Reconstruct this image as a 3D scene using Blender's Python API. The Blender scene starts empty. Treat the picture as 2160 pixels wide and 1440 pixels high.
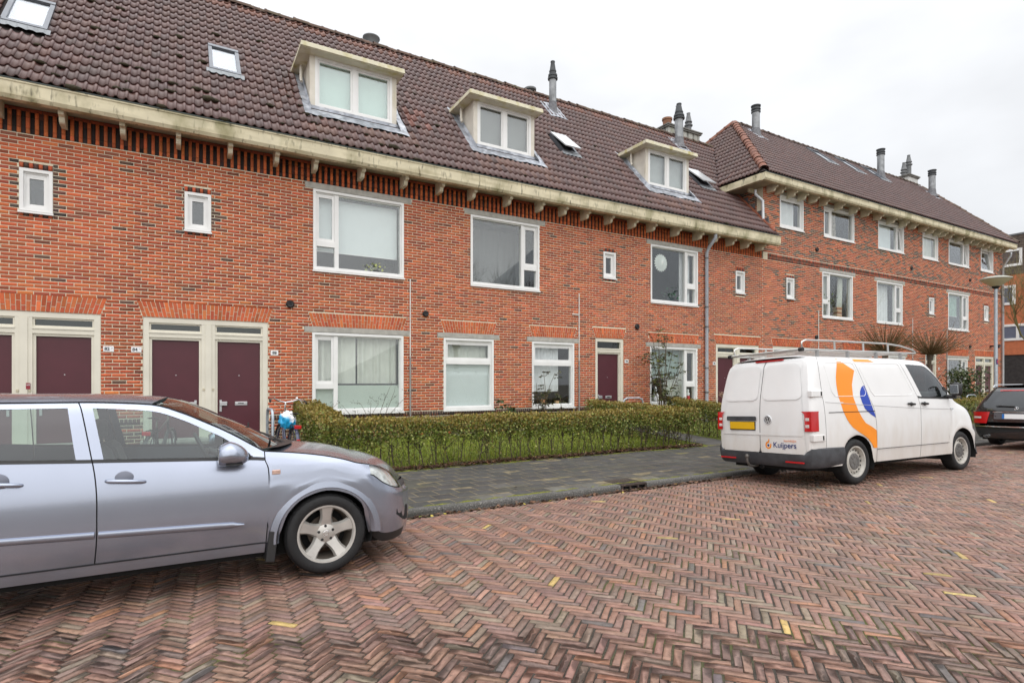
import bpy, bmesh, math, random
import numpy as np
from mathutils import Vector, Matrix, Euler
random.seed(7); rng = np.random.default_rng(7)
S = bpy.context.scene
COL = S.collection
PI = math.pi
# ------------------------------------------------------------------ camera, sky, sun
YAW = math.radians(30.2); CAMZ = 1.55
cam = bpy.data.cameras.new('camera'); cam_o = bpy.data.objects.new('camera', cam); COL.objects.link(cam_o)
cam.sensor_width = 36.0; cam.lens = 20.0; cam.shift_y = 85/2160.0
cam.clip_start = 0.05; cam.clip_end = 900
cam_o.location = (0, 0, CAMZ); cam_o.rotation_euler = (PI/2, 0, -YAW)
S.camera = cam_o
S.view_settings.view_transform = 'Standard'; S.view_settings.look = 'None'
S.view_settings.gamma = 1.0; S.view_settings.exposure = 0.5; S.view_settings.use_curve_mapping = False
S.render.resolution_x = 1024; S.render.resolution_y = 682
SUN_EL = math.radians(48); SUN_AZ = math.radians(200)      # behind the camera, veiled by cloud
W = bpy.data.worlds.new('World'); S.world = W; W.use_nodes = True
nt = W.node_tree; N = nt.nodes; L = nt.links; N.clear()
out = N.new('ShaderNodeOutputWorld'); bg = N.new('ShaderNodeBackground'); bg.inputs['Strength'].default_value = 0.1
L.new(bg.outputs[0], out.inputs[0])
sky = N.new('ShaderNodeTexSky'); sky.sky_type = 'NISHITA'; sky.sun_disc = False
sky.sun_elevation = SUN_EL; sky.sun_rotation = SUN_AZ
tc = N.new('ShaderNodeTexCoord'); sp = N.new('ShaderNodeSeparateXYZ'); L.new(tc.outputs['Generated'], sp.inputs[0])
def wmath(op, a, b=None, clamp=False):
    n = N.new('ShaderNodeMath'); n.operation = op; n.use_clamp = clamp
    for i, v in enumerate((a, b)):
        if v is None: continue
        if isinstance(v, (int, float)): n.inputs[i].default_value = v
        else: L.new(v, n.inputs[i])
    return n.outputs[0]
z = wmath('MAXIMUM', sp.outputs[2], 0.0)
lum = wmath('MULTIPLY_ADD', wmath('MULTIPLY', z, z), 10.5)
lum.node.inputs[2].default_value = 5.75                       # overcast sky: the zenith is brighter than the horizon
nz = N.new('ShaderNodeTexNoise'); nz.inputs['Scale'].default_value = 1.7; nz.inputs['Detail'].default_value = 5.0
mp = N.new('ShaderNodeMapping'); mp.inputs['Scale'].default_value = (1, 1, 2.2); mp.inputs['Location'].default_value = (3.1, 1.2, 0.4)
L.new(tc.outputs['Generated'], mp.inputs[0]); L.new(mp.outputs[0], nz.inputs['Vector'])
cl = wmath('MULTIPLY_ADD', nz.outputs[0], 1.0); cl.node.inputs[2].default_value = 0.50
lum = wmath('MULTIPLY', lum, cl)
cc = N.new('ShaderNodeCombineColor')
L.new(wmath('MULTIPLY', lum, 0.985), cc.inputs[0]); L.new(wmath('MULTIPLY', lum, 1.0), cc.inputs[1]); L.new(wmath('MULTIPLY', lum, 1.025), cc.inputs[2])
mx = N.new('ShaderNodeMix'); mx.data_type = 'RGBA'; mx.inputs['Factor'].default_value = 0.94
L.new(sky.outputs[0], mx.inputs['A']); L.new(cc.outputs[0], mx.inputs['B']); L.new(mx.outputs['Result'], bg.inputs['Color'])
sun = bpy.data.lights.new('sun', 'SUN'); sun.energy = 1.3; sun.angle = math.radians(110); sun.color = (1.0, 0.96, 0.9)
sun_o = bpy.data.objects.new('sun', sun); COL.objects.link(sun_o)
sun_o.rotation_euler = Vector((-0.25, -0.72, 0.85)).to_track_quat('Z', 'Y').to_euler()
sun_o.location = (0, -10, 30)

# ------------------------------------------------------------------ helpers
def hx(s):
    s = s.lstrip('#'); v = [int(s[i:i+2], 16)/255 for i in (0, 2, 4)]
    return tuple(c/12.92 if c <= .04045 else ((c+.055)/1.055)**2.4 for c in v)
WM = {}
def tag(o, label=None, cat=None, group=None, kind=None):
    for k, v in (('label', label), ('category', cat), ('group', group), ('kind', kind)):
        if v: o[k] = v
    return o
def reg(o, parent=None, world=True):
    COL.objects.link(o)
    WM[o.name] = o.matrix_basis.copy() if parent is None else (o.matrix_basis.copy() if world else WM[parent.name] @ o.matrix_basis)
    if parent is not None:
        o.parent = parent
        if world: o.matrix_parent_inverse = WM[parent.name].inverted()
    return o
def thing(name, label, cat, loc=(0, 0, 0), rot=None, group=None):
    o = bpy.data.objects.new(name, None); o.empty_display_size = .2
    o.matrix_basis = Matrix.Translation(loc) @ (rot.to_4x4() if rot is not None else Matrix())
    reg(o); return tag(o, label, cat, group)
MATS = {}
def mat(name, col=(.5, .5, .5), rough=.6, metal=0., var=.12, vscale=4., bump=0., bscale=60., src=None, coat=0., spec=.5, extra=None):
    if name in MATS: return MATS[name]
    m = bpy.data.materials.new(name); m.use_nodes = True; n = m.node_tree.nodes; l = m.node_tree.links
    b = n['Principled BSDF']; b.inputs['Roughness'].default_value = rough; b.inputs['Metallic'].default_value = metal
    b.inputs['Specular IOR Level'].default_value = spec
    if coat: b.inputs['Coat Weight'].default_value = coat; b.inputs['Coat Roughness'].default_value = .06
    co = n.new('ShaderNodeTexCoord')
    if src == 'attr':
        a = n.new('ShaderNodeAttribute'); a.attribute_name = 'col'; c = a.outputs['Color']
    elif src == 'obj':
        a = n.new('ShaderNodeObjectInfo'); c = a.outputs['Color']
    else:
        a = n.new('ShaderNodeRGB'); a.outputs[0].default_value = (*col, 1); c = a.outputs[0]
    if var:
        g = n.new('ShaderNodeNewGeometry')
        nz = n.new('ShaderNodeTexNoise'); nz.inputs['Scale'].default_value = vscale; nz.inputs['Detail'].default_value = 6
        l.new(g.outputs['Position'], nz.inputs['Vector'])
        mr = n.new('ShaderNodeMapRange'); mr.inputs['From Min'].default_value = .3; mr.inputs['From Max'].default_value = .7
        mr.inputs['To Min'].default_value = 1-var; mr.inputs['To Max'].default_value = 1+var
        l.new(nz.outputs[0], mr.inputs[0])
        mm = n.new('ShaderNodeMix'); mm.data_type = 'RGBA'; mm.blend_type = 'MULTIPLY'; mm.inputs['Factor'].default_value = 1
        l.new(c, mm.inputs['A']); l.new(mr.outputs[0], mm.inputs['B']); c = mm.outputs['Result']
    if extra: c = extra(n, l, c, b)
    l.new(c, b.inputs['Base Color'])
    if bump:
        g = n.new('ShaderNodeNewGeometry')
        nb = n.new('ShaderNodeTexNoise'); nb.inputs['Scale'].default_value = bscale; nb.inputs['Detail'].default_value = 5
        l.new(g.outputs['Position'], nb.inputs['Vector'])
        bp = n.new('ShaderNodeBump'); bp.inputs['Strength'].default_value = bump; bp.inputs['Distance'].default_value = .01
        l.new(nb.outputs[0], bp.inputs['Height']); l.new(bp.outputs[0], b.inputs['Normal'])
    MATS[name] = m; return m
def blotch(colour, scale=(3, 3, 3), lo=.5, hi=.7, amount=.8, detail=6):
    """an extra: stains of another colour, by world position"""
    def f(n, l, c, b):
        g = n.new('ShaderNodeNewGeometry'); mp = n.new('ShaderNodeMapping'); mp.inputs['Scale'].default_value = scale
        l.new(g.outputs['Position'], mp.inputs[0])
        t = n.new('ShaderNodeTexNoise'); t.inputs['Scale'].default_value = 1; t.inputs['Detail'].default_value = detail
        l.new(mp.outputs[0], t.inputs['Vector'])
        r = n.new('ShaderNodeMapRange'); r.inputs['From Min'].default_value = lo; r.inputs['From Max'].default_value = hi
        r.inputs['To Max'].default_value = amount; l.new(t.outputs[0], r.inputs[0])
        x = n.new('ShaderNodeMix'); x.data_type = 'RGBA'; l.new(r.outputs[0], x.inputs['Factor'])
        l.new(c, x.inputs['A']); x.inputs['B'].default_value = (*colour, 1); return x.outputs['Result']
    return f
def both(*fs):
    def f(n, l, c, b):
        for q in fs: c = q(n, l, c, b)
        return c
    return f
def glass(name, tint=(.8, .85, .84), ior=1.8, rough=0.0):
    if name in MATS: return MATS[name]
    m = bpy.data.materials.new(name); m.use_nodes = True; n = m.node_tree.nodes; l = m.node_tree.links; n.clear()
    o = n.new('ShaderNodeOutputMaterial'); t = n.new('ShaderNodeBsdfTransparent'); t.inputs[0].default_value = (*tint, 1)
    g = n.new('ShaderNodeBsdfGlossy'); g.inputs['Roughness'].default_value = rough; g.inputs['Color'].default_value = (.95, .97, 1, 1)
    w = n.new('ShaderNodeLayerWeight'); w.inputs[0].default_value = .5; x = n.new('ShaderNodeMixShader'); f0 = ((ior-1)/(ior+1))**2
    pw = n.new('ShaderNodeMath'); pw.operation = 'POWER'; pw.inputs[1].default_value = 4.; l.new(w.outputs['Facing'], pw.inputs[0])
    f = n.new('ShaderNodeMath'); f.operation = 'MULTIPLY_ADD'; f.inputs[1].default_value = 1-f0; f.inputs[2].default_value = f0; l.new(pw.outputs[0], f.inputs[0])
    l.new(f.outputs[0], x.inputs[0]); l.new(t.outputs[0], x.inputs[1]); l.new(g.outputs[0], x.inputs[2]); l.new(x.outputs[0], o.inputs[0])
    MATS[name] = m; return m
def vec(*a): return Vector(a)
class MB:
    """collects shapes into one mesh"""
    def __init__(s): s.v = []; s.f = []; s.mi = []; s.c = []
    def add(s, vs, fs, mi=0):
        b = len(s.v); s.v += [tuple(p) for p in vs]
        for f in fs: s.f.append(tuple(i+b for i in f)); s.mi.append(mi)
        return s
    def box(s, x0, x1, y0, y1, z0, z1, mi=0):
        return s.add([(x0,y0,z0),(x1,y0,z0),(x1,y1,z0),(x0,y1,z0),(x0,y0,z1),(x1,y0,z1),(x1,y1,z1),(x0,y1,z1)],
                     [(0,3,2,1),(4,5,6,7),(0,1,5,4),(1,2,6,5),(2,3,7,6),(3,0,4,7)], mi)
    def rbox(s, x0, x1, y0, y1, z0, z1, r=.01, mi=0):
        """box with chamfered vertical and horizontal edges"""
        vs = []; X = (x0, x0+r, x1-r, x1); Y = (y0, y0+r, y1-r, y1); Z = (z0, z0+r, z1-r, z1)
        bm = bmesh.new(); bmesh.ops.create_cube(bm, size=1)
        for v in bm.verts: v.co = ((x0+x1)/2+v.co.x*(x1-x0), (y0+y1)/2+v.co.y*(y1-y0), (z0+z1)/2+v.co.z*(z1-z0))
        bmesh.ops.bevel(bm, geom=bm.edges[:], offset=r, segments=2, affect='EDGES', profile=.5)
        bm.verts.index_update()
        s.add([v.co for v in bm.verts], [[v.index for v in f.verts] for f in bm.faces], mi); bm.free(); return s
    def quad(s, a, b, c, d, mi=0): return s.add([a, b, c, d], [(0, 1, 2, 3)], mi)
    def tube(s, pts, r, n=8, closed=False, mi=0, caps=True):
        pts = [Vector(p) for p in pts]; k = len(pts); rs = r if hasattr(r, '__len__') else [r]*k
        base = len(s.v); up = None; rings = []
        for i, p in enumerate(pts):
            a = pts[(i-1) % k] if (closed or i > 0) else p; b = pts[(i+1) % k] if (closed or i < k-1) else p
            d = (b-a)
            d = d.normalized() if d.length > 1e-9 else Vector((0, 0, 1))
            if up is None:
                up = d.orthogonal().normalized()
            else:
                up = up - d*up.dot(d); up = up.normalized() if up.length > 1e-6 else d.orthogonal().normalized()
            w = d.cross(up)
            for j in range(n):
                t = 2*PI*j/n; s.v.append(tuple(p + (up*math.cos(t)+w*math.sin(t))*rs[i]))
        for i in range(k if closed else k-1):
            i2 = (i+1) % k
            for j in range(n):
                j2 = (j+1) % n; s.f.append((base+i*n+j, base+i*n+j2, base+i2*n+j2, base+i2*n+j)); s.mi.append(mi)
        if caps and not closed:
            s.f.append(tuple(base+j for j in range(n))[::-1]); s.mi.append(mi)
            s.f.append(tuple(base+(k-1)*n+j for j in range(n))); s.mi.append(mi)
        return s
    def lathe(s, prof, o=(0, 0, 0), ax='z', n=24, mi=0, close=False):
        """prof: (radius, height along the axis)"""
        b = len(s.v); o = Vector(o)
        for r, h in prof:
            for j in range(n):
                t = 2*PI*j/n; c, q = r*math.cos(t), r*math.sin(t)
                s.v.append(tuple(o + {'z': Vector((c, q, h)), 'y': Vector((c, h, q)), 'x': Vector((h, c, q))}[ax]))
        m = len(prof)
        for i in range(m if close else m-1):
            i2 = (i+1) % m
            for j in range(n):
                j2 = (j+1) % n; s.f.append((b+i*n+j, b+i*n+j2, b+i2*n+j2, b+i2*n+j)); s.mi.append(mi)
        return s
    def disc(s, o, r, ax='y', n=20, mi=0):
        o = Vector(o); b = len(s.v)
        for j in range(n):
            t = 2*PI*j/n; c, q = r*math.cos(t), r*math.sin(t)
            s.v.append(tuple(o + {'z': Vector((c, q, 0)), 'y': Vector((c, 0, q)), 'x': Vector((0, c, q))}[ax]))
        s.f.append(tuple(range(b, b+n))); s.mi.append(mi); return s
    def prism(s, poly, lo, hi, ax='y', mi=0):
        """a polygon (two coordinates) extruded along an axis"""
        n = len(poly); b = len(s.v)
        P = {'y': lambda a, c, h: (a, h, c), 'x': lambda a, c, h: (h, a, c), 'z': lambda a, c, h: (a, c, h)}[ax]
        for h in (lo, hi):
            for a, c in poly: s.v.append(P(a, c, h))
        s.f.append(tuple(range(b, b+n))); s.f.append(tuple(range(b+2*n-1, b+n-1, -1))); s.mi += [mi, mi]
        for i in range(n):
            j = (i+1) % n; s.f.append((b+i, b+n+i, b+n+j, b+j)); s.mi.append(mi)
        return s
    def grid(s, P, mi=0, closed_u=False):
        R = len(P); C = len(P[0]); b = len(s.v)
        for row in P: s.v += [tuple(p) for p in row]
        for i in range(R-1):
            for j in range(C if closed_u else C-1):
                j2 = (j+1) % C; s.f.append((b+i*C+j, b+i*C+j2, b+(i+1)*C+j2, b+(i+1)*C+j)); s.mi.append(mi)
        return s
    def mesh(s, name, mats, smooth=0):
        me = bpy.data.meshes.new(name); me.from_pydata(s.v, [], s.f)
        for m in (mats if isinstance(mats, (list, tuple)) else [mats]): me.materials.append(m)
        if any(s.mi): me.polygons.foreach_set('material_index', s.mi)
        bm = bmesh.new(); bm.from_mesh(me); bmesh.ops.recalc_face_normals(bm, faces=bm.faces); bm.to_mesh(me); bm.free()
        if smooth: shade(me, smooth)
        me.update(); return me
    def build(s, name, mats, parent=None, smooth=0, world=True, **t):
        o = bpy.data.objects.new(name, s.mesh(name, mats, smooth)); reg(o, parent, world)
        if t: tag(o, **t)
        return o
def shade(me, deg=35):
    me.polygons.foreach_set('use_smooth', [True]*len(me.polygons))
    if deg < 179: me.set_sharp_from_angle(angle=math.radians(deg))
def np_mesh(name, V, F, mats, cols=None, fcols=None):
    """V (n,3), F (m,k) all the same number of corners; fcols (m,3) colour per face"""
    me = bpy.data.meshes.new(name); m, k = F.shape
    me.vertices.add(len(V)); me.vertices.foreach_set('co', V.astype(np.float32).ravel())
    me.loops.add(m*k); me.loops.foreach_set('vertex_index', F.astype(np.int32).ravel())
    me.polygons.add(m); me.polygons.foreach_set('loop_start', np.arange(0, m*k, k, dtype=np.int32))
    me.polygons.foreach_set('loop_total', np.full(m, k, dtype=np.int32))
    for q in (mats if isinstance(mats, (list, tuple)) else [mats]): me.materials.append(q)
    if fcols is not None:
        a = me.color_attributes.new('col', 'FLOAT_COLOR', 'CORNER')
        c = np.ones((m, k, 4), np.float32); c[:, :, :3] = fcols[:, None, :]; a.data.foreach_set('color', c.ravel())
    me.update(calc_edges=True); me.validate(); return me
# a piece: template (verts, quads) placed many times by 3x4 matrices
def mass_mesh(name, tv, tf, Ms, cols, m, jit=0.):
    tv = np.array(tv, float); tf = np.array(tf, int); Ms = np.array(Ms, float); n = len(Ms); k = len(tv)
    V = np.einsum('nij,kj->nki', Ms[:, :, :3], tv) + Ms[:, None, :, 3]
    if jit: V += rng.normal(0, jit, V.shape)
    F = (tf[None] + (np.arange(n)*k)[:, None, None]).reshape(-1, tf.shape[1])
    return np_mesh(name, V.reshape(-1, 3), F, m, fcols=np.repeat(np.array(cols, float), len(tf), axis=0))
SY, CY = math.sin(YAW), math.cos(YAW)
def proj(P):
    P = np.atleast_2d(P); d = P[:, 0]*SY+P[:, 1]*CY; r = P[:, 0]*CY-P[:, 1]*SY
    dd = np.where(d > .1, d, np.nan); return 1080+1200*r/dd, 805-1200*(P[:, 2]-CAMZ)/dd, d
def pieces(name, parent, tv, tf, Ms, cols, mname, nparts=300, stuff=None, vis=None, jit=0., rough=.8, margin=0, **mk):
    """the pieces that show largest as objects of their own, the rest joined as one stuff part"""
    Ms = np.array(Ms, float); cols = np.array(cols, float)
    px, py, d = proj(Ms[:, :, 3]); ok = (px > -margin) & (px < 2160+margin) & (py > -margin) & (py < 1440+margin) & np.isfinite(px)
    if vis is not None: ok &= vis(Ms[:, :, 3], px, py)
    size = np.linalg.norm(Ms[:, :, 0], axis=1)*np.where(ok, 1/np.maximum(d, .1), 0)
    order = np.argsort(-size); take = [i for i in order[:nparts] if ok[i]]
    mo = mat(mname+'_piece', rough=rough, src='obj', **mk); ma = mat(mname, rough=rough, src='attr', **mk)
    T0 = np.array(tv, float); sc = np.linalg.norm(Ms[0][:, :3], axis=0)
    mes = [np_mesh(name, T0+(rng.normal(0, jit, T0.shape)/sc if jit else 0), np.array(tf, int), mo) for _ in range(12 if jit else 1)]
    for n_, i in enumerate(take):
        o = bpy.data.objects.new(name, mes[n_ % len(mes)]); M = Matrix.Identity(4)
        for a in range(3):
            for b in range(4): M[a][b] = Ms[i, a, b]
        o.matrix_basis = M; o.color = (*cols[i], 1); reg(o, parent)
    rest = np.ones(len(Ms), bool); rest[take] = False
    if rest.any():
        o = bpy.data.objects.new(stuff or name+'_field', mass_mesh(stuff or name, tv, tf, Ms[rest], cols[rest], ma, jit)); reg(o, parent); o['kind'] = 'stuff'
def TRS(loc, x=(1, 0, 0), y=(0, 1, 0), z=(0, 0, 1), s=(1, 1, 1)):
    m = np.zeros((3, 4)); m[:, 0] = np.array(x)*s[0]; m[:, 1] = np.array(y)*s[1]; m[:, 2] = np.array(z)*s[2]; m[:, 3] = loc; return m
BOXV = [(-.5,-.5,-.5),(.5,-.5,-.5),(.5,.5,-.5),(-.5,.5,-.5),(-.5,-.5,.5),(.5,-.5,.5),(.5,.5,.5),(-.5,.5,.5)]
BOXF = [(0,3,2,1),(4,5,6,7),(0,1,5,4),(1,2,6,5),(2,3,7,6),(3,0,4,7)]
BRKF = [(0,3,2,1),(4,5,6,7),(0,1,5,4),(1,2,6,5),(3,0,4,7)]          # no back face
def vary(c, s=.15, hue=.05):
    k = 1+rng.normal(0, s); return np.clip(np.array(c)*k*(1+rng.normal(0, hue, 3)), .004, .95)
def road_z(y): return .0256-.01*(y-3.2)**2
# ------------------------------------------------------------------ ground, road, kerb, pavement
KY = 6.53                                     # kerb face
moss = (.11, .13, .015)
g = MB(); g.box(-250, 400, -250, 400, -1.2, -.35); g.build('ground', mat('earth', (.09, .075, .05), .95, var=.3, vscale=.4), kind='structure')
def sheet(name, x0, x1, ys, zs, m, nx=2):
    b = MB(); b.grid([[(x0+(x1-x0)*i/(nx-1), y, zz) for i in range(nx)] for y, zz in zip(ys, zs)])
    return b.build(name, m, smooth=60, kind='structure')
ys = np.linspace(-3.2, KY, 30)
joint = mat('sand_joint', (.052, .043, .034), .95, var=.45, vscale=60, bump=.6, bscale=260, extra=blotch(moss, (.9, 2.2, 1), .52, .66, .55))
road = sheet('road', -40, 150, ys, [road_z(y)-.0055 for y in ys], joint, 40)
far = mat('far_paving', (.23, .125, .1), .5, var=.3, vscale=3)
for x0, x1 in ((-40, -6.5), (33, 150)):
    q = MB(); q.grid([[(x0+(x1-x0)*i/20, y, road_z(y)+.001) for i in range(21)] for y in ys]); q.build('paving_course', far, road, smooth=60)
# herringbone clinkers, 20 x 5 cm, laid at 41.5 degrees to the kerb
PW = .0525; PL = 4*PW; A = math.radians(41.5); ca, sa = math.cos(A), math.sin(A)
pal = [((.275, .155, .116), 36), ((.235, .142, .114), 27), ((.198, .134, .110), 15), ((.315, .180, .132), 11), ((.245, .188, .14), 8), ((.33, .165, .10), 4), ((.15, .130, .122), 3)]
pc = np.array([p[0] for p in pal]); pw = np.array([p[1] for p in pal], float); pw /= pw.sum()
Ms = []; cols = []
x0, x1, y0, y1 = -6.5, 33, .35, KY-.03
def corner(i, j): return ca*i-sa*j, sa*i+ca*j
ext = 60
for a in range(-320, 420):                   # brick frame: H at (s+a4 ...)
    for b in range(-130, 90):
        # lattice: s*(W,W) + t*(L,-L)
        bx, by = (a+4*b)*PW, (a-4*b)*PW
        for k in (0, 1):
            if k == 0: cx, cy, ux = bx+PL/2, by+PW/2, A
            else: cx, cy, ux = bx-PW/2, by+PL/2, A+PI/2
            X = ca*cx-sa*cy; Y = sa*cx+ca*cy+3
            if not (x0 < X < x1 and y0 < Y < y1): continue
            if X > 9 and Y < 1.2: continue
            X += rng.normal(0, .0018); Y += rng.normal(0, .0018); t = ux+rng.normal(0, .009)
            zz = road_z(Y)+rng.normal(0, .0010)+.0012*math.sin(X*1.3+Y)*math.sin(Y*1.7)
            sl = -.02*(Y-3.2); c, s = math.cos(t), math.sin(t)
            tx, ty = rng.normal(0, .006, 2)
            ex = np.array([c, s, s*sl+tx]); ey = np.array([-s, c, c*sl+ty])
            Ms.append(TRS((X, Y, zz), ex, ey, (0, 0, 1), (PL*rng.normal(.955, .008)-.003, PW*rng.normal(.81, .035), 1)))
            cbase = pc[rng.choice(len(pal), p=pw)]
            if rng.random() < .0065 and X > 0: cbase = np.array((.50, .36, .13))
            cols.append(vary(cbase, .12, .025))
R8 = [(-.5, -.5), (-.17, -.5), (.17, -.5), (.5, -.5), (.5, .5), (.17, .5), (-.17, .5), (-.5, .5)]
pv = [(x, y, -.03) for x, y in R8]+[(x, y, -.005) for x, y in R8]+[(x*.975, y*.90, 0) for x, y in R8]
pf = [(16+i, 17+i, 22-i, 23-i) for i in range(3)]+[(k*8+i, k*8+(i+1) % 8, k*8+8+(i+1) % 8, k*8+8+i) for k in (0, 1) for i in range(8)]
def wet(n, l, c, b):
    g = n.new('ShaderNodeNewGeometry'); t = n.new('ShaderNodeTexNoise'); t.inputs['Scale'].default_value = .8; t.inputs['Detail'].default_value = 4
    l.new(g.outputs['Position'], t.inputs['Vector']); r = n.new('ShaderNodeMapRange'); r.inputs['From Min'].default_value = .35; r.inputs['From Max'].default_value = .65
    r.inputs['To Min'].default_value = .34; r.inputs['To Max'].default_value = .62; l.new(t.outputs[0], r.inputs[0]); l.new(r.outputs[0], b.inputs['Roughness']); return c
def not_under_cars(P, px, py):
    return ~((P[:, 0] < 1.95) & (P[:, 1] > 4.55))
pieces('brick', road, pv, pf, Ms, cols, 'clinker', 300, 'brick_field', vis=not_under_cars, jit=.0017, rough=.5, var=.2, vscale=26, bump=.6, bscale=150,
       extra=both(wet, blotch((.10, .09, .035), (.8, 1.9, 1), .58, .74, .30), blotch((.05, .04, .03), (34, 34, 1), .58, .70, .6), blotch((.10, .055, .042), (1.6, 1.6, 1), .52, .7, .35)), spec=.5)
# kerb
kerb = thing('kerb', None, None, (0, KY, -.1)); kerb['kind'] = 'structure'
km = mat('kerb_concrete', (.10, .096, .09), .85, var=.45, vscale=60, bump=.8, bscale=140, extra=both(blotch((.30, .29, .27), (70, 70, 70), .58, .66, .8, 2), blotch((.04, .04, .03), (1.5, 4, 9), .5, .75, .6)))
prof = [(KY+.115, -.3), (KY+.115, .006), (KY+.03, .004), (KY+.010, -.006), (KY, -.028), (KY-.012, -.3)]
xk = -6.2
DR = (5.70, 6.20)
while xk < 40:
    w = 1.0
    a, b2 = xk+.003, xk+w-.003
    if a < DR[0]-.01 < b2: b2 = DR[0]-.012
    elif a < DR[1] < b2 or abs(a-DR[0]) < .02: a = DR[1]+.012; 
    if b2-a > .05:
        k = MB(); k.prism(prof, a, b2, 'x'); o = k.build('kerb_stone', km, kerb)
    xk = (b2+.003) if b2 < xk+.9 else xk+w
    if abs(b2-(DR[0]-.012)) < 1e-6: xk = DR[1]+.009
# pavement
PX1 = 30.0
pav = sheet('pavement', -40, 120, [KY+.11, 9.42, 9.46], [-.0026, .0292, .0292], mat('pavement_joint', (.17, .14, .085), .95, var=.4, vscale=7, bump=.4, bscale=160, extra=blotch((.14, .13, .03), (.7, 1.4, 1), .54, .68, .6)), 30)
Ms = []; cols = []; tw = .302
for r in range(9):
    y = KY+.118+tw*(r+.5)
    for i in range(-20, 100):
        x = -.1+tw*(i+.5*(r % 2)); 
        if DR[0]-.17 < x < DR[1]+.15 and r == 0: continue
        zz = -.001+.032*(y-KY-.12)/2.8+rng.normal(0, .0006)
        Ms.append(TRS((x, y, zz), (1, rng.normal(0, .004), rng.normal(0, .003)), (rng.normal(0, .004), 1, .0114+rng.normal(0, .003)), (0, 0, 1), (tw-.012, tw-.012, 1)))
        c = (.056, .054, .051)
        if rng.random() < .12: c = (.07, .067, .06)
        if r == 0 and rng.random() < .35: c = (.12, .115, .10)
        cols.append(vary(c, .12, .015))
pt = [(-.5,-.5,-.03),(.5,-.5,-.03),(.5,.5,-.03),(-.5,.5,-.03),(-.5,-.5,-.003),(.5,-.5,-.003),(.5,.5,-.003),(-.5,.5,-.003),
      (-.485,-.485,0),(.485,-.485,0),(.485,.485,0),(-.485,.485,0)]
ptf = [(8,9,10,11),(4,5,9,8),(5,6,10,9),(6,7,11,10),(7,4,8,11),(0,1,5,4),(1,2,6,5),(2,3,7,6),(3,0,4,7)]
pieces('paving_tile', pav, pt, ptf, Ms, cols, 'paving_tile', 300, 'paving_tile_field', vis=not_under_cars, rough=.8, var=.22, vscale=9, bump=.5, bscale=190,
       extra=both(blotch((.10, .095, .035), (.8, 1.8, 1), .57, .75, .35), blotch((.20, .19, .16), (40, 40, 1), .62, .72, .5)))
# moss along the hedge
m = MB()
for i in range(260):
    x = rng.uniform(1.6, 11) if i < 200 else rng.uniform(0, 11); y = 9.36+rng.normal(0, .05) if i < 190 else KY+.125+rng.normal(0, .01)
    w = rng.uniform(.05, .22); d = w*rng.uniform(.2, .5) if i < 190 else .012
    n = 9; b0 = len(m.v); zz = .024 if i < 190 else .006
    m.v.append((x, y, zz+.012)); 
    for j in range(n):
        t = 2*PI*j/n; k = rng.uniform(.6, 1.2); m.v.append((x+w*k*math.cos(t), y+d*k*math.sin(t), zz))
    for j in range(n): m.f.append((b0, b0+1+j, b0+1+(j+1) % n)); m.mi.append(0)
m.build('moss', mat('moss', (.15, .16, .012), .95, var=.4, vscale=30, bump=.7, bscale=200), kind='stuff', smooth=180)
# front gardens and the path to the doors
lawn = sheet('lawn', 1.9, 44, [9.44, 10.4, 11.6, 13.0], [.03, .07, .15, .24], mat('lawn_soil', (.11, .135, .015), .95, var=.35, vscale=5, bump=.6, bscale=60), 60)
path = sheet('path', -40, 1.9, [9.44, 10.6, 11.8, 13.0], [.022, .12, .22, .30], mat('path_tiles', (.08, .077, .072), .85, var=.3, vscale=3), 30)
path2 = sheet('path', 10.95, 11.95, [9.44, 10.6, 11.8, 13.0], [.036, .10, .19, .30], mat('path_tiles'), 6)
def blades(name, n, area, h, cols, label=None, w=.006, kind='stuff', zf=lambda y: .03):
    x = rng.uniform(area[0], area[1], n); y = rng.uniform(area[2], area[3], n); hh = h*rng.uniform(.5, 1.2, n); t = rng.uniform(0, PI, n); zz = zf(y)
    le = rng.normal(0, .5, (n, 2))*hh[:, None]; dx, dy = np.cos(t)*w, np.sin(t)*w
    V = np.stack([np.stack([x-dx, y-dy, zz], 1), np.stack([x+dx, y+dy, zz], 1), np.stack([x+le[:, 0]+dx*.2, y+le[:, 1]+dy*.2, zz+hh], 1), np.stack([x+le[:, 0]-dx*.2, y+le[:, 1]-dy*.2, zz+hh], 1)], 1).reshape(-1, 3)
    c = np.array(cols)[rng.integers(0, len(cols), n)]*rng.uniform(.7, 1.3, (n, 1))
    o = bpy.data.objects.new(name, np_mesh(name, V, np.arange(4*n).reshape(n, 4), mat('leafy', rough=.55, src='attr', var=0), fcols=c)); reg(o); o['kind'] = kind; return o
gcol = [(.19, .25, .02), (.25, .31, .028), (.15, .21, .02), (.30, .32, .04)]
blades('grass', 26000, (2.0, 10.7, 9.6, 12.9), .06, gcol, zf=lambda y: np.interp(y, [9.44, 10.4, 11.6, 13.0], [.03, .07, .15, .24]))
blades('grass', 12000, (12.1, 30, 9.7, 12.9), .06, gcol, zf=lambda y: np.interp(y, [9.44, 10.4, 11.6, 13.0], [.03, .07, .15, .24]))
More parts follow.
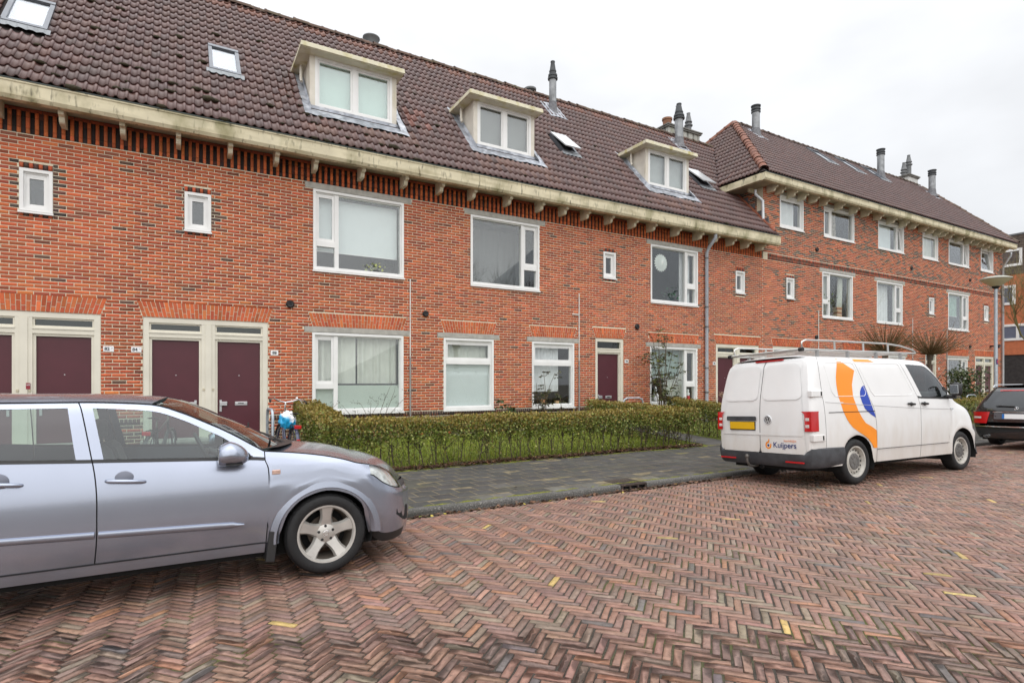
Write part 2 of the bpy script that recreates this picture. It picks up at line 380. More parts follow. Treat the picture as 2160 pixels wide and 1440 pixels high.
def leaves(name, pts, size, cols, flat=.35, mname='leafy', rough=.6):
    """scattered leaves: folded quads"""
    n = len(pts); pts = np.array(pts); a = rng.uniform(0, 2*PI, n); s = size*rng.uniform(.6, 1.3, n)
    nz = rng.normal(0, 1, (n, 3)); nz[:, 2] = np.abs(nz[:, 2])+1/flat; nz /= np.linalg.norm(nz, axis=1)[:, None]
    u = np.stack([np.cos(a), np.sin(a), 0*a], 1); u -= nz*(u*nz).sum(1)[:, None]; u /= np.linalg.norm(u, axis=1)[:, None]; v = np.cross(nz, u)
    V = np.stack([pts-u*s[:, None], pts-v*s[:, None]*.55, pts+u*s[:, None], pts+v*s[:, None]*.55], 1).reshape(-1, 3)
    c = np.array(cols)[rng.integers(0, len(cols), n)]*rng.uniform(.65, 1.3, (n, 1))
    return np_mesh(name, V, np.arange(4*n).reshape(n, 4), mat(mname, rough=rough, src='attr', var=0), fcols=c)
lc = [(.10, .045, .025), (.07, .035, .022), (.14, .065, .03), (.05, .03, .02), (.09, .06, .03)]
P = []
for i in range(4600):
    x = rng.uniform(1.6, 10.7); P.append((x, 9.47+rng.normal(0, .085)-.03*math.sin(x*2), .045+abs(rng.normal(0, .02))))
for i in range(1500):
    x = rng.uniform(12.0, 26); P.append((x, 9.72+rng.normal(0, .12), .06))
for i in range(1900):
    x = rng.uniform(2.0, 9.6); x = x if rng.random() < .45 else rng.uniform(5.6, 9.4)
    P.append((x, KY-.015-abs(rng.normal(0, .045)), road_z(KY)+.008+abs(rng.normal(0, .008))))
for i in range(25): P.append((rng.uniform(.5, 9), rng.uniform(2, 9.2), .035))
o = bpy.data.objects.new('leaf_litter', leaves('leaf_litter', P, .034, lc)); reg(o); o['kind'] = 'stuff'
P = [(rng.uniform(2.3, 9), KY-.02-abs(rng.normal(0, .06)), road_z(KY)+.016) for i in range(26)]
o = bpy.data.objects.new('yellow_leaves', leaves('yellow_leaves', P, .03, [(.45, .36, .06), (.35, .40, .08), (.5, .3, .05)])); reg(o); o['kind'] = 'stuff'
# street drain in the kerb
dr = thing('street_drain', 'rusty brown iron drain with a grid top set into the kerb', 'drain', (5.95, KY, 0))
iron = mat('cast_iron', (.045, .032, .027), .7, var=.35, vscale=30, bump=.5, bscale=120)
d = MB(); fx0, fx1 = DR
d.box(fx0, fx1, KY-.004, KY+.03, -.02, .004); d.box(fx0, fx1, KY+.44, KY+.47, -.03, .004); d.box(fx0, fx0+.025, KY+.03, KY+.44, -.03, .004); d.box(fx1-.025, fx1, KY+.03, KY+.44, -.03, .004)
for i in range(4): 
    xx = fx0+.0+(fx1-fx0-.03)*i/3; d.box(xx, xx+.03, KY-.002, KY+.03, -.2, -.021)
d.build('frame', iron, dr)
d = MB()
for i in range(15): d.box(fx0+.03+i*.0295, fx0+.045+i*.0295, KY+.03, KY+.44, -.012, .001)
for i in range(13): d.box(fx0+.025, fx1-.025, KY+.045+i*.031, KY+.058+i*.031, -.012, .0025)
d.build('grate', iron, dr)
d = MB(); d.box(fx0, fx1, KY+.05, KY+.46, -.2, -.06); d.build('pit', mat('black_pit', (.008, .008, .008), .95, var=0), dr)
# ------------------------------------------------------------------ the two terraces
WY = 13.0                                     # face of the brickwork
CH = .0658; BL = .2275
LX0, LX1, RX1 = -6.0, 17.9, 37.7
EZ, EY, RZ, RY = 6.62, 12.42, 11.68, 17.0      # left roof: eave and ridge
RZ0, RZ1, HX = 8.75, 13.1, 17.2                # right roof
HAX = 21.4                                     # apex of its hip
def zl(y): return EZ+(RZ-EZ)*(y-EY)/(RY-EY)
def zr(y): return RZ0+(RZ1-RZ0)*(y-EY)/(RY-EY)
mortar = mat('mortar', (.66, .59, .45), .95, var=.15, vscale=20)
white = mat('white_frame', (.80, .80, .79), .35, var=.04)
cream = mat('cream_paint', (.70, .665, .565), .5, var=.07, vscale=2)
dirty_cream = mat('weathered_cream_paint', (.66, .595, .42), .6, var=.10, vscale=3,
    extra=both(blotch((.16, .15, .04), (2.2, 2.2, 1.3), .50, .72, .75), blotch((.05, .045, .025), (15, 15, 3.5), .57, .72, .8), blotch((.30, .25, .13), (1.2, 1.2, 6), .5, .7, .5)))
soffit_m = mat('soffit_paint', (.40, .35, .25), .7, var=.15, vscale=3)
dormer_white = mat('weathered_white_panel', (.66, .62, .54), .6, var=.08, extra=blotch((.33, .27, .08), (5, 5, 1.2), .58, .8, .55))
dormer_trim = mat('dormer_trim', (.72, .68, .52), .5, var=.08, extra=blotch((.45, .38, .06), (3.5, 3.5, 2), .5, .7, .7))
lead = mat('lead_flashing', (.30, .32, .36), .45, .25, var=.4, vscale=7, bump=.5, bscale=14, extra=blotch((.58, .60, .64), (5, 5, 9), .5, .66, .75))
zinc = mat('zinc', (.50, .52, .55), .38, .5, var=.12, vscale=6)
dark_edge = mat('gutter_edge', (.05, .065, .06), .6)
maroon = mat('maroon_door', (.078, .013, .022), .42, var=.07, vscale=3)
steel = mat('brushed_steel', (.55, .55, .56), .32, .85, var=.05)
concrete = mat('concrete_lintel', (.40, .385, .35), .9, var=.18, vscale=8, bump=.3, bscale=90)
black_pl = mat('black_plastic', (.012, .012, .013), .45, var=.05)
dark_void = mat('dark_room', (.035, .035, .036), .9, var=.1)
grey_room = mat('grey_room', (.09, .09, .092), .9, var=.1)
pane_m = glass('window_glass', (.965, .985, .975), 1.75)
pane_dark = glass('transom_glass', (.55, .60, .57), 1.6)
frost = mat('frosted_film', (.60, .66, .62), .35, var=.03)
BP = [((.51, .116, .044), 40), ((.45, .098, .041), 26), ((.36, .080, .040), 15), ((.55, .142, .050), 11), ((.23, .070, .042), 4), ((.14, .074, .055), 1)]
bpc = np.array([p[0] for p in BP]); bpw = np.array([p[1] for p in BP], float); bpw /= bpw.sum()
DARK = [(.095, .068, .062), (.13, .078, .062), (.17, .08, .056)]
def brick_col(x, zz, right, dark=0.):
    d = dark+(.20 if right and zz > 6.25 else .07 if right else 0)
    if right and zz > 6.25 and math.sin(zz*7.3+math.sin(x*.8)*.8) > .55: d += .42
    if rng.random() < d: return vary(DARK[rng.integers(0, 3)], .2, .05)
    return vary(bpc[rng.choice(len(BP), p=bpw)], .12, .05)
hl = thing('brick_terrace', 'long two-storey red brick terrace with three white dormers in its brown tiled roof', 'house', (6, WY, 0))
hr = thing('brick_terrace', 'taller three-storey red brick terrace with a hipped tiled roof behind the white van', 'house', (27, WY, 0))
# openings: x0, z0, w, h
UP = dict(w=2.08, h=1.77)
SMALL = [(-2.46, 4.57), (.06, 4.57), (10.65, 4.60)]
BIGU = [(2.51, 'L', 0), (6.35, 'R', 1), (12.51, 'R', 2)]
SILL1, SILLG, TOPG = 4.02, .86, 2.645
Lop = []; Rop = []
for x, zz in SMALL: Lop.append((x, x+.47, zz-.10, zz+.755+.10))
for x, _, _ in BIGU: Lop.append((x, x+2.08, SILL1, 5.80)); Lop.append((x-.17, x+2.08+.19, 5.80, 5.935))
GW = [(2.49, 2.09, 'L'), (5.61, 1.41, 'T'), (8.19, 1.41, 'T'), (12.48, 2.08, 'R')]
for x, w, _ in GW: Lop.append((x, x+w, SILLG, TOPG)); Lop.append((x-.165, x+w+.165, TOPG, TOPG+.125))
PAIRS_L = [(-3.51, 2.22), (-.63, 2.22)]; PAIRS_R = [(18.45, 2.22), (34.5, 2.10)]
DOORTOP, DOORBOT = 2.80, .44
def arch_box(x0, x1, zz): return (x0-.10, x1+.10, zz, zz+.30, (x0, x1))
ARCH = []
for x, w in PAIRS_L: Lop.append((x, x+w, .3, DOORTOP)); ARCH.append((x, x+w, DOORTOP, hl))
Lop.append((10.36, 11.41, .3, 2.82)); ARCH.append((10.36, 11.41, 2.82, hl))
Lop.append((15.45, 17.66, .3, 2.82)); ARCH.append((15.45, 17.66, 2.82, hl))
for x, w, _ in GW: ARCH.append((x+.02, x+w-.02, TOPG+.125, hl))
for x, w in PAIRS_R: Rop.append((x, x+w, .3, 2.84)); ARCH.append((x, x+w, 2.84, hr))
RS = [(19.24, 4.63), (16.44, 4.61)]; Lop.append((16.44, 16.91, 4.51, 5.47)); SMALL.append((16.44, 4.61))
RSM = [(19.24, 4.63), (29.83, 4.69), (35.51, 4.69)]
for x, zz in RSM: Rop.append((x, x+.47, zz-.10, zz+.855))
RM = [(21.47, 'L'), (25.37, 'R'), (31.66, 'R')]
for x, _ in RM: Rop.append((x, x+2.10, 4.06, 5.83)); Rop.append((x-.18, x+2.28, 5.83, 5.965))
RT = [(18.85, 1.43, 'S'), (21.58, 2.10, 'L'), (25.48, 2.10, 'RT'), (29.22, 1.45, 'S'), (31.71, 2.12, 'RT'), (35.13, 1.43, 'ST')]
for x, w, _ in RT: Rop.append((x, x+w, 7.20, 8.36)); Rop.append((x-.15, x+w+.15, 8.36, 8.5))
RG = [(22.9, 2.06, 'L'), (26.3, 1.4, 'T'), (31.61, 2.06, 'R')]
for x, w, _ in RG: Rop.append((x, x+w, .80, 2.68)); Rop.append((x-.16, x+w+.16, 2.68, 2.81)); ARCH.append((x, x+w, 2.81, hr))
Rop.append((29.48, 30.50, .3, 2.87)); ARCH.append((29.48, 30.50, 2.87, hr))
for a in ARCH: (Lop if a[3] is hl else Rop).append(arch_box(a[0], a[1], a[2]))
def wall(house, X0, X1, Z0, Z1, op, right):
    xs = sorted({X0, X1, *[v for o in op for v in o[:2] if X0 < v < X1]}); zs = sorted({Z0, Z1, *[v for o in op for v in o[2:4] if Z0 < v < Z1]})
    b = MB()
    for i in range(len(xs)-1):
        for j in range(len(zs)-1):
            cx, cz = (xs[i]+xs[i+1])/2, (zs[j]+zs[j+1])/2
            if any(len(o) == 4 and o[0] < cx < o[1] and o[2] < cz < o[3] for o in op): continue
            b.box(xs[i], xs[i+1], WY+.0035, WY+.25, zs[j], zs[j+1])
    w = b.build('wall', mortar, house)
    Ms = []; cols = []
    def put(a, c, zz, h, col, proud=0.):
        Ms.append(TRS(((a+c)/2, WY+.0125-proud+rng.normal(0, .0008), zz+h/2), s=(c-a, .025, h))); cols.append(col)
    k = 0; zz = Z0+.004
    while zz < Z1-.03:
        h = CH-.0130; off = (BL/2 if k % 2 else 0)+rng.normal(0, .004)
        if .745 < zz < .80: 
            k += 1; zz += CH; continue                     # dark soldier row above the plinth
        spans = [(X0+.002, X1-.002)]
        zc = zz+h/2
        for o in op:
            if len(o) == 5: t = (zc-o[2])/.30; o = (o[4][0]-.006-.09*t, o[4][1]+.006+.09*t, o[2], o[3])
            if o[2]-.02 < zc < o[3]+.012:
                n2 = []
                for a, c in spans:
                    if o[1] <= a or o[0] >= c: n2.append((a, c)); continue
                    if o[0]-a > .03: n2.append((a, o[0]-.004))
                    if c-o[1] > .03: n2.append((o[1]+.004, c))
                spans = n2
        if right and 5.93 < zc < 6.16: spans = []
        for a, c in spans:
            x = X0+off-BL+math.floor((a-X0-off)/BL)*BL
            while x < c:
                q0, q1 = max(a, x), min(c, x+BL-.0125)
                if q1-q0 > .02:
                    dk = .85 if zz < .75 else 0.
                    for sx, sz in (RSM if right else SMALL):
                        if sz-.12 < zc < sz+.88 and (0 < sx-q1+.005 < .02 or 0 < q0-sx-.47+.005 < .02): dk = .75
                    put(q0, q1, zz, h, brick_col(x, zz, right, dk))
                x += BL
        k += 1; zz += CH
    x = X0+.005
    while x < X1-.06:                                       # dark soldier row above the plinth
        if not any(o[0]-.05 < x+.028 < o[1]+.05 and o[2] < .78 < o[3] for o in op):
            put(x, x+.055, .735, .105, vary(DARK[rng.integers(0, 3)], .2)*.6, .004)
        x += .0658
    for sx, sz in (RSM if right else SMALL):                # rows of headers round the small windows
        for zb in (sz-.095, sz+.755+.008):
            for i in range(7):
                put(sx+i*.0672+.002, sx+i*.0672+.058, zb, .087, vary(DARK[1], .15)*.7 if i % 2 else vary(bpc[1], .15))
    if right:                                               # moulded band between the storeys
        for zb, hh, pr in ((5.935, .105, .006), (6.05, .105, .014)):
            x = X0+.26
            while x < X1-.1:
                if not any(o[0] < x+.03 < o[1] and o[2] < zb+.05 < o[3] for o in op):
                    put(x, x+.05, zb, hh, vary(((.33, .085, .045) if rng.random() < .6 else (.12, .07, .055)), .2), pr)
                x += .064
    pieces('brick', w, BOXV, BRKF, Ms, cols, 'facing_brick', 300, 'brick_field', vis=lambda P, px, py: py < 830, rough=.88, var=.10, vscale=34, bump=.35, bscale=260,
           extra=both(blotch((.10, .055, .04), (22, 22, 40), .60, .75, .5), blotch((.22, .075, .045), (.55, .55, .8), .5, .75, .35)))
    return w
wl = wall(hl, LX0, LX1, 0.0, 5.93, Lop, False)
wr = wall(hr, LX1, RX1, 0.0, 8.62, Rop, True)
# flat brick arches over doors and ground-floor windows
AMo = mat('arch_brick', rough=.88, src='obj', var=.12, vscale=30, bump=.3, bscale=240)
for a, c, zz, house in ARCH:
    b = MB(); b.prism([(a-.02, zz), (c+.02, zz), (c+.11, zz+.30), (a-.11, zz+.30)], WY+.0015, WY+.22, 'y'); ar = b.build('arch', mortar, house)
    n = int(round((c-a)/.0665)); xm = (a+c)/2
    for i in range(n):
        def ex(t, u): x = a+(c-a)*u; return x+(x-xm)/((c-a)/2)*.10*t
        u0, u1 = (i+.08)/n, (i+.92)/n
        cut = .62 if i % 2 else .34
        for t0, t1 in ((.015, cut-.018), (cut+.018, .985)):
            q = [(ex(t0, u0), zz+.30*t0), (ex(t0, u1), zz+.30*t0), (ex(t1, u1), zz+.30*t1), (ex(t1, u0), zz+.30*t1)]
            p = MB(); y0 = WY-.005+rng.normal(0, .001); p.prism(q, y0, WY+.02, 'y')
            o = p.build('brick', AMo, ar); o.color = (*vary(bpc[rng.choice([0, 0, 1, 3])], .12), 1)
            if proj([(q[0][0], WY, zz)])[0][0] > 1650: pass
# lintels
def lintel(house, x0, x1, z0, z1): 
    b = MB(); b.rbox(x0+.004, x1-.004, WY-.012, WY+.2, z0+.003, z1-.003, .006); return b.build('lintel', concrete, house)
for x, _, _ in BIGU: lintel(hl, x-.17, x+2.27, 5.80, 5.935)
for x, w, _ in GW: lintel(hl, x-.165, x+w+.165, TOPG, TOPG+.125)
for x, _ in RM: lintel(hr, x-.18, x+2.28, 5.83, 5.965)
for x, w, _ in RT: lintel(hr, x-.15, x+w+.15, 8.36, 8.5)
for x, w, _ in RG: lintel(hr, x-.16, x+w+.16, 2.68, 2.81)
# windows
def ring(b, x0, x1, z0, z1, w, y0, y1):
    b.box(x0, x1, y0, y1, z1-w, z1); b.box(x0, x1, y0, y1, z0, z0+w); b.box(x0, x0+w, y0, y1, z0+w, z1-w); b.box(x1-w, x1, y0, y1, z0+w, z1-w)
def pane(win, x0, x1, z0, z1, y, m=None):
    b = MB(); b.box(x0, x1, y, y+.008, z0, z1); b.build('pane', m or pane_m, win)
def sash(win, x0, x1, z0, z1, y, w=.055, m=None, gl=None, tilt=0., name='sash'):
    b = MB(); ring(b, x0, x1, z0, z1, w, y, y+.05); b.box(x0+w, x1-w, y-.004, y+.02, z1-w-.03, z1-w-.005) if name == 'sash' and z1-z0 > .4 and m is None else None
    o = b.build(name, m or white, win)
    p = MB(); p.box(x0+w-.003, x1-w+.003, y+.022, y+.03, z0+w-.003, z1-w+.003); q = p.build('pane', gl or pane_m, win)
    if tilt:
        for e in (o, q):
            e.matrix_basis = Matrix.Translation((0, y, z0)) @ Matrix.Rotation(-tilt, 4, 'X') @ Matrix.Translation((0, -y, -z0))
def window(house, x0, z0, w, h, lay, wy=WY, room=None, sill=True, fm=None, rd=1.3):
    fm = fm or white; x1, z1 = x0+w, z0+h; y = wy+.025; f = .055
    b = MB(); ring(b, x0+.003, x1-.003, z0+.003, z1-.003, f, y-.03, y+.12); ring(b, x0+f, x1-f, z0+f, z1-f, .03, y+.012, y+.12)
    i0, i1, j0, j1 = x0+.085, x1-.085, z0+.085, z1-.085
    parts = []
    if lay in ('L', 'R', 'RT'):
        s = .43 if w > 1.6 else .3; m0 = i0+s if lay == 'L' else i1-s
        b.box(m0-.045, m0+.045, y+.005, y+.12, z0+f, z1-f)
        cx0, cx1 = (i0, m0-.045) if lay == 'L' else (m0+.045, i1); px0, px1 = (m0+.045, i1) if lay == 'L' else (i0, m0-.045)
        if h > 1.4:
            zz = j0+h*.285; b.box(cx0, cx1, y+.008, y+.11, zz-.06, zz+.06)
            parts = [('p', px0, px1, j0, j1), ('s', cx0-.01, cx1+.01, zz+.06, j1+.01, 0), ('p', cx0, cx1, j0, zz-.06)]
        else: parts = [('p', px0, px1, j0, j1), ('s', cx0-.01, cx1+.01, j0, j1+.01, .10 if lay == 'RT' else 0)]
    elif lay == 'T':
        zz = z0+h*.665; b.box(i0, i1, y+.008, y+.11, zz-.055, zz+.055); parts = [('p', i0, i1, j0, zz-.055), ('s', i0-.01, i1+.01, zz+.055, j1+.01, 0)]
    elif lay == 'D':
        m0 = (x0+x1)/2; b.box(m0-.055, m0+.055, y+.005, y+.12, z0+f, z1-f); parts = [('s', i0-.01, m0-.055, j0, j1+.01, 0), ('s', m0+.055, i1+.01, j0, j1+.01, 0)]
    elif lay in ('S', 'ST'): parts = [('s', i0-.01, i1+.01, j0-.01, j1+.01, .12 if lay == 'ST' else 0)]
    else: parts = [('s', i0, i1, j0, j1, 0)]
    win = b.build('window', fm, house)
    for p in parts:
        if p[0] == 'p': pane(win, p[1]-.004, p[2]+.004, p[3]-.004, p[4]+.004, y+.06)
        else: sash(win, *p[1:5], y+.028, .06 if lay != 'small' else .05, gl=None, tilt=p[5])
    if sill:
        s = MB(); s.prism([(wy-.045, z0-.045), (wy-.045, z0-.012), (wy+.03, z0+.004), (wy+.03, z0-.045)], x0-.012, x1+.012, 'x'); s.build('sill', fm, win)
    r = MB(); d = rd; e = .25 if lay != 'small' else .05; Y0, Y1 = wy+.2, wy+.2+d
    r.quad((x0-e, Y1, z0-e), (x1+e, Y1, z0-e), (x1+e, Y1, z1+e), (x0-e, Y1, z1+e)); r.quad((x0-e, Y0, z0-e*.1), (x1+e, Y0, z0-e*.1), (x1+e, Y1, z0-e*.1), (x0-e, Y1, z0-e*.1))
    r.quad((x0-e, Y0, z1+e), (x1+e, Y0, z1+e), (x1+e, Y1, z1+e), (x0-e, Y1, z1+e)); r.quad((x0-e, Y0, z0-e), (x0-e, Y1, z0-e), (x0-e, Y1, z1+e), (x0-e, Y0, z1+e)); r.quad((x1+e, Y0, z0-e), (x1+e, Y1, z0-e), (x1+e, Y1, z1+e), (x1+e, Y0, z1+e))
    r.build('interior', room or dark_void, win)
    return win
for x, zz in SMALL: window(hl, x, zz, .47, .755, 'small', room=grey_room)
for x, lay, k in BIGU: window(hl, x, SILL1, 2.08, 1.78, lay, room=dark_void)
for x, w, lay in GW: window(hl, x, SILLG, w, TOPG-SILLG, lay, room=grey_room if w < 2 else dark_void)
for x, zz in RSM: window(hr, x, zz, .47, .755, 'small')
for x, lay in RM: window(hr, x, 4.06, 2.10, 1.77, lay)
for x, w, lay in RT: window(hr, x, 7.20, w, 1.16, lay, room=grey_room)
for x, w, lay in RG: window(hr, x, .80, w, 1.88, lay)
# doors
wood = cream
def letter(door, xc, zc, w=.235):
    b = MB(); b.rbox(xc-w/2, xc+w/2, WY+.075, WY+.095, zc-.04, zc+.04, .006); b.rbox(xc-w/2+.015, xc+w/2-.015, WY+.068, WY+.08, zc-.022, zc+.025, .004); o = b.build('letter_slot', steel, door)
    b = MB(); b.box(xc-.06, xc+.05, WY+.065, WY+.071, zc-.004, zc+.016); b.build('name_strip', black_pl, door)
def one_door(house, x0, z0, w, h, hinge):
    b = MB(); b.rbox(x0, x0+w, WY+.092, WY+.135, z0, z0+h, .004); d = b.build('door', maroon, house)
    letter(d, x0+w*.5+(.04 if hinge == 'R' else 0), z0+.66)
    s = 1 if hinge == 'R' else -1; xe = x0+.06 if hinge == 'R' else x0+w-.06
    b = MB(); b.rbox(xe-.022, xe+.022, WY+.076, WY+.094, z0+.50, z0+.74, .005); b.rbox(min(xe-.02, xe+s*.12), max(xe-.02, xe+s*.12) if s > 0 else xe+.02, WY+.045, WY+.065, z0+.62, z0+.705, .008); b.rbox(xe-.018, xe+.018, WY+.06, WY+.08, z0+.63, z0+.69, .004); b.build('handle', steel, d)
    b = MB(); b.lathe([(0, -.004), (.010, -.004), (.010, .01)], (x0+w*.5, WY+.09, z0+1.24), 'y', 12); b.build('peephole', steel, d)
    return d
def trans(house, frame, x0, x1, z0, z1):
    b = MB(); b.box(x0-.003, x1+.003, WY+.08, WY+.088, z0-.003, z1+.003); b.build('transom_pane', pane_dark, frame)
    b = MB(); b.quad((x0-.1, WY+.5, z0-.1), (x1+.1, WY+.5, z0-.1), (x1+.1, WY+.5, z1+.1), (x0-.1, WY+.5, z1+.1)); b.quad((x0-.1, WY+.15, z0-.05), (x1+.1, WY+.15, z0-.05), (x1+.1, WY+.5, z0-.05), (x0-.1, WY+.5, z0-.05)); b.build('interior', grey_room, frame)
def door_pair(house, x0, w, top, bot=DOORBOT):
    x1 = x0+w; dw = .80; b = MB(); y0, y1 = WY+.012, WY+.16
    a0 = x0+.145; b0 = x1-.145-dw; dt = bot+1.93
    b.box(x0+.003, x0+.10, y0, y1, bot-.05, top-.003); b.box(x1-.10, x1-.003, y0, y1, bot-.05, top-.003); b.box(x0+.10, x1-.10, y0, y1, top-.10, top-.003)
    m0, m1 = a0+dw+.045, b0-.045
    b.box(m0, m1, y0+.004, y1, bot-.05, top-.10); b.box((m0+m1)/2-.055, (m0+m1)/2+.055, y0-.012, y0+.01, bot-.05, top-.11)
    for p0, p1 in ((x0+.10, m0), (m1, x1-.10)):
        b.box(p0, p1, y0+.006, y1, dt+.045, dt+.16); b.box(p0, p1, y0-.010, y0+.03, dt+.125, dt+.15)
        ring(b, p0, p1, dt+.16, top-.10, .03, y0+.03, y1)
    for p in (a0, b0): b.box(p-.045, p, y0+.035, y1, bot, dt+.045); b.box(p+dw, p+dw+.045, y0+.035, y1, bot, dt+.045); b.box(p, p+dw, y0+.035, y1, dt, dt+.045)
    fr = b.build('door_frame', wood, house)
    for p0, p1 in ((x0+.10, m0), (m1, x1-.10)): trans(house, fr, p0+.03, p1-.03, dt+.19, top-.13)
    for xx in (m0+.035, m1-.035):
        q = MB(); q.rbox(xx-.018, xx+.018, y0-.012, y0+.006, bot+.93, bot+.98, .004); q.build('doorbell', mat('bell_cream', (.5, .45, .33), .4), fr)
    one_door(house, a0, bot, dw, 1.925, 'L'); one_door(house, b0, bot, dw, 1.925, 'R')
    s = MB(); s.box(x0-.02, x1+.02, WY-.26, WY+.2, .02, bot-.06); s.box(x0-.03, x1+.03, WY-.30, WY+.2, bot-.059, bot-.005); s.build('doorstep', concrete, house)
    v = MB(); v.quad((x0, WY+.17, bot), (x1, WY+.17, bot), (x1, WY+.17, dt), (x0, WY+.17, dt)); v.build('backing', dark_void, fr)
for x, w in PAIRS_L: door_pair(hl, x, w, DOORTOP)
door_pair(hl, 15.45, 2.21, 2.82)
for x, w in PAIRS_R: door_pair(hr, x, w, 2.84)
def single_door(house, x0, x1, top, bot=.44):
    b = MB(); y0, y1 = WY+.012, WY+.16; dt = bot+1.93; a = x0+.115; dw = x1-x0-.26
    b.box(x0+.003, x0+.075, y0, y1, bot-.05, top-.003); b.box(x1-.10, x1-.003, y0, y1, bot-.05, top-.003); b.box(x0+.075, x1-.10, y0, y1, top-.10, top-.003); b.box(x0+.075, x1-.10, y0+.006, y1, dt+.045, dt+.16); b.box(x0+.075, x1-.10, y0-.01, y0+.03, dt+.125, dt+.15)
    b.box(a-.04, a, y0+.035, y1, bot, dt+.045); b.box(a+dw, x1-.10, y0+.035, y1, bot, dt+.045); b.box(a, a+dw, y0+.035, y1, dt, dt+.045)
    fr = b.build('door_frame', wood, house); trans(house, fr, x0+.075, x1-.10, dt+.16, top-.10)
    v = MB(); v.quad((x0, WY+.17, bot), (x1, WY+.17, bot), (x1, WY+.17, dt), (x0, WY+.17, dt)); v.build('backing', dark_void, fr)
    one_door(house, a, bot, dw, 1.925, 'R'); s = MB(); s.box(x0-.02, x1+.02, WY-.26, WY+.2, .02, bot-.01); s.build('doorstep', concrete, house)
single_door(hl, 10.36, 11.41, 2.82); single_door(hr, 29.48, 30.50, 2.87)
# frieze of upright bricks under the gutter
b = MB(); b.box(LX0, LX1, WY+.0365, WY+.25, 5.93, 6.6); fz = b.build('frieze', mat('dark_mortar', (.10, .085, .065), .95), hl)
Ms = []; cols = []; k = 0; x = LX0+.01
while x < LX1-.06:
    dk = k % 2
    for z0, h in ((5.935, .088), (6.031, .185), (6.224, .098)):
        c = vary(((.026, .020, .020) if rng.random() < .8 else (.07, .03, .025)), .3) if dk else vary((.54, .135, .046), .12)
        Ms.append(TRS((x+.026, WY+(.0335 if dk else .016)+rng.normal(0, .002), z0+h/2), s=(.053, .045 if not dk else .02, h))); cols.append(c)
    x += .0625; k += 1
xx = LX0
while xx < LX1: Ms.append(TRS((xx+.109, WY+.03, 6.355), s=(.217, .04, .055))); cols.append(vary((.30, .07, .035), .15)); xx += BL
pieces('brick', fz, BOXV, BRKF, Ms, cols, 'frieze_brick', 300, 'brick_field', rough=.85, var=.14, vscale=30)
# gutters, soffits and their brackets
def gutter(house, x0, x1, zb, zt, ends=True):
    b = MB(); b.prism([(EY+.02, zb), (EY-.015, zb+.06), (EY-.02, zt-.03), (EY-.035, zt-.028), (EY-.035, zt), (EY+.15, zt), (EY+.15, zb)], x0, x1, 'x'); g = b.build('gutter', dirty_cream, house)
    b = MB(); b.box(x0, x1, EY-.045, EY-.01, zt+.002, zt+.022); b.build('gutter_rim', dark_edge, g)
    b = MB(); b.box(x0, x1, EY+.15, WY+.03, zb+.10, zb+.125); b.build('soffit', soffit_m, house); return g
gutter(hl, LX0, 18.05, 6.29, 6.595); gutter(hr, HX, RX1+.05, 8.46, 8.70)
BRL = [-4.5, -3.6, -2.7, -1.82, -.93, -.04, .86, 1.73, 2.51, 3.52, 4.53, 5.43, 6.3, 7.32, 8.31, 9.08, 9.84, 10.7, 11.6, 12.36, 13.39, 14.39, 15.14, 15.95, 16.7, 17.48]
BRR = [17.84+.3, 18.59, 19.28, 19.93, 20.61, 21.28, 22.29, 23.31, 24.17, 25.11, 26.15, 27.17, 27.94, 28.86, 29.51, 30.17, 30.67, 31.27, 32.32, 33.31, 34.03, 34.61, 35.3, 35.96, 36.6, 37.2]
def bracket(zb):
    Y = WY+.02; pr = [(Y, zb-.17), (Y-.26, zb-.17), (Y-.30, zb-.155), (Y-.325, zb-.12), (Y-.335, zb-.07), (EY+.17, zb-.055), (EY+.16, zb+.10), (Y, zb+.10)]
    b = MB(); b.prism(pr, -.042, .042, 'x'); return b.mesh('bracket', mat('bracket_cream', (.68, .625, .48), .6, var=.12, vscale=5, extra=blotch((.25, .22, .10), (4, 4, 4), .55, .75, .5)))
for house, zb, xs in ((hl, 6.29, BRL), (hr, 8.46, BRR)):
    me = bracket(zb)
    for x in xs:
        o = bpy.data.objects.new('bracket', me); o.matrix_basis = Matrix.Translation((x, 0, 0)); reg(o, house)
# return gutter and wall of the taller terrace above the lower roof
b = MB(); b.box(HX-.03, HX+.14, EY+.155, 14.35, 8.465, 8.70); b.build('gutter', dirty_cream, hr)
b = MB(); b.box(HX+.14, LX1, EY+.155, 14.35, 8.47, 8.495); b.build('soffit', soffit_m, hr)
b = MB(); b.box(LX1+.006, LX1+.2, WY+.01, 14.6, 5.9, 8.5); rw = b.build('return_wall', mortar, hr)
Ms = []; cols = []
for k in range(39):
    zz = 5.97+k*CH; y = WY+.004+(BL/2 if k % 2 else 0)-BL
    while y < 14.5:
        a, c = max(WY+.002, y), min(14.5, y+BL-.01)
        if c-a > .03 and zl((a+c)/2) < zz+.12: Ms.append(TRS((LX1+.012, (a+c)/2, zz+.028), s=(.02, c-a, CH-.0105))); cols.append(brick_col(y, zz, True))
        y += BL
pieces('brick', rw, BOXV, BOXF, Ms, cols, 'facing_brick', 0, 'brick_field', rough=.88)
for x, y0 in ((17.55, 13.0),):
    b = MB(); b.prism([(0, 8.33), (-.26, 8.33), (-.33, 8.37), (-.34, 8.468), (0, 8.468)], 13.3, 13.39, 'y'); o = b.build('bracket', dirty_cream, hr); o.matrix_basis = Matrix.Translation((LX1, 0, 0))
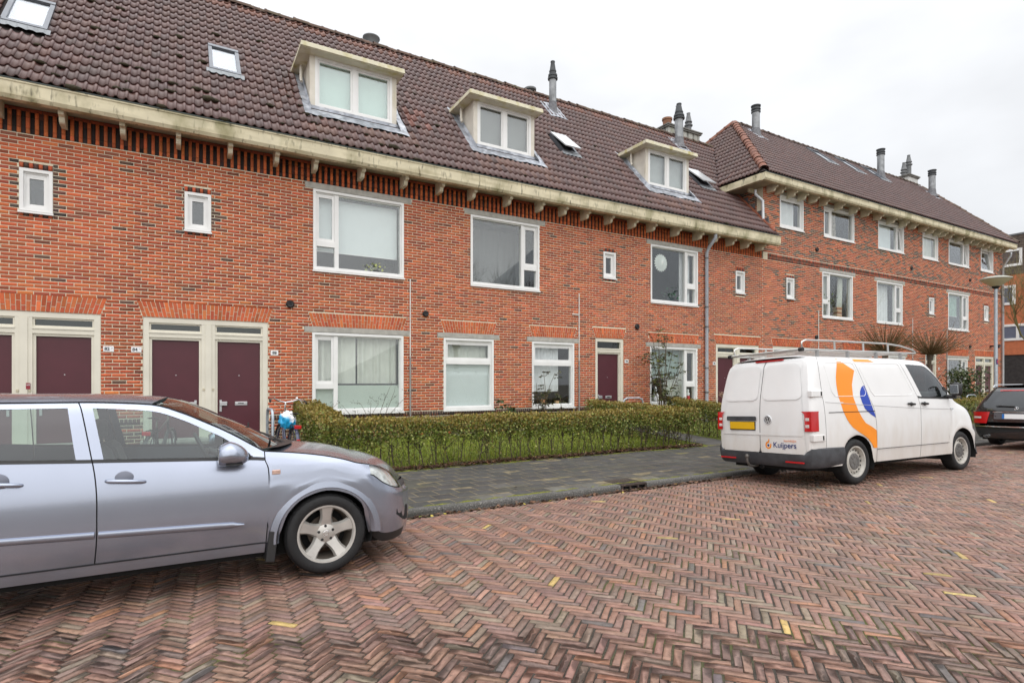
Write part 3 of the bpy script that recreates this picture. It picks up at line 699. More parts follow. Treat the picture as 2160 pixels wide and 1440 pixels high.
# rear and gable walls
for house, x0, x1, h in ((hl, LX0, LX1, 6.6), (hr, LX1+.25, RX1, 8.5)):
    b = MB(); b.box(x0, x1, 21.0, 21.2, 0, h); 
    gx = x0 if house is hl else x1-.2; rz = RZ if house is hl else RZ1; e0 = h
    b.prism([(13.3, 0), (21, 0), (21, e0), (17, rz-.15), (13.3, e0+.1)], gx, gx+.2, 'x'); b.build('rear_wall', mat('plain_brick', (.30, .09, .05), .9, var=.2), house)
# ------------------------------------------------------------------ roofs
TW, TE = .152, .352
slate = mat('roof_membrane', (.03, .022, .02), .9)
uu = [0, .12, .30, .5, .64, .76, .88, 1.0, 1.04]; nn = [.020, .004, -.004, .000, .014, .036, .042, .026, .012]
tv = []; 
for v, dn in ((0, .026), (1.12, -.004)):
    for u, q in zip(uu, nn): tv.append(((u-.5)*TW, v*TE, q+dn))
for u, q in zip(uu, nn): tv.append(((u-.5)*TW, .004, q+.026-.020))
K = len(uu); tf = [(i, i+1, K+i+1, K+i) for i in range(K-1)]+[(2*K+i, 2*K+i+1, i+1, i) for i in range(K-1)]
TPAL = [((.100, .044, .038), 64), ((.086, .041, .038), 22), ((.115, .050, .040), 13), ((.135, .056, .042), 1)]
tpc = np.array([p[0] for p in TPAL]); tpw = np.array([p[1] for p in TPAL], float); tpw /= tpw.sum()
DORM = [(2.53, 4.57), (6.67, 8.57), (12.75, 14.69)]
def tiles(house, rname, X0, X1, keep, e, zf, slope, seedrow=0, ax=None, org=None, red=None):
    """ax: across, up and normal directions of the slope; org: its lower left corner"""
    A, U, Nn = [np.array(v, float) for v in ax]; Ms = []; cols = []
    wid = X1-X0; nrow = int(slope/TE)+1
    for r in range(nrow):
        for i in range(int(wid/TW)+1):
            p = np.array(org)+A*(i+.5)*TW+U*(r*TE)
            mid = p+U*TE*.5
            if not keep(mid): continue
            if r*TE > slope-.10: continue
            c = tpc[rng.choice(len(TPAL), p=tpw)]
            if red is not None: c = red(mid, c)
            k = rng.normal(0, .004, 2)
            Ms.append(TRS(p+Nn*(.012+rng.normal(0, .0015))+A*rng.normal(0, .002), A+Nn*k[0], U+A*rng.normal(0, .006)+Nn*k[1], Nn, (1, 1, 1))); cols.append(vary(c, .065, .02))
    return Ms, cols
def slab(house, pts):
    b = MB(); b.add(pts, [tuple(range(len(pts)))]); o = b.build('roof', slate, house); return o
sl = math.hypot(RY-EY, RZ-EZ); uL = ((RY-EY)/sl, (RZ-EZ)/sl)
sr = math.hypot(RY-EY, RZ1-RZ0); uR = ((RY-EY)/sr, (RZ1-RZ0)/sr)
hs = math.hypot(HAX-HX, RZ1-RZ0); uH = ((HAX-HX)/hs, (RZ1-RZ0)/hs)
SKY = [(-2.87, -2.19, 13.80, 14.72), (.53, 1.15, 13.87, 14.74), (9.93, 10.50, 14.05, 14.78), (15.85, 16.50, 14.05, 14.80)]
SKYR = [(26.2, 27.1, 15.72, 16.72), (28.6, 29.5, 15.72, 16.78), (31.0, 31.9, 15.75, 16.82)]
def xvalley(zz): return LX1 if zz < 8.55 else HX+(zz-RZ0)/(RZ1-RZ0)*(HAX-HX)
def keepL(p):
    x, y, zz = p
    if x > xvalley(zz)-.02: return False
    for a, c in DORM:
        if a-.16 < x < c+.16 and y > 13.20 and zz < 9.25: return False
    for a, c, e, f in SKY:
        if a-.05 < x < c+.05 and e-.10 < y < f+.06: return False
    return True
def redL(p, c):
    x, y, zz = p
    for a, c2 in DORM:
        if a-.3 < x < c2+.3 and 12.6 < y < 13.25 and rng.random() < .55: return np.array((.14, .062, .045))
    if 4.9 < x < 5.6 and 13.6 < y < 14.2 and rng.random() < .7: return np.array((.19, .062, .042))
    if y > 16.55: return np.array((.17, .06, .035)) if rng.random() < .6 else c
    return c
rl = slab(hl, [(LX0, EY, EZ), (18.05, EY, EZ), (18.05, 14.19, zl(14.19)), (20.05, RY, RZ), (LX0, RY, RZ)])
b = MB(); b.add([(LX0, RY, RZ), (25, RY, RZ), (25, 21.6, EZ), (LX0, 21.6, EZ)], [(0, 1, 2, 3)]); b.build('rear_slope', slate, rl)
roof_kw = dict(rough=.36, var=.10, vscale=18, bump=.3, bscale=200, extra=both(blotch((.03, .024, .016), (60, 60, 60), .67, .72, .8, 2), blotch((.05, .036, .026), (1.2, 1.2, 1.2), .58, .78, .4)), spec=.7)
Ms, cols = tiles(hl, 'roof', LX0, 20.2, keepL, None, None, sl, ax=[(1, 0, 0), (0, *uL), (0, -uL[1], uL[0])], org=(LX0, EY-.01, EZ), red=redL)
pieces('roof_tile', rl, tv, tf, Ms, cols, 'roof_tile', 300, 'roof_tile_field', **roof_kw)
rr = slab(hr, [(HX, EY, RZ0), (RX1+.2, EY, RZ0), (RX1+.2, RY, RZ1), (HAX, RY, RZ1)])
b = MB(); b.add([(HX, EY, RZ0), (HAX, RY, RZ1), (HX, 21.6, RZ0)], [(0, 1, 2)]); b.build('hip_slope', slate, rr)
b = MB(); b.add([(HAX, RY, RZ1), (RX1+.2, RY, RZ1), (RX1+.2, 21.6, RZ0), (HX, 21.6, RZ0)], [(0, 1, 2, 3)]); b.build('rear_slope', slate, rr)
def keepR(p):
    x, y, zz = p
    if x < HX+(y-EY)/(RY-EY)*(HAX-HX)+.06: return False
    return not any(a-.05 < x < c+.05 and e-.1 < y < f+.06 for a, c, e, f in SKYR)
Ms, cols = tiles(hr, 'roof', HX, RX1+.2, keepR, None, None, sr, ax=[(1, 0, 0), (0, *uR), (0, -uR[1], uR[0])], org=(HX, EY-.01, RZ0))
def keepH(p):
    x, y, zz = p; t = (x-HX)/(HAX-HX)
    return EY+t*(RY-EY)+.05 < y < 21.6-t*(21.6-RY)-.05 and (y < 14.35 or zz > zl(min(y, 2*RY-y))-.02)
M2, c2 = tiles(hr, 'roof', EY, 21.6, keepH, None, None, hs, ax=[(0, -1, 0), (uH[0], 0, uH[1]), (-uH[1], 0, uH[0])], org=(HX-.01, 21.6, RZ0), red=lambda p, c: np.array((.10, .045, .035)) if rng.random() < .4 else c)
pieces('roof_tile', rr, tv, tf, Ms+M2, cols+c2, 'roof_tile', 300, 'roof_tile_field', **roof_kw)
# ridge and hip tiles
def ridge_tile(w=.13, ln=.40):
    b = MB(); P = []
    for t, k in ((0, 1.08), (.12, 1.08), (.13, .98), (1.06, .92)):
        P.append([(t*ln, w*k*math.cos(a), w*k*.85*math.sin(a)) for a in np.linspace(-.15, PI+.15, 9)])
    b.grid(P); return b
rt_m = mat('ridge_tile', (.105, .062, .045), .75, var=.4, vscale=5, bump=.4, bscale=60, extra=blotch((.12, .11, .06), (3, 3, 3), .5, .7, .6))
hip_m = mat('hip_tile', (.20, .075, .045), .7, var=.3, vscale=4, bump=.4, bscale=60, extra=blotch((.30, .16, .10), (6, 6, 6), .55, .7, .6))
me = ridge_tile().mesh('ridge_tile', rt_m, 40); me2 = ridge_tile(.15, .42).mesh('ridge_tile', hip_m, 40)
def ridge(roof, p0, p1, me, step=.38):
    p0, p1 = Vector(p0), Vector(p1); d = (p1-p0); n = int(d.length/step); d.normalize(); s = d.cross((0, 0, 1)).normalized(); u = s.cross(d)
    R = Matrix((d, -s, u)).transposed().to_4x4()
    for i in range(n):
        o = bpy.data.objects.new('ridge_tile', me); o.matrix_basis = Matrix.Translation(p0+d*(i*step)+Vector(rng.normal(0, .006, 3))) @ R @ Matrix.Rotation(rng.normal(0, .02), 4, 'Z'); reg(o, roof)
ridge(rl, (LX0, RY, RZ+.02), (20.0, RY, RZ+.02), me)
ridge(rr, (HAX, RY, RZ1+.02), (RX1+.2, RY, RZ1+.02), me)
ridge(rr, (HX+.1, EY+.1, RZ0+.10), (HAX, RY, RZ1+.03), me2); ridge(rr, (HX+2.9, 21.6-3.2, RZ0+3.0), (HAX, RY, RZ1+.03), me2)
ridge(rr, (RX1+.2, EY, RZ0+.05), (RX1+.2, RY, RZ1+.03), me, .36)
# valley lead and stepped flashings
b = MB(); q = [(xvalley(zz), EY+(zz-EZ)/(RZ-EZ)*(RY-EY), zz) for zz in np.linspace(8.75, 11.68, 8)]
b.grid([[(x-.10, y-.02, zz+.045) for x, y, zz in q], [(x, y, zz+.025) for x, y, zz in q], [(x+.10, y-.02, zz+.10) for x, y, zz in q]]); b.build('valley_lead', lead, rr, smooth=60)
b = MB()
for i in range(6):
    y = EY+.35+i*.28; b.box(LX1-.012, LX1+.008, y, y+.30, zl(y)-.02, zl(y)+.34)
b.build('step_flashing', mat('dark_lead', (.13, .13, .14), .6, .2, var=.4, vscale=10), rr)
b = MB(); b.box(LX1+.02, LX1+.32, WY-.02, WY-.004, 6.55, 6.85); b.build('lead_apron', lead, rr)
# verge tiles along the taller wall
for i in range(8):
    y = EY+.05+i*.22; b = MB(); b.tube([(LX1-.09, y, zl(y)+.085), (LX1-.09, y+.24, zl(y+.24)+.075)], [.06, .05], 8); b.build('verge_tile', mat('verge_clay', (.24, .075, .04), .75, var=.25), rl, smooth=60)
# moss clumps
ml = MB()
for i in range(110):
    x = rng.uniform(-3.4, 17) if i > 60 else rng.uniform(-3.2, 5); r = rng.integers(0, 14) if i > 40 else rng.integers(0, 5); y = EY+r*TE*uL[0]-.01
    if not keepL((x, y+.05, zl(y))): continue
    w = rng.uniform(.03, .075)*(1.6 if rng.random() < .07 else 1); c = Vector((x, y-.035, zl(y)+.045)); b0 = len(ml.v)
    bm = bmesh.new(); bmesh.ops.create_icosphere(bm, subdivisions=1, radius=w)
    for v in bm.verts: v.co = c+Vector((v.co.x*1.5*rng.uniform(.7, 1.3), v.co.y*.7*rng.uniform(.6, 1.3), v.co.z*.6*rng.uniform(.6, 1.3)))
    bm.verts.index_update(); ml.add([v.co for v in bm.verts], [[v.index for v in f.verts] for f in bm.faces]); bm.free()
o = ml.build('moss_field', mat('roof_moss', (.038, .030, .014), .95, var=.5, vscale=30, bump=.8, bscale=120), rl, smooth=180, kind='stuff')
# dormers
curt_grey = mat('net_curtain', (.50, .51, .52), .8, var=.06)
for k, (a, c) in enumerate(DORM):
    zb, zt, yf = 7.83, 8.98, 13.50; yb = EY+(zt-EZ)/(RZ-EZ)*(RY-EY)
    d = thing('dormer', None, None, (a, yf, zb)); d.parent = hl; d.matrix_parent_inverse = WM[hl.name].inverted()
    for xx, s in ((a, 1), (c, -1)):
        b = MB(); b.prism([(yf+.09, zb-.02), (yf+.09, zt), (yb+.05, zt)], min(xx+s*.015, xx+s*.06), max(xx+s*.015, xx+s*.06), 'x'); b.build('cheek', dormer_white, d)
        b = MB(); b.box(min(xx, xx+s*.115), max(xx, xx+s*.115), yf-.02, yf+.088, zb, zt); b.build('corner_post', dormer_white, d)
    b = MB(); b.box(a-.23, c+.10, yf-.30, yb+.15, zt+.022, zt+.09); b.box(a-.22, c+.09, yf-.285, yb+.1, zt, zt+.02)
    for i in range(3): b.box(a-.243+.004*i, c+.113-.004*i, yf-.315+.004*i, yb+.2, zt+.014+i*.035, zt+.045+i*.035)
    b.build('dormer_roof', dormer_trim, d)
    # window frame of the dormer
    win = window(d, a+.115, zb, c-a-.23, zt-zb, 'D', wy=yf-.02, sill=False, room=grey_room, rd=.55) if False else None
    wb = MB(); x0, x1 = a+.115, c-.115; y = yf-.015
    ring(wb, x0, x1, zb, zt, .06, y-.01, y+.1); mid = (x0+x1)/2; wb.box(mid-.05, mid+.05, y, y+.1, zb+.06, zt-.06)
    wo = wb.build('window_frame', white, d)
    for p0, p1 in ((x0+.05, mid-.04), (mid+.04, x1-.05)):
        q = MB(); ring(q, p0, p1, zb+.05, zt-.05, .055, y+.02, y+.07); q.build('sash', white, d)
        q = MB(); q.box(p0+.05, p1-.05, y+.04, y+.048, zb+.1, zt-.1); q.build('pane', pane_m if k else glass('pale_glass', (.93, .99, .97), 2.0), d)
    q = MB(); q.box(x0, x1, y+.16, y+.19, zb, zt); q.build('interior', [mat('white_blind', (.62, .66, .64), .8, var=.04), mat('grey_blind', (.22, .225, .23), .8, var=.06), curt_grey][k], d)
    # lead round the foot
    b = MB(); n = 14
    def wob(i): return .02*math.sin(i*2.1)+.015*math.sin(i*5.3)
    zs = lambda y: zl(y)
    b.grid([[(a-.20+(c-a+.40)*i/n, yf-.04, zb+.01) for i in range(n+1)], [(a-.20+(c-a+.40)*i/n, yf-.05, zb-.12) for i in range(n+1)],
            [(a-.20+(c-a+.40)*i/n, yf-.2, zs(yf-.2)+.08) for i in range(n+1)], [(a-.22+(c-a+.44)*i/n, yf-.36+wob(i), zs(yf-.36+wob(i))+.075) for i in range(n+1)]])
    for xx, s in ((a, -1), (c, 1)):
        b.grid([[(xx+s*.005, y, zs(y)+.16) for y in np.linspace(yf-.25, yb+.1, 8)], [(xx+s*.03, y, zs(y)+.06) for y in np.linspace(yf-.25, yb+.1, 8)], [(xx+s*(.20+.02*math.sin(y*9)), y, zs(y)+.075) for y in np.linspace(yf-.3, yb+.25, 8)]])
    b.build('lead_flashing', lead, d, smooth=50)
    b = MB(); b.tube([(a-.09, yf+.55, zt), (a-.09, yf+.55, zt-.30), (a-.09, yf+.50, zt-.40)], .035, 10); b.build('drain_pipe', dormer_white, d, smooth=60)
# roof windows
vel = mat('grey_aluminium', (.16, .17, .19), .4, .6)
def roof_window(house, a, c, e, f, zf, u, open_=0., shade_m=None):
    """a frame lying in the slope"""
    nrm = Vector((0, -u[1], u[0])); up = Vector((0, u[0], u[1])); ln = (f-e)/u[0]; o0 = Vector((a, e, zf(e)))+nrm*.045
    R = Matrix(((1, 0, 0), tuple(up), tuple(nrm))).transposed().to_4x4(); T = Matrix.Translation(o0) @ R; w = c-a
    b = MB(); b.box(0, w, 0, .085, -.05, .055); b.box(0, w, ln-.11, ln, -.05, .065); b.box(0, .075, .085, ln-.11, -.05, .055); b.box(w-.075, w, .085, ln-.11, -.05, .055)
    fr = b.build('roof_window', vel, house); fr.matrix_basis = T
    b = MB(); b.box(.06, w-.06, .07, ln-.1, .02, .028); p = b.build('pane', glass('sky_glass', (.95, .97, .98), 2.2), fr); p.matrix_basis = Matrix() if not open_ else Matrix.Translation((0, ln, .03)) @ Matrix.Rotation(open_, 4, 'X') @ Matrix.Translation((0, -ln, 0))
    b = MB(); b.box(.05, w-.05, .06, ln-.09, -.036, -.03); p = b.build('interior', shade_m or mat('pale_blind', (.22, .23, .235), .8), fr)
    b = MB(); n = 16; b.grid([[(-.06+(w+.12)*i/n, 0, .045) for i in range(n+1)], [(-.06+(w+.12)*i/n, -.17, .035+.014*math.sin(i*PI*.62)) for i in range(n+1)]]); p = b.build('flashing', mat('pleated_lead', (.22, .235, .25), .5, .3, var=.2), fr)
    if open_:
        b = MB(); b.box(.0, w, .0, ln, .0, .035); p = b.build('flap', mat('flap_glass', (.60, .63, .65), .12, .2, var=.02), fr); p.matrix_basis = Matrix.Translation((0, ln, .06)) @ Matrix.Rotation(open_, 4, 'X') @ Matrix.Translation((0, -ln, 0))
for i, (a, c, e, f) in enumerate(SKY): roof_window(hl, a, c, e, f, zl, uL, -.13 if i > 1 else 0, dark_void if i > 1 else None)
for a, c, e, f in SKYR: roof_window(hr, a, c, e, f, zr, uR)
# flues and chimneys
def flue(house, x, y, zf, top, r, kind, base=True):
    zb = zf-.1
    b = MB(); b.lathe([(r, zb), (r, top-.62*(kind == 'cone')-.30*(kind == 'cap'))], (x, y, 0), 'z', 18); f = b.build('flue_pipe', mat('flue_steel', (.27, .28, .29), .45, .45, var=.3, vscale=5, extra=blotch((.08, .08, .08), (6, 6, 1.2), .55, .7, .6)), house, smooth=40)
    if kind == 'cone':
        t = top-.62; pr = [(r*1.0, t-.02), (r*1.35, t-.01), (r*1.4, t+.04), (r*1.12, t+.05), (r*1.12, t+.09), (r*1.28, t+.10), (r*1.25, t+.16), (r*.9, t+.17), (r*.9, t+.24), (r*1.0, t+.25), (r*1.0, t+.29), (r*.88, t+.30), (r*.55, t+.56), (r*.62, t+.58), (r*.62, t+.62), (0, t+.62)]
    else:
        t = top-.30; pr = [(r, t-.02), (r*1.2, t), (r*1.2, t+.05), (r*1.0, t+.06), (r*1.0, t+.11), (r*1.22, t+.12), (r*1.22, t+.16), (r, t+.17), (r, t+.24), (r*1.22, t+.25), (r*1.28, t+.30), (0, t+.30)]
    b = MB(); b.lathe(pr, (x, y, 0), 'z', 18); b.build('cowl', mat('dark_cowl', (.06, .065, .07), .5, .3, var=.2), f, smooth=40)
    if base:
        b = MB(); b.lathe([(r*1.9, zf-.16), (r*1.25, zf+.02), (r*1.06, zf+.30), (r*1.0, zf+.32)], (x, y, 0), 'z', 18); b.build('collar', mat('dark_lead'), f, smooth=60)
        q = zl if house is hl else zr; b = MB(); b.grid([[(x-.35, yy, q(yy)+.085), (x, yy, q(yy)+.11), (x+.35, yy, q(yy)+.085)] for yy in (y-.42, y-.1, y+.3)]); b.build('flashing', lead, f, smooth=60)
flue(hl, 11.09, 16.26, 10.87, 12.59, .125, 'cone'); flue(hl, 17.35, 16.43, 11.05, 12.74, .165, 'cone')
flue(hr, 21.95, 16.3, 12.40, 13.72, .165, 'cap'); flue(hr, 32.2, 16.3, 12.40, 13.9, .17, 'cap'); flue(hr, 37.05, 16.0, 12.2, 13.6, .17, 'cap')
b = MB(); b.lathe([(.18, 11.3), (.18, 12.02), (.15, 12.05)], (5.12, 17.5, 0), 'z', 20); b.lathe([(.26, 11.86), (.20, 11.90), (.16, 11.93)], (5.12, 17.5, 0), 'z', 20); b.lathe([(0, 12.26), (.26, 12.24), (.265, 12.21), (.17, 12.06), (.17, 11.9)], (5.12, 17.5, 0), 'z', 20); b.build('roof_vent', mat('zinc_dull', (.16, .165, .17), .6, .3, var=.2), hl, smooth=40)
b = MB(); b.lathe([(.15, 11.4), (.15, 12.05), (.22, 12.10), (.22, 12.16), (0, 12.17)], (10.95, 17.5, 0), 'z', 18); b.build('roof_vent', mat('zinc_dull'), hl, smooth=40)
def chimney(house, x0, x1, y0, y1, zb, zt, pots, m):
    b = MB(); b.box(x0, x1, y0, y1, zb, zt-.12); ch = b.build('chimney', m, house)
    b = MB(); b.box(x0-.06, x1+.06, y0-.06, y1+.06, zt-.118, zt-.05); b.box(x0-.1, x1+.1, y0-.1, y1+.1, zt-.049, zt); b.build('coping', mat('weathered_slab', (.20, .195, .18), .9, var=.3), ch)
    for px, py, h, kind in pots:
        if kind == 'pot': b = MB(); b.lathe([(.17, zt), (.20, zt+h*.8), (.23, zt+h*.82), (.23, zt+h), (.18, zt+h)], (px, py, 0), 'z', 16); b.build('chimney_pot', mat('clay_pot', (.25, .12, .07), .8, var=.3), ch, smooth=40)
        else:
            r = .11; b = MB(); t = zt+h; b.lathe([(r*1.2, zt), (r*1.2, t-.62), (r*1.7, t-.60), (r*1.7, t-.55), (r*1.1, t-.54), (r*1.1, t-.45), (r*1.5, t-.44), (r*1.5, t-.40), (r*1.3, t-.38), (r*.7, t-.06), (r*.8, t), (0, t)], (px, py, 0), 'z', 16); b.build('flue_pipe', mat('zinc_dull'), ch, smooth=40)
ch_m = mat('lichen_render', (.46, .46, .42), .9, var=.2, vscale=4, extra=both(blotch((.05, .05, .045), (6, 6, 1.5), .5, .65, .8), blotch((.2, .22, .10), (3, 3, 2), .5, .7, .5)))
chimney(hl, 18.65, 20.65, 18.3, 19.1, 10.8, 12.98, [(19.0, 18.7, .45, 'pot'), (19.45, 18.5, 1.05, 'flue'), (20.25, 18.6, .95, 'flue')], ch_m)
chimney(hr, 36.5, 37.55, 16.95, 17.65, 11.5, 13.6, [(36.7, 17.3, .8, 'flue'), (37.25, 17.3, 1.35, 'flue')], mat('white_render', (.6, .6, .58), .8))
# downpipes, cables, vents, number plates
b = MB(); yd = WY-.075
b.tube([(14.86, EY+.1, 6.30), (14.86, EY+.1, 6.18), (14.90, WY-.2, 5.95), (14.92, yd, 5.78), (14.92, yd, .2)], .056, 12); dp = b.build('drainpipe', mat('grey_pvc', (.42, .45, .50), .45, var=.08), hl, smooth=60)
b = MB()
for zz in (5.6, 4.0, 3.35, 2.0, 1.2): b.lathe([(.06, zz-.03), (.06, zz+.03)], (14.92, yd, 0), 'z', 12)
b.build('pipe_clamp', mat('zinc_dull'), dp)
b = MB(); b.tube([(37.45, EY+.15, 8.30), (37.45, EY+.15, 8.15), (37.52, yd, 7.6), (37.52, yd, .2)], .055, 10); b.build('drainpipe', zinc, hr, smooth=60)
b = MB(); b.tube([(17.62, 13.1, 8.35), (17.62, 13.1, 8.2), (17.80, 12.94, 7.95), (17.82, 12.93, 6.9)], .05, 10); b.tube([(17.82, 12.93, 6.9), (17.86, 12.9, 6.72)], .055, 10); b.build('drainpipe', mat('white_pipe', (.6, .62, .64), .4, .2), hr, smooth=60)
wp = mat('white_conduit', (.72, .71, .68), .5); gp = mat('grey_conduit', (.30, .29, .28), .5)
for house, x, zt, zm, el in ((hl, 4.74, 4.0, 2.15, 0), (hl, 9.755, 4.05, 2.15, 1), (hr, 21.2, 4.3, 2.3, 0), (hr, 28.3, 4.4, 2.6, 0), (hr, 31.5, 4.1, 2.9, 0)):
    b = MB(); b.tube([(x, WY-.02, zm), (x, WY-.02, zt)], .014, 8); 
    if el: b.tube([(x-.24, WY-.02, 3.45), (x, WY-.02, 3.45)], .014, 8)
    b.build('conduit', wp, house); b = MB(); b.tube([(x, WY-.025, .3), (x, WY-.025, zm)], .021, 8); b.build('conduit_guard', gp, house)
for house, x, zz, r in ((hl, 2.03, 3.22, .085), (hl, 5.13, 3.20, .078), (hl, 11.94, 3.22, .085), (hl, 15.0, 3.24, .085), (hr, 21.1, 6.62, .085), (hr, 21.07, 3.26, .085), (hr, 28.2, 6.62, .08), (hr, 33.9, 6.6, .08), (hr, 33.9, 3.3, .08), (hr, 27.8, 3.3, .08)):
    b = MB(); b.lathe([(r*.95, 0), (r, -.03), (r*.7, -.06), (0, -.05)], (x, WY, zz), 'y', 16)
    for j in range(8):
        t = j*PI/4; b.tube([(x+r*.2*math.cos(t), WY-.055, zz+r*.2*math.sin(t)), (x+r*1.02*math.cos(t), WY-.035, zz+r*1.02*math.sin(t))], r*.11, 5)
    b.build('wall_vent', black_pl, house)
def text(s, size, loc, m, parent, name='lettering', rot=(PI/2, 0, 0), world=True, ex=.0008, align='CENTER', bold=0.):
    c = bpy.data.curves.new('t', 'FONT'); c.body = s; c.size = size; c.extrude = ex; c.align_x = align; c.align_y = 'CENTER'; c.offset = bold
    t = bpy.data.objects.new('t', c); COL.objects.link(t); bpy.context.view_layer.update()
    me = bpy.data.meshes.new_from_object(t.evaluated_get(bpy.context.evaluated_depsgraph_get())); bpy.data.objects.remove(t); me.name = name; me.materials.clear(); me.materials.append(m)
    o = bpy.data.objects.new(name, me); o.matrix_basis = Matrix.Translation(loc) @ Euler(rot).to_matrix().to_4x4(); reg(o, parent, world); return o
ink = mat('black_ink', (.02, .02, .03), .5, var=0); enamel = mat('white_enamel', (.80, .81, .82), .3, var=.03)
for house, x, w, s in ((hl, -1.17, .165, '82'), (hl, -.735, .165, '84'), (hl, 1.72, .15, '88'), (hl, 11.53, .15, '94'), (hl, 15.36, .13, '96'), (hr, 30.75, .14, '98'), (hr, 34.3, .14, '100'), (hr, 36.8, .14, '102')):
    b = MB(); b.rbox(x-w/2, x+w/2, WY-.012, WY+.002, 2.165-.052, 2.165+.052, .004); p = b.build('number_plate', enamel, house)
    text(s, .082, (x-(.022 if len(s) < 3 and s in ('82', '84') else 0), WY-.014, 2.163), ink, p, bold=.002)
    if s in ('82', '84'): text('A', .04, (x+.055, WY-.014, 2.18), mat('grey_ink', (.4, .42, .45), .5, var=0), p)
b = MB(); b.box(-2.365, -2.305, WY-.004, WY+.004, 1.42, 1.53); st = b.build('sticker', mat('red_sticker', (.25, .015, .03), .4, var=0), hl); text('NEE', .035, (-2.335, WY-.0055, 1.495), enamel, st)
b = MB(); b.box(36.15, 36.3, WY-.30, WY, 3.35, 3.42); b.prism([(36.1, 3.28), (36.3, 3.38), (36.3, 3.46), (36.1, 3.36)], WY-.42, WY-.28, 'y'); b.build('wall_lamp', black_pl, hr)
# ------------------------------------------------------------------ vehicles
def pchip(xs, Y, xq):
    """monotone cubic through the keys; Y (k,d)"""
    xs = np.asarray(xs, float); Y = np.asarray(Y, float); h = np.diff(xs); dl = np.diff(Y, axis=0)/h[:, None]; k = len(xs)
    m = np.zeros_like(Y)
    if k == 2: m[:] = dl[0]
    else:
        for i in range(1, k-1):
            a, b = dl[i-1], dl[i]; w1, w2 = 2*h[i]+h[i-1], h[i]+2*h[i-1]
            with np.errstate(all='ignore'): v = (w1+w2)/(w1/a+w2/b)
            m[i] = np.where((a*b) > 0, v, 0)
        m[0] = dl[0]; m[-1] = dl[-1]
    q = np.clip(np.searchsorted(xs, xq, 'right')-1, 0, k-2); t = ((xq-xs[q])/h[q])[:, None]; H = h[q][:, None]
    return (2*t**3-3*t**2+1)*Y[q]+(t**3-2*t**2+t)*H*m[q]+(-2*t**3+3*t**2)*Y[q+1]+(t**3-t**2)*H*m[q+1]
class Loft:
    """keys: list of columns, each a list of (x, z, half width) from the sill upwards; cells are addressed by key and row intervals"""
    def __init__(s, keys, usub, vsub):
        K = np.array(keys, float); s.nk, s.nr = K.shape[:2]
        us = []; s.uk = []
        for i in range(s.nk-1):
            n = usub[i] if hasattr(usub, '__len__') else usub
            for t in range(n): us.append(i+t/n); s.uk.append(i)
        us.append(s.nk-1.0)
        A = np.stack([pchip(np.arange(s.nk), K[:, r], np.array(us)) for r in range(s.nr)], 1)     # (U, rows, 3)
        vs = []; s.vk = []
        for i in range(s.nr-1):
            n = vsub[i] if hasattr(vsub, '__len__') else vsub
            for t in range(n): vs.append(i+t/n); s.vk.append(i)
        vs.append(s.nr-1.0)
        s.G = np.stack([pchip(np.arange(s.nr), A[u], np.array(vs)) for u in range(len(us))], 0)      # (U, V, 3) x z hw
        s.us = np.array(us); s.vs = np.array(vs); s.uk = np.array(s.uk); s.vk = np.array(s.vk)
    def side(s, sg):
        return np.stack([s.G[..., 0], sg*s.G[..., 2], s.G[..., 1]], -1)
    def part(s, sel, sg, out=0.):
        P = s.side(sg); U, V = P.shape[:2]; b = MB(); idx = {}
        for u in range(U-1):
            for v in range(V-1):
                if not sel(s.uk[u], s.vk[v]): continue
                f = []
                for q in ((u, v), (u+1, v), (u+1, v+1), (u, v+1)):
                    if q not in idx: idx[q] = len(b.v); p = P[q]; b.v.append((p[0], p[1]+sg*out, p[2]))
                    f.append(idx[q])
                b.f.append(tuple(f)); b.mi.append(0)
        return b
    def top(s, u0, u1, row=-1, n=14, crown=lambda x: .03, bow=lambda x: 0., pw=2.):
        """a skin from the near to the far edge line between two keys"""
        i0 = int(np.argmin(abs(s.us-u0))); i1 = int(np.argmin(abs(s.us-u1))); b = MB(); P = []
        for i in range(i0, i1+1):
            x, zz, w = s.G[i, row]; u = s.us[i]
            P.append([(x+bow(u)*(1-abs(t)**pw), w*t, zz+crown(u)*(1-abs(t)**pw)) for t in np.linspace(-1, 1, n+1)])
        b.grid(P); return b
    def end(s, col, bow, r0=0, r1=None, n=18, pw=3.):
        b = MB(); P = []
        for j in range(len(s.vs)):
            if not (r0 <= s.vs[j] <= (s.nr-1 if r1 is None else r1)): continue
            x, zz, w = s.G[col, j]
            P.append([(x+bow(s.vs[j])*(1-abs(t)**pw), w*t, zz) for t in np.linspace(-1, 1, n+1)])
        b.grid(P); return b
rubber = mat('tyre_rubber', (.010, .010, .011), .7, var=.35, vscale=12, bump=.5, bscale=130)
blk = mat('black_trim', (.016, .016, .017), .5, var=.1)
gap_m = mat('panel_gap', (.006, .006, .007), .9, var=0)
under = mat('underbody', (.008, .008, .008), .95, var=0)
chrome = mat('chrome', (.75, .76, .78), .12, 1., var=0)
alloy = mat('alloy', (.50, .485, .455), .42, .55, var=.12, vscale=9)
interior_m = mat('car_interior', (.10, .105, .11), .9, var=.1)
car_glass = glass('car_glass', (.66, .77, .74), 1.8)
dark_glass = glass('tinted_glass', (.06, .07, .08), 1.8)
red_lens = mat('red_lens', (.50, .008, .012), .15, var=.06, coat=.6)
def tyre(b, R, r, w, o=(0, 0, 0)):
    """outer face at -y"""
    h = w/2; b.lathe([(r, -h*.80), (r+.012, -h*.93), (r+(R-r)*.45, -h*1.0), (r+(R-r)*.78, -h*.95), (R-.012, -h*.80), (R-.003, -h*.62), (R, 0), (R-.003, h*.62), (R-.012, h*.8), (R-(R-r)*.4, h), (r, h*.85)], o, 'y', 48)
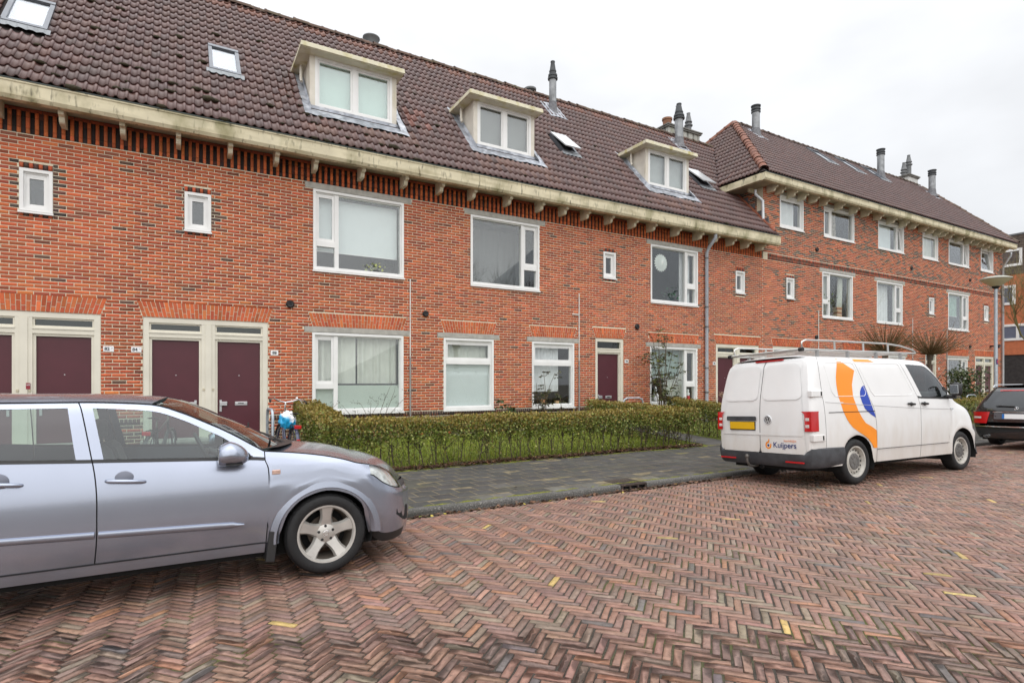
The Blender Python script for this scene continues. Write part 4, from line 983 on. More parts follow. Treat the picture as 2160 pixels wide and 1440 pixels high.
def treads(b, R, w, n=44):
    for i in range(n):
        a = 2*PI*i/n
        for y0, y1, da in ((-w*.45, -w*.30, .04), (-w*.27, -w*.06, .02), (w*.06, w*.27, -.02), (w*.30, w*.45, -.04)):
            p = []
            for yy, d, rr in ((y0, da, R-.006), (y1, 0, R-.006), (y1, .085, R-.006), (y0, .085+da, R-.006)):
                t = a+d; k = rr+.0065-(.010 if abs(yy) > w*.42 else 0); p.append((k*math.cos(t), yy, k*math.sin(t)))
            b.quad(*p)
def wheel(parent, name, x, y, zz, R, rim_r, w, side, kind, rot=0.):
    M0 = Matrix.Translation((x, y, zz)) @ (Matrix.Rotation(PI, 4, 'Z') if side > 0 else Matrix()) @ Matrix.Rotation(rot, 4, 'Y')
    b = MB(); b.disc((0, .04, 0), R*.5, 'y'); b.lathe([(.05, .03), (R*.6, .03)], (0, 0, 0), 'y', 20)
    b = MB(); tyre(b, R, rim_r, w); treads(b, R, w) if kind == 'alloy' else None
    t = b.build(name, rubber, parent, smooth=50, world=False); t.matrix_basis = M0
    def sub(b, nm, m, sm=40):
        o = b.build(nm, m, t, smooth=sm, world=False); return o
    b = MB(); r = rim_r; h = w/2
    if kind == 'alloy':
        b.lathe([(r+.008, -h*.80), (r+.014, -h*.90), (r-.006, -h*.88), (r-.016, -h*.70)], (0, 0, 0), 'y', 48)
        sub(b, 'rim', alloy)
        b = MB(); b.lathe([(r-.016, -h*.70), (r-.03, -h*.1), (r-.04, h*.7)], (0, 0, 0), 'y', 48); sub(b, 'rim_barrel', mat('rim_barrel', (.10, .085, .07), .6, .4, var=.3))
        b = MB()
        for k in range(5):
            a = PI/2+k*2*PI/5; ca, sa = math.cos(a), math.sin(a)
            prof = [(.045, -.050, -h*.42), (.085, -.046, -h*.52), (.115, -.040, -h*.60), (.15, -.040, -h*.68), (r-.012, -.052, -h*.80)]
            L, Rr, Lb, Rb = [], [], [], []
            for rr, ww, yy in prof:
                for lst, q, dy in ((L, ww*.80, 0), (Rr, -ww*.80, 0), (Lb, ww*1.15, .026), (Rb, -ww*1.15, .026)):
                    lst.append((ca*rr-sa*q, yy+dy, sa*rr+ca*q))
            b.grid([Lb, L, Rr, Rb])
            # fillet between neighbours
        b.lathe([(0, -h*.62), (.030, -h*.62), (.034, -h*.57), (.058, -h*.52), (.074, -h*.46), (.085, -h*.30)], (0, 0, 0), 'y', 30)
        sub(b, 'spokes', alloy, 30)
        b = MB()
        for k in range(5):
            a = PI/2+.10+k*2*PI/5; b.lathe([(0, -h*.545), (.011, -h*.545), (.0125, -h*.40)], (.057*math.cos(a), 0, .057*math.sin(a)), 'y', 10)
        sub(b, 'wheel_bolts', blk)
        b = MB(); b.lathe([(.018, -h*.64), (.021, -h*.645), (.024, -h*.63)], (0, 0, 0), 'y', 20); b.box(-.02, .02, -h*.645, -h*.63, -.002, .002); sub(b, 'hub_emblem', chrome)
        b = MB(); b.lathe([(0, h*.2), (.13, h*.2), (.13, h*.4), (0, h*.4)], (0, 0, 0), 'y', 30); sub(b, 'brake_disc', mat('brake_iron', (.09, .07, .055), .6, .5, var=.3))
    else:
        b.lathe([(r+.012, -h*.84), (r+.014, -h*.92), (r-.008, -h*.90), (r-.020, -h*.60), (r-.026, -h*.30), (r-.034, -h*.30), (r*.62, -h*.62), (r*.55, -h*.60), (r*.5, -h*.35), (0, -h*.35)], (0, 0, 0), 'y', 40)
        sub(b, 'steel_rim', mat('steel_rim', (.52, .50, .46), .5, .3, var=.15, vscale=14))
        b = MB()
        for k in range(16):
            a = k*2*PI/16; c = Vector((r-.056)*np.array((math.cos(a), 0, math.sin(a)))); u = Vector((math.cos(a), -.45, math.sin(a)))*.0155; v = Vector((-math.sin(a), 0, math.cos(a)))*.0145; c.y = -h*.50
            b.add([c+u*math.cos(q)+v*math.sin(q) for q in np.linspace(0, 2*PI, 11)[:-1]], [tuple(range(10))])
        sub(b, 'rim_slots', gap_m)
        b = MB(); b.lathe([(r*.56, -h*.60), (r*.52, -h*.72), (r*.30, -h*.78), (r*.24, -h*.72), (r*.2, -h*.80), (0, -h*.80)], (0, 0, 0), 'y', 28)
        for k in range(10):
            a = k*2*PI/10; b.tube([(r*.27*math.cos(a), -h*.765, r*.27*math.sin(a)), (r*.50*math.cos(a), -h*.73, r*.50*math.sin(a))], .006, 5)
        sub(b, 'hub_cap', mat('hub_cap', (.12, .115, .11), .6, var=.2))
    return t
def arch_fill(parent, x, y0, y1, zz, R):
    b = MB(); A = np.radians(np.linspace(-20, 200, 24)); b.grid([[(x+R*math.cos(a), y0, max(zz+R*math.sin(a), .2)) for a in A], [(x+R*math.cos(a), y1, max(zz+R*math.sin(a), .2)) for a in A], [(x, y1, zz) for a in A]]); return b.build('wheel_housing', under, parent, world=False, smooth=40)

# ---- silver hatchback: local x forward from the front axle, y to its left, z up
silver = mat('silver_blue_paint', (.34, .372, .455), .25, .82, var=.03, vscale=2, coat=.5, spec=.5)
def dirty_sill(n, l, c, b):
    g = n.new('ShaderNodeNewGeometry'); s2 = n.new('ShaderNodeSeparateXYZ'); l.new(g.outputs['Position'], s2.inputs[0]); t = n.new('ShaderNodeTexNoise'); t.inputs['Scale'].default_value = 5
    l.new(g.outputs['Position'], t.inputs['Vector']); a = n.new('ShaderNodeMath'); a.operation = 'MULTIPLY_ADD'; a.inputs[1].default_value = .35; l.new(t.outputs[0], a.inputs[0]); l.new(s2.outputs[2], a.inputs[2])
    r = n.new('ShaderNodeMapRange'); r.inputs['From Min'].default_value = .72; r.inputs['From Max'].default_value = .30; r.inputs['To Max'].default_value = .25; l.new(a.outputs[0], r.inputs[0])
    x = n.new('ShaderNodeMix'); x.data_type = 'RGBA'; l.new(r.outputs[0], x.inputs['Factor']); l.new(c, x.inputs['A']); x.inputs['B'].default_value = (.22, .18, .13, 1); return x.outputs['Result']
lean = Matrix.Rotation(-math.radians(1.9), 4, 'X')
car = thing('parked_car', 'silver blue hatchback with five-spoke wheels, cut off by the left edge of the photo', 'car', (1.012, 5.50, 0), (Matrix.Rotation(math.radians(-.4), 4, 'Z') @ lean).to_3x3())
HW = .87
def hatch():
    keys = []; names = {}
    def K(nm, x, rows): names[nm] = len(keys); keys.append([((x[i] if hasattr(x, '__len__') else x), zz, w) for i, (zz, w) in enumerate(rows)])
    # rows: 0 sill edge, 1 door foot, 2 trim, 3 waist, 4 shoulder, 5 belt, 6 glass foot, 7 glass top, 8 drip
    def col(nm, x, belt, gt, drip, wg=.70, wd=.655, taper=1., z0=.225, z1=.305, z2=.50, dx=0.):
        K(nm, x, [(z0, .80*taper), (z1, .835*taper), (z2, .868*taper), (.70, .870*taper), (.86, .855*taper), (belt, .825*taper), (belt+.022, .818*taper), (gt, wg), (drip, wd)])
    def arch(nm, xc, belt, gt, drip, ang, R=.355, xs=None, wg=.70, wd=.655, tp=1., zc=.30):
        a = math.radians(ang); c, s = -math.cos(a), math.sin(a)
        xx = [xc+c*R, xc+c*(R+.028), xc+c*(R+.085), xc+c*(R+.10), xc+c*(R+.09), xc+c*(R+.06), xc+c*(R+.06), xc+c*(R+.05), xc+c*(R+.05)]
        if xs is not None: xx[3:] = [xx[3]*(1-k)+xs*k for k in (.3, .7, 1, 1, 1, 1)]
        zz = [zc+s*R, zc+s*(R+.028), zc+s*(R+.085)+.01, max(.72, zc+s*(R+.10)+.02), .865, belt, belt+.022, gt, drip]
        if ang < 20 or ang > 160: zz[:4] = [max(zz[0], .225), max(zz[1], .30), max(zz[2], .46), .70]
        keys.append([(xx[i], max(zz[i], zz[i-1]+.004) if i else zz[i], w*tp) for i, w in enumerate((.815, .866, .862, .862, .85, .825, .818, wg/tp, wd/tp))]); names[nm] = len(keys)-1
    bx = lambda x: .955-.046*(x+1.0)
    col('tail', -3.30, 1.02, 1.05, 1.06, .60, .57, .80, .34, .42, .56); col('tail2', -3.16, 1.04, 1.10, 1.13, .64, .60, .93, .30, .38, .54); col('t3', -3.02, 1.045, 1.16, 1.21, .67, .62, .99, .27, .34, .52)
    for a, nm in ((10, 'r0'), (45, 'r1'), (70, 'r2')): arch(nm, -2.614, 1.045, 1.18+.12*(a/90), 1.26+.09*(a/90), a, .345)
    arch('r3', -2.614, 1.04, 1.322, 1.365, 90, .345); arch('r4', -2.614, 1.03, 1.335, 1.378, 120, .345, xs=-2.42); arch('r5', -2.614, 1.022, 1.345, 1.385, 150, .345, xs=-2.26); arch('r6', -2.614, 1.015, 1.348, 1.388, 174, .345, xs=-2.16)
    col('rg0', [-2.13]*9, 1.01, 1.348, 1.39); col('rg1', [-2.122]*9, 1.01, 1.348, 1.39)
    col('rdw', [-1.55, -1.55, -1.55, -1.55, -1.57, -1.60, -1.61, -1.672, -1.68], bx(-1.6), 1.348, 1.388)
    gx = [-1.512, -1.505, -1.49, -1.49, -1.50, -1.52, -1.525, -1.60, -1.62]
    col('b0', [v-.004 for v in gx], bx(-1.52), 1.347, 1.388); col('b1', [v+.004 for v in gx], bx(-1.52), 1.347, 1.388)
    col('fdw', [-1.44, -1.44, -1.43, -1.43, -1.44, -1.455, -1.46, -1.535, -1.55], bx(-1.46), 1.345, 1.387)
    col('f1', -1.20, bx(-1.2), 1.318, 1.366); col('f2', -1.00, bx(-1.0), 1.248, 1.30, .72, .67); col('f3', -.86, bx(-.86), 1.175, 1.232, .735, .69); col('f4', -.73, bx(-.73), 1.105, 1.165, .75, .705)
    col('f5', -.62, bx(-.62), 1.02, 1.10, .785, .73); col('f6', -.535, bx(-.535), .962, 1.045, .81, .75)
    fgx = [-.452, -.448, -.435, -.425, -.43, -.45, -.45, -.45, -.45]
    col('g0', [v-.004 for v in fgx], .925, .952, .995, .812, .775); col('g1', [v+.004 for v in fgx], .925, .951, .992, .812, .777)
    f = lambda x: np.interp(x, [-.45, -.22, .08, .31, .5, .62], [.992, .968, .915, .838, .80, .72])
    for a, nm, xs in ((8, 'a0', -.40), (35, 'a1', -.31), (62, 'a2', -.17), (90, 'a3', 0.), (118, 'a4', .15), (140, 'a5', .25)):
        d = f(xs); arch(nm, 0., min(.905, d-.05)+.0, min(.93, d-.02), d, a, .36, xs=xs, wg=.80, wd=.77 if xs < .1 else .74)
        k = keys[-1]; r4, r8 = k[4][1], d; lo = k[3][1]
        keys[-1] = k[:4]+[(k[i][0], lo+(r8-lo)*(i-3)/5, k[i][2]) for i in range(4, 9)]
    for nm in ('g0', 'g1', 'a0', 'a1', 'a2', 'a3', 'a4', 'a5'):
        k = keys[names[nm]]; top = k[8][1]
        keys[names[nm]] = [(x, zz, np.interp(zz, [.2, .305, .5, .70, .86, .93, 1.0], [.80, .845, .866, .868, .852, .823, .777])-{'g0': 0, 'g1': 0, 'a0': .0, 'a1': .005, 'a2': .015}.get(nm, .03)*max(0, 1-(top-zz)/.10)**2) for x, zz, w in k]
    # headlight region: rows 4 to 8 carry the lamp
    def nose(nm, xb, zb, xh, lo, hi, w, wt):
        keys.append([(xb[i], zb[i], w*q) for i, q in enumerate((.93, .97, 1.0, 1.0))]+[(xh+(.0)*i, lo+(hi-lo)*i/4, w+(wt-w)*(i/4)**1.5) for i in range(5)]); names[nm] = len(keys)-1
    nose('n0', [.352, .38, .43, .42], [.27, .31, .44, .62], .355, .755, .836, .852, .80)
    nose('n1', [.47, .48, .50, .50], [.175, .25, .42, .58], .47, .675, .802, .83, .72)
    nose('n2', [.58, .59, .60, .60], [.165, .24, .41, .56], .575, .625, .748, .765, .62)
    nose('n3', [.68, .69, .70, .70], [.165, .24, .40, .55], .665, .600, .672, .66, .50)
    nose('n4', [.735, .745, .76, .755], [.17, .245, .40, .54], .72, .588, .625, .55, .42)
    usub = [4]*(len(keys)-1); L = Loft(keys, usub, [3, 3, 3, 3, 3, 1, 5, 3])
    return L, names
LC, kn = hatch()
def rng_(a, b): return lambda u: kn[a] <= u < kn[b]
def part(nm, us, vs, m=silver, out=0., sm=40, parent=None, loft=None, sides=(-1, 1)):
    for sg in sides:
        b = (loft or LC).part(lambda u, v: us(u) and v in vs, sg, out)
        if b.f: o = b.build(nm, m, parent or car, smooth=sm, world=False); last = o
    return last
R_ = range
part('rear_quarter', rng_('tail', 'rg0'), R_(1, 6)); part('rear_bumper_side', rng_('tail', 'rg0'), [0], silver)
part('rear_pillar', lambda u: kn['tail'] <= u < kn['r3'], [6, 7]); part('rear_side_window', rng_('r3', 'rg0'), [6], car_glass); part('window_frame', rng_('r3', 'rg0'), [7])
part('panel_gap', lambda u: u in (kn['rg0'], kn['b0'], kn['g0']), R_(1, 8), gap_m, -.003)
fdoors = {}
for sg in (-1, 1):
    for nm, a, c, gl in (('rear_door', 'rg1', 'b0', ('rg1', 'rdw')), ('front_door', 'b1', 'g0', ('fdw', 'f6'))):
        b = LC.part(lambda u, v: kn[a] <= u < kn[c] and (v in (1, 2, 3, 4) or v == 7 or (v == 6 and not kn[gl[0]] <= u < kn[gl[1]])), sg); d = b.build(nm, silver, car, smooth=40, world=False); fdoors[nm, sg] = d
        b = LC.part(lambda u, v: kn[gl[0]] <= u < min(kn[gl[1]], kn['f4']) and v == 6, sg, -.004); b.build('window_pane', car_glass, d, smooth=60, world=False)
        b = LC.part(lambda u, v: kn[a] <= u < kn[c] and v == 5, sg, .004); b.build('window_seal', blk, d, smooth=60, world=False)
        if nm == 'front_door': b = LC.part(lambda u, v: kn['f4'] <= u < kn['f6'] and v == 6, sg, .002); b.build('mirror_triangle', blk, d, smooth=60, world=False)
        # handle and rub strip
        x0, x1, hz = (-1.44, -1.22, .842) if nm == 'front_door' else (-2.10, -1.88, .875); y = sg*.861
        b = MB(); b.lathe([(.0, 0), (.052, .001), (.06, .006)], ((x0+x1)/2-.01, y-sg*.004, hz+.012), 'y', 20); b.build('handle_recess', mat('silver_shadow', (.16, .17, .21), .4, .5, var=0), d, world=False, smooth=60)
        b = MB(); b.tube([(x0, y-sg*.006, hz+.012), (x0+.015, y+sg*.022, hz+.012), ((x0+x1)/2, y+sg*.03, hz+.004), (x1-.02, y+sg*.020, hz-.006), (x1, y-sg*.004, hz-.010)], [.012, .015, .016, .015, .011], 10); b.build('door_handle', silver, d, world=False, smooth=60)
        xs = np.linspace(-1.48, -.60, 12) if nm == 'front_door' else np.linspace(-2.12, -1.502, 9)
        P = [[], [], [], [], []]
        for x in xs:
            zc = .502-.045*(x+1.5)*.9; hh = .024*min(1, max(.12, (-.585-x)/.10)); yy = sg*.871
            for i, (dz, dy) in enumerate(((-hh, -.003), (-hh*.7, .010), (0, .016), (hh*.7, .012), (hh, -.003))): P[i].append((x, yy+sg*dy, zc+dz))
        b = MB(); b.grid(P); b.build('rub_strip', silver, d, world=False, smooth=50)
part('door_seal', lambda u: kn['fdw'] <= u < kn['f4'], [], blk) if False else None
part('sill', rng_('rg0', 'g0'), [0], mat('silver_sill', (.30, .325, .40), .4, .6, var=.05, coat=.4, extra=dirty_sill))
part('front_wing', lambda u: kn['g1'] <= u < kn['n0'], R_(1, 8)); part('wing_lip', lambda u: kn['g1'] <= u < kn['n0'], [0], silver)
part('front_bumper_side', rng_('n0', 'n4'), R_(1, 4)); part('bumper_lip', rng_('n0', 'n4'), [0], blk)
lamp = glass('lamp_glass', (.88, .89, .87), 1.6)
part('headlight', rng_('n0', 'n3'), R_(4, 8), lamp, .003); part('lamp_trim', rng_('n3', 'n4'), R_(4, 8))
part('reflector', rng_('n0', 'n3'), R_(4, 8), mat('lamp_inside', (.74, .76, .77), .3, .4, var=.35, vscale=25), -.045)
for sg in (-1, 1):
    b = MB(); b.lathe([(0, .03), (.03, .012), (.052, -.02), (.058, -.04)], (.47, sg*.70, .725), 'x', 20); b.build('lamp_bulb', chrome, car, world=False, smooth=60)
hood_c = lambda u: .028; hood_b = lambda u: np.interp(u, [kn['g0'], kn['a3'], kn['n0'], kn['n4']], [.20, .15, .12, .13])
LC.top(kn['g1'], kn['n4'], crown=lambda u: np.interp(u, [kn['g1'], kn['a3'], kn['n0'], kn['n2'], kn['n4']], [.015, .04, .045, .03, .01]), bow=hood_b, n=20).build('bonnet', silver, car, smooth=60, world=False)
LC.top(kn['f1'], kn['g0'], crown=lambda u: np.interp(u, [kn['f1'], kn['g0']], [.058, .0]), bow=lambda u: np.interp(u, [kn['f1'], kn['g0']], [.10, .21]), n=20).build('windscreen', car_glass, car, smooth=60, world=False)
LC.top(kn['r2'], kn['f1'], crown=lambda u: np.interp(u, [kn['r2'], kn['r5'], kn['f1']], [.06, .078, .058]), bow=lambda u: np.interp(u, [kn['r2'], kn['r4'], kn['f1']], [-.10, 0, .10]), n=28, pw=4.).build('roof', silver, car, smooth=60, world=False)
LC.top(kn['tail'], kn['r2'], crown=lambda u: np.interp(u, [kn['tail'], kn['r2']], [.03, .06]), bow=lambda u: -.10, n=16).build('rear_window', dark_glass, car, smooth=60, world=False)
LC.end(0, lambda v: -.10, 0, 8).build('tailgate', silver, car, smooth=60, world=False)
LC.end(-1, lambda v: .13, 0, 4).build('front_bumper', silver, car, smooth=60, world=False)
LC.end(-1, lambda v: .13, 4, 8).build('grille', blk, car, smooth=60, world=False)
for sg in (-1, 1):
    b = MB(); b.prism([(.66, .375), (.70, .395), (.735, .37), (.735, .30), (.70, .285)], .62, .64, 'y')
    b = MB(); P = []
    for x, yw, z0, z1 in ((.60, .755, .385, .425), (.665, .690, .335, .43), (.72, .61, .30, .43), (.775, .52, .295, .42)):
        P.append([(x+.004, sg*(yw+.008), z0), (x+.004, sg*(yw+.008), z1)])
    b.grid(P); b.build('bumper_vent', gap_m, car, world=False); b = MB()
    for zz in (.315, .345, .375): b.tube([(.69, sg*.655, zz), (.735, sg*.585, zz), (.775, sg*.52, zz)], .006, 6)
    b.build('vent_bars', blk, car, world=False)
    b = MB(); b.rbox(-.405, -.345, sg*.862-.006, sg*.862+.006, .815, .850, .005); b.build('side_repeater', mat('repeater', (.62, .42, .35), .2, .3, var=.3, vscale=60), car, world=False)
    # mirror
    b = MB(); y = sg*.96; b.lathe([], (0, 0, 0))
    bm = bmesh.new(); bmesh.ops.create_uvsphere(bm, u_segments=20, v_segments=12, radius=1)
    for v in bm.verts:
        x, q, zz = v.co; v.co = (-.700+.125*x*(1-.12*zz), y+.115*q, .995+.080*zz+(.012 if zz > 0 else 0)-.02*abs(x))
        if v.co.x < -.775: v.co.x = -.775
    bm.verts.index_update(); b.add([v.co for v in bm.verts], [[v.index for v in f.verts] for f in bm.faces]); bm.free()
    o = b.build('wing_mirror', silver, car, world=False, smooth=60)
    b = MB(); b.rbox(-.777, -.772, y-.085, y+.085, .945, 1.045, .002); b.build('mirror_glass', chrome, o, world=False)
    b = MB(); b.tube([(-.57, sg*.80, .955), (-.62, sg*.84, .955), (-.68, sg*.93, .945)], [.035, .03, .03], 10); b.box(-.73, -.62, min(y-.08, y+.08), max(y-.08, y+.08), .921, .932); b.build('mirror_arm', blk, o, world=False, smooth=50)
    b = MB(); b.rbox(-.425, -.36, sg*.78-.09, sg*.78+.09, .155, .39, .008); o = b.build('mud_flap', blk, car, world=False); o.matrix_basis = Matrix.Translation((-.395, 0, .4)) @ Matrix.Rotation(.12, 4, 'Y') @ Matrix.Translation((.395, 0, -.4))
    b = MB(); P = [[], [], []]                                # flared lip of the wheel arch
    for xc, R0 in ((0., .372), (-2.614, .357)):
        P = [[], [], []]
        for a in np.radians(np.linspace(-2, 182, 40)):
            for i, (dr, dy) in enumerate(((-.016, .845), (.010, .872), (.058, .866))): P[i].append((xc+(R0+dr)*math.cos(a), sg*dy, .30+(R0+dr)*math.sin(a)))
        b = MB(); b.grid(P); b.build('wheel_arch', silver, car, world=False, smooth=50)
    for xc in (0., -2.614): arch_fill(car, xc, sg*.84, sg*.50, .30, .37)
    wheel(car, 'wheel', 0, sg*.765, .312, .316, .218, .20, sg, 'alloy', .03); wheel(car, 'wheel', -2.614, sg*.765, .312, .316, .218, .20, sg, 'alloy', .9)
def seam(row, k0, k1, w=.006, m=None, out=.002, up=0.):
    i0, i1 = int(np.argmin(abs(LC.us-kn[k0]))), int(np.argmin(abs(LC.us-kn[k1]))); j = int(np.argmin(abs(LC.vs-row)))
    for sg in (-1, 1):
        P = LC.side(sg)[i0:i1+1, j]; b = MB(); b.tube([(p[0], p[1]+sg*out, p[2]+up) for p in P], w, 5); b.build('panel_gap', m or gap_m, car, world=False, smooth=60)
seam(1, 'rg0', 'g1', .005); seam(8, 'rg0', 'g0', .0055); seam(8, 'g1', 'n0', .004); seam(4, 'n0', 'n3', .004)
# inside
b = MB(); b.box(-3.1, .55, -.70, .70, .17, .46); b.box(-2.2, -.40, -.76, .76, .24, .34); b.build('floor_pan', under, car, world=False)
b = MB(); b.prism([(-.62, .5), (-.62, .86), (-.50, .93), (-.25, .93), (-.2, .5)], -.74, .74, 'y'); b.build('dashboard', interior_m, car, world=False)
def seat(x, y, parent):
    b = MB(); b.rbox(x, x+.50, y-.25, y+.25, .36, .52, .05); o = b.build('seat', interior_m, parent, world=False, smooth=50)
    b = MB(); b.prism([(x+.06, .46), (x+.12, .52), (x-.06, 1.02), (x-.10, 1.06), (x-.20, 1.04), (x-.14, .5)], y-.24, y+.24, 'y'); b.build('backrest', interior_m, o, world=False)
    b = MB(); b.rbox(x-.24, x-.14, y-.13, y+.13, 1.08, 1.25, .035); b.tube([(x-.17, y-.05, 1.0), (x-.18, y-.05, 1.1)], .007, 6); b.tube([(x-.17, y+.05, 1.0), (x-.18, y+.05, 1.1)], .007, 6); b.build('headrest', interior_m, o, world=False, smooth=50)
for y in (-.37, .37): seat(-1.42, y, car)
b = MB(); b.rbox(-2.55, -2.0, -.62, .62, .38, .54, .05); b.prism([(-2.42, .5), (-2.36, .54), (-2.56, 1.02), (-2.66, 1.02), (-2.6, .5)], -.62, .62, 'y'); b.build('rear_bench', interior_m, car, world=False)
b = MB(); M = Matrix.Translation((-.83, .36, .93)) @ Matrix.Rotation(-.45, 4, 'Y')
b.tube([M @ Vector((0, .18*math.cos(t), .18*math.sin(t))) for t in np.linspace(0, 2*PI, 25)[:-1]], .016, 8, closed=True); b.tube([M @ Vector((0, -.17, 0)), M @ Vector((.03, 0, 0)), M @ Vector((0, .17, 0))], .02, 6); b.tube([M @ Vector((.03, 0, 0)), (-.5, .36, .8)], .03, 8); b.build('steering_wheel', blk, car, world=False, smooth=60)
b = MB(); b.box(-.50, -.49, -.02, .02, 1.12, 1.19); b.build('mirror_inside', blk, car, world=False)
b = MB(); b.tube([(-.21, -.15, 1.005), (-.34, .30, 1.075), (-.38, .58, 1.085)], .010, 6); b.tube([(-.16, .45, .985), (-.30, .1, 1.055), (-.35, -.5, 1.06)], .010, 6); b.build('wipers', blk, car, world=False)
P = [[], []]
i = int(np.argmin(abs(LC.us-kn['g0']))); x, zz, w = LC.G[i, -1]
b = MB(); b.grid([[(x+.21*(1-t*t)+dx, w*t*.98, zz+dz) for t in np.linspace(-1, 1, 21)] for dx, dz in ((-.03, .012), (.10, .022))]); b.build('scuttle', blk, car, world=False, smooth=60)
# ---- white panel van: local x forward from the rear near wheel, y to the left from its right flank, z up
def van_white_extra(n, l, c, b):
    g = n.new('ShaderNodeNewGeometry'); s2 = n.new('ShaderNodeSeparateXYZ'); l.new(g.outputs['Position'], s2.inputs[0]); t = n.new('ShaderNodeTexNoise'); t.inputs['Scale'].default_value = 3; t.inputs['Detail'].default_value = 6
    mp = n.new('ShaderNodeMapping'); mp.inputs['Scale'].default_value = (2.2, 2.2, .7); l.new(g.outputs['Position'], mp.inputs[0])
    l.new(mp.outputs[0], t.inputs['Vector']); a = n.new('ShaderNodeMath'); a.operation = 'MULTIPLY_ADD'; a.inputs[1].default_value = .9; l.new(t.outputs[0], a.inputs[0]); l.new(s2.outputs[2], a.inputs[2])
    r = n.new('ShaderNodeMapRange'); r.inputs['From Min'].default_value = 1.45; r.inputs['From Max'].default_value = .72; r.inputs['To Max'].default_value = .5; l.new(a.outputs[0], r.inputs[0])
    x = n.new('ShaderNodeMix'); x.data_type = 'RGBA'; l.new(r.outputs[0], x.inputs['Factor']); l.new(c, x.inputs['A']); x.inputs['B'].default_value = (.50, .43, .35, 1); return x.outputs['Result']
vwhite = mat('van_white_paint', (.76, .76, .76), .30, var=.02, coat=.35, extra=van_white_extra)
vgrey = mat('grey_bumper_plastic', (.050, .053, .060), .55, var=.35, vscale=7, bump=.3, bscale=200)
ph = math.radians(-2.9); VL = math.radians(2.9)
van = thing('parked_van', 'white panel van with a roof rack and an orange and blue ring on its flank', 'van', (8.80, 4.79, 0.), (Matrix.Rotation(ph, 4, 'Z') @ Matrix.Rotation(-VL, 4, 'X')).to_3x3())
VW = .865; VC = .86                                       # half width, centre line
def vankeys():
    keys = []; nm = {}
    ZS = [.31, .515, .85, 1.10, 1.285, 1.32, 1.845, 1.93]; WS = [.835, .855, .868, .868, .856, .850, .765, .70]
    def col(name, x, zs=None, ws=None, tp=1.):
        nm[name] = len(keys); keys.append([((x[i] if hasattr(x, '__len__') else x), (zs or ZS)[i], (ws or WS)[i]*tp) for i in range(8)])
    def arch(name, xc, ang, R, zc=.345):
        nm[name] = len(keys); a = math.radians(ang); c, s = -math.cos(a), math.sin(a); k = []
        for i in range(8):
            rr = R+(.0, .03, .075, .08, .07, .06, .05, .05)[i]; x = xc+c*rr
            if i >= 3: x = xc+c*(R+.08)
            zz = (zc+s*R, zc+s*(R+.03), max(.60 if ang in (0, 180) else .62, zc+s*(R+.08)), max(1.03, ZS[3]-.03), *ZS[4:])[i]
            if ang in (0, 180): zz = (.31, .515, .85, 1.10, *ZS[4:])[i]
            k.append((x, zz, (.858, .866, .868, .868, *WS[4:])[i]))
        keys.append(k)
    bk = [-.985, -.985, -.975, -.965, -.945, -.94, -.815, -.74]
    col('e0', bk, tp=.93); col('e1', [v+.022 for v in bk], tp=.965); col('e2', [v+.075 for v in bk], tp=.99); col('e3', [v+.15 for v in bk], tp=1.0)
    sx = [-.675, -.675, -.68, -.69, -.715, -.72, -.83+.16, -.60]
    sx = [-.68, -.68, -.68, -.69, -.70, -.705, -.655, -.58]
    col('s0', [v-.004 for v in sx]); col('s1', [v+.004 for v in sx])
    for a, q in ((0, 'r0'), (35, 'r1'), (65, 'r2'), (90, 'r3'), (115, 'r4'), (145, 'r5'), (180, 'r6')): arch(q, .07, a, .40)
    for i in range(8):                                    # sliding door's rear edge leans
        pass
    dx = [.565, .565, .562, .53, .44, .43, .235, .20]
    k6 = keys[nm['r6']]; keys[nm['r6']] = [(min(p[0], dx[i]-.03), p[1], p[2]) for i, p in enumerate(k6)]
    for q, lim in (('r5', .08), ('r4', .14), ('r3', .20)):
        kk = keys[nm[q]]; keys[nm[q]] = [(min(p[0], dx[i]-lim) if i > 2 else p[0], p[1], p[2]) for i, p in enumerate(kk)]
    col('d0', [v-.004 for v in dx]); col('d1', [v+.004 for v in dx])
    col('m1', 1.2)
    bx = [1.775, 1.79, 1.80, 1.81, 1.765, 1.755, 1.47, 1.43]
    col('b0', [v-.004 for v in bx]); col('b1', [v+.004 for v in bx])
    def front(name, x, belt, gt, top, wg, wt): col(name, x, [.31, .515, .85, 1.085, belt, belt+.03, gt, top], [.835, .855, .868, .866, .852, .846, wg, wt])
    front('w0', [1.86, 1.87, 1.88, 1.89, 1.895, 1.90, 1.605, 1.57], 1.275, 1.845, 1.93, .765, .70)
    front('w1', 2.10, 1.27, 1.832, 1.915, .765, .70); front('w2', 2.30, 1.265, 1.755, 1.86, .775, .71); front('w3', 2.48, 1.26, 1.63, 1.745, .79, .725); front('w4', 2.62, 1.258, 1.49, 1.61, .806, .745); front('w5', 2.72, 1.255, 1.375, 1.495, .82, .765)
    k = keys[-1]; keys[-1] = [(2.645, *k[0][1:]), (2.65, *k[1][1:])]+k[2:]
    R0 = .40
    def warch(name, ang, xs, top, wt, tp=1.):
        nm[name] = len(keys); a = math.radians(ang); c, s = -math.cos(a), math.sin(a); xc = 3.12; k = []
        lo = max(.62, .345+s*(R0+.08)) if 0 < ang < 180 else .75
        for i in range(8):
            if i < 3: x = xc+c*(R0+(.0, .03, .075)[i]); zz = (.345+s*R0, .345+s*(R0+.03), lo)[i]; w = (.858, .864, .862)[i]
            else: x = xs; zz = lo+(top-lo)*((i-2)/5)**.9; w = np.interp(zz, [.6, 1.05, 1.2], [.862, .852, .835])-(.835-wt)*((i-2)/5)**3
            if ang in (0, 180) and i < 2: zz = (.31, .42)[i]
            k.append((x, zz, w*tp))
        keys.append(k)
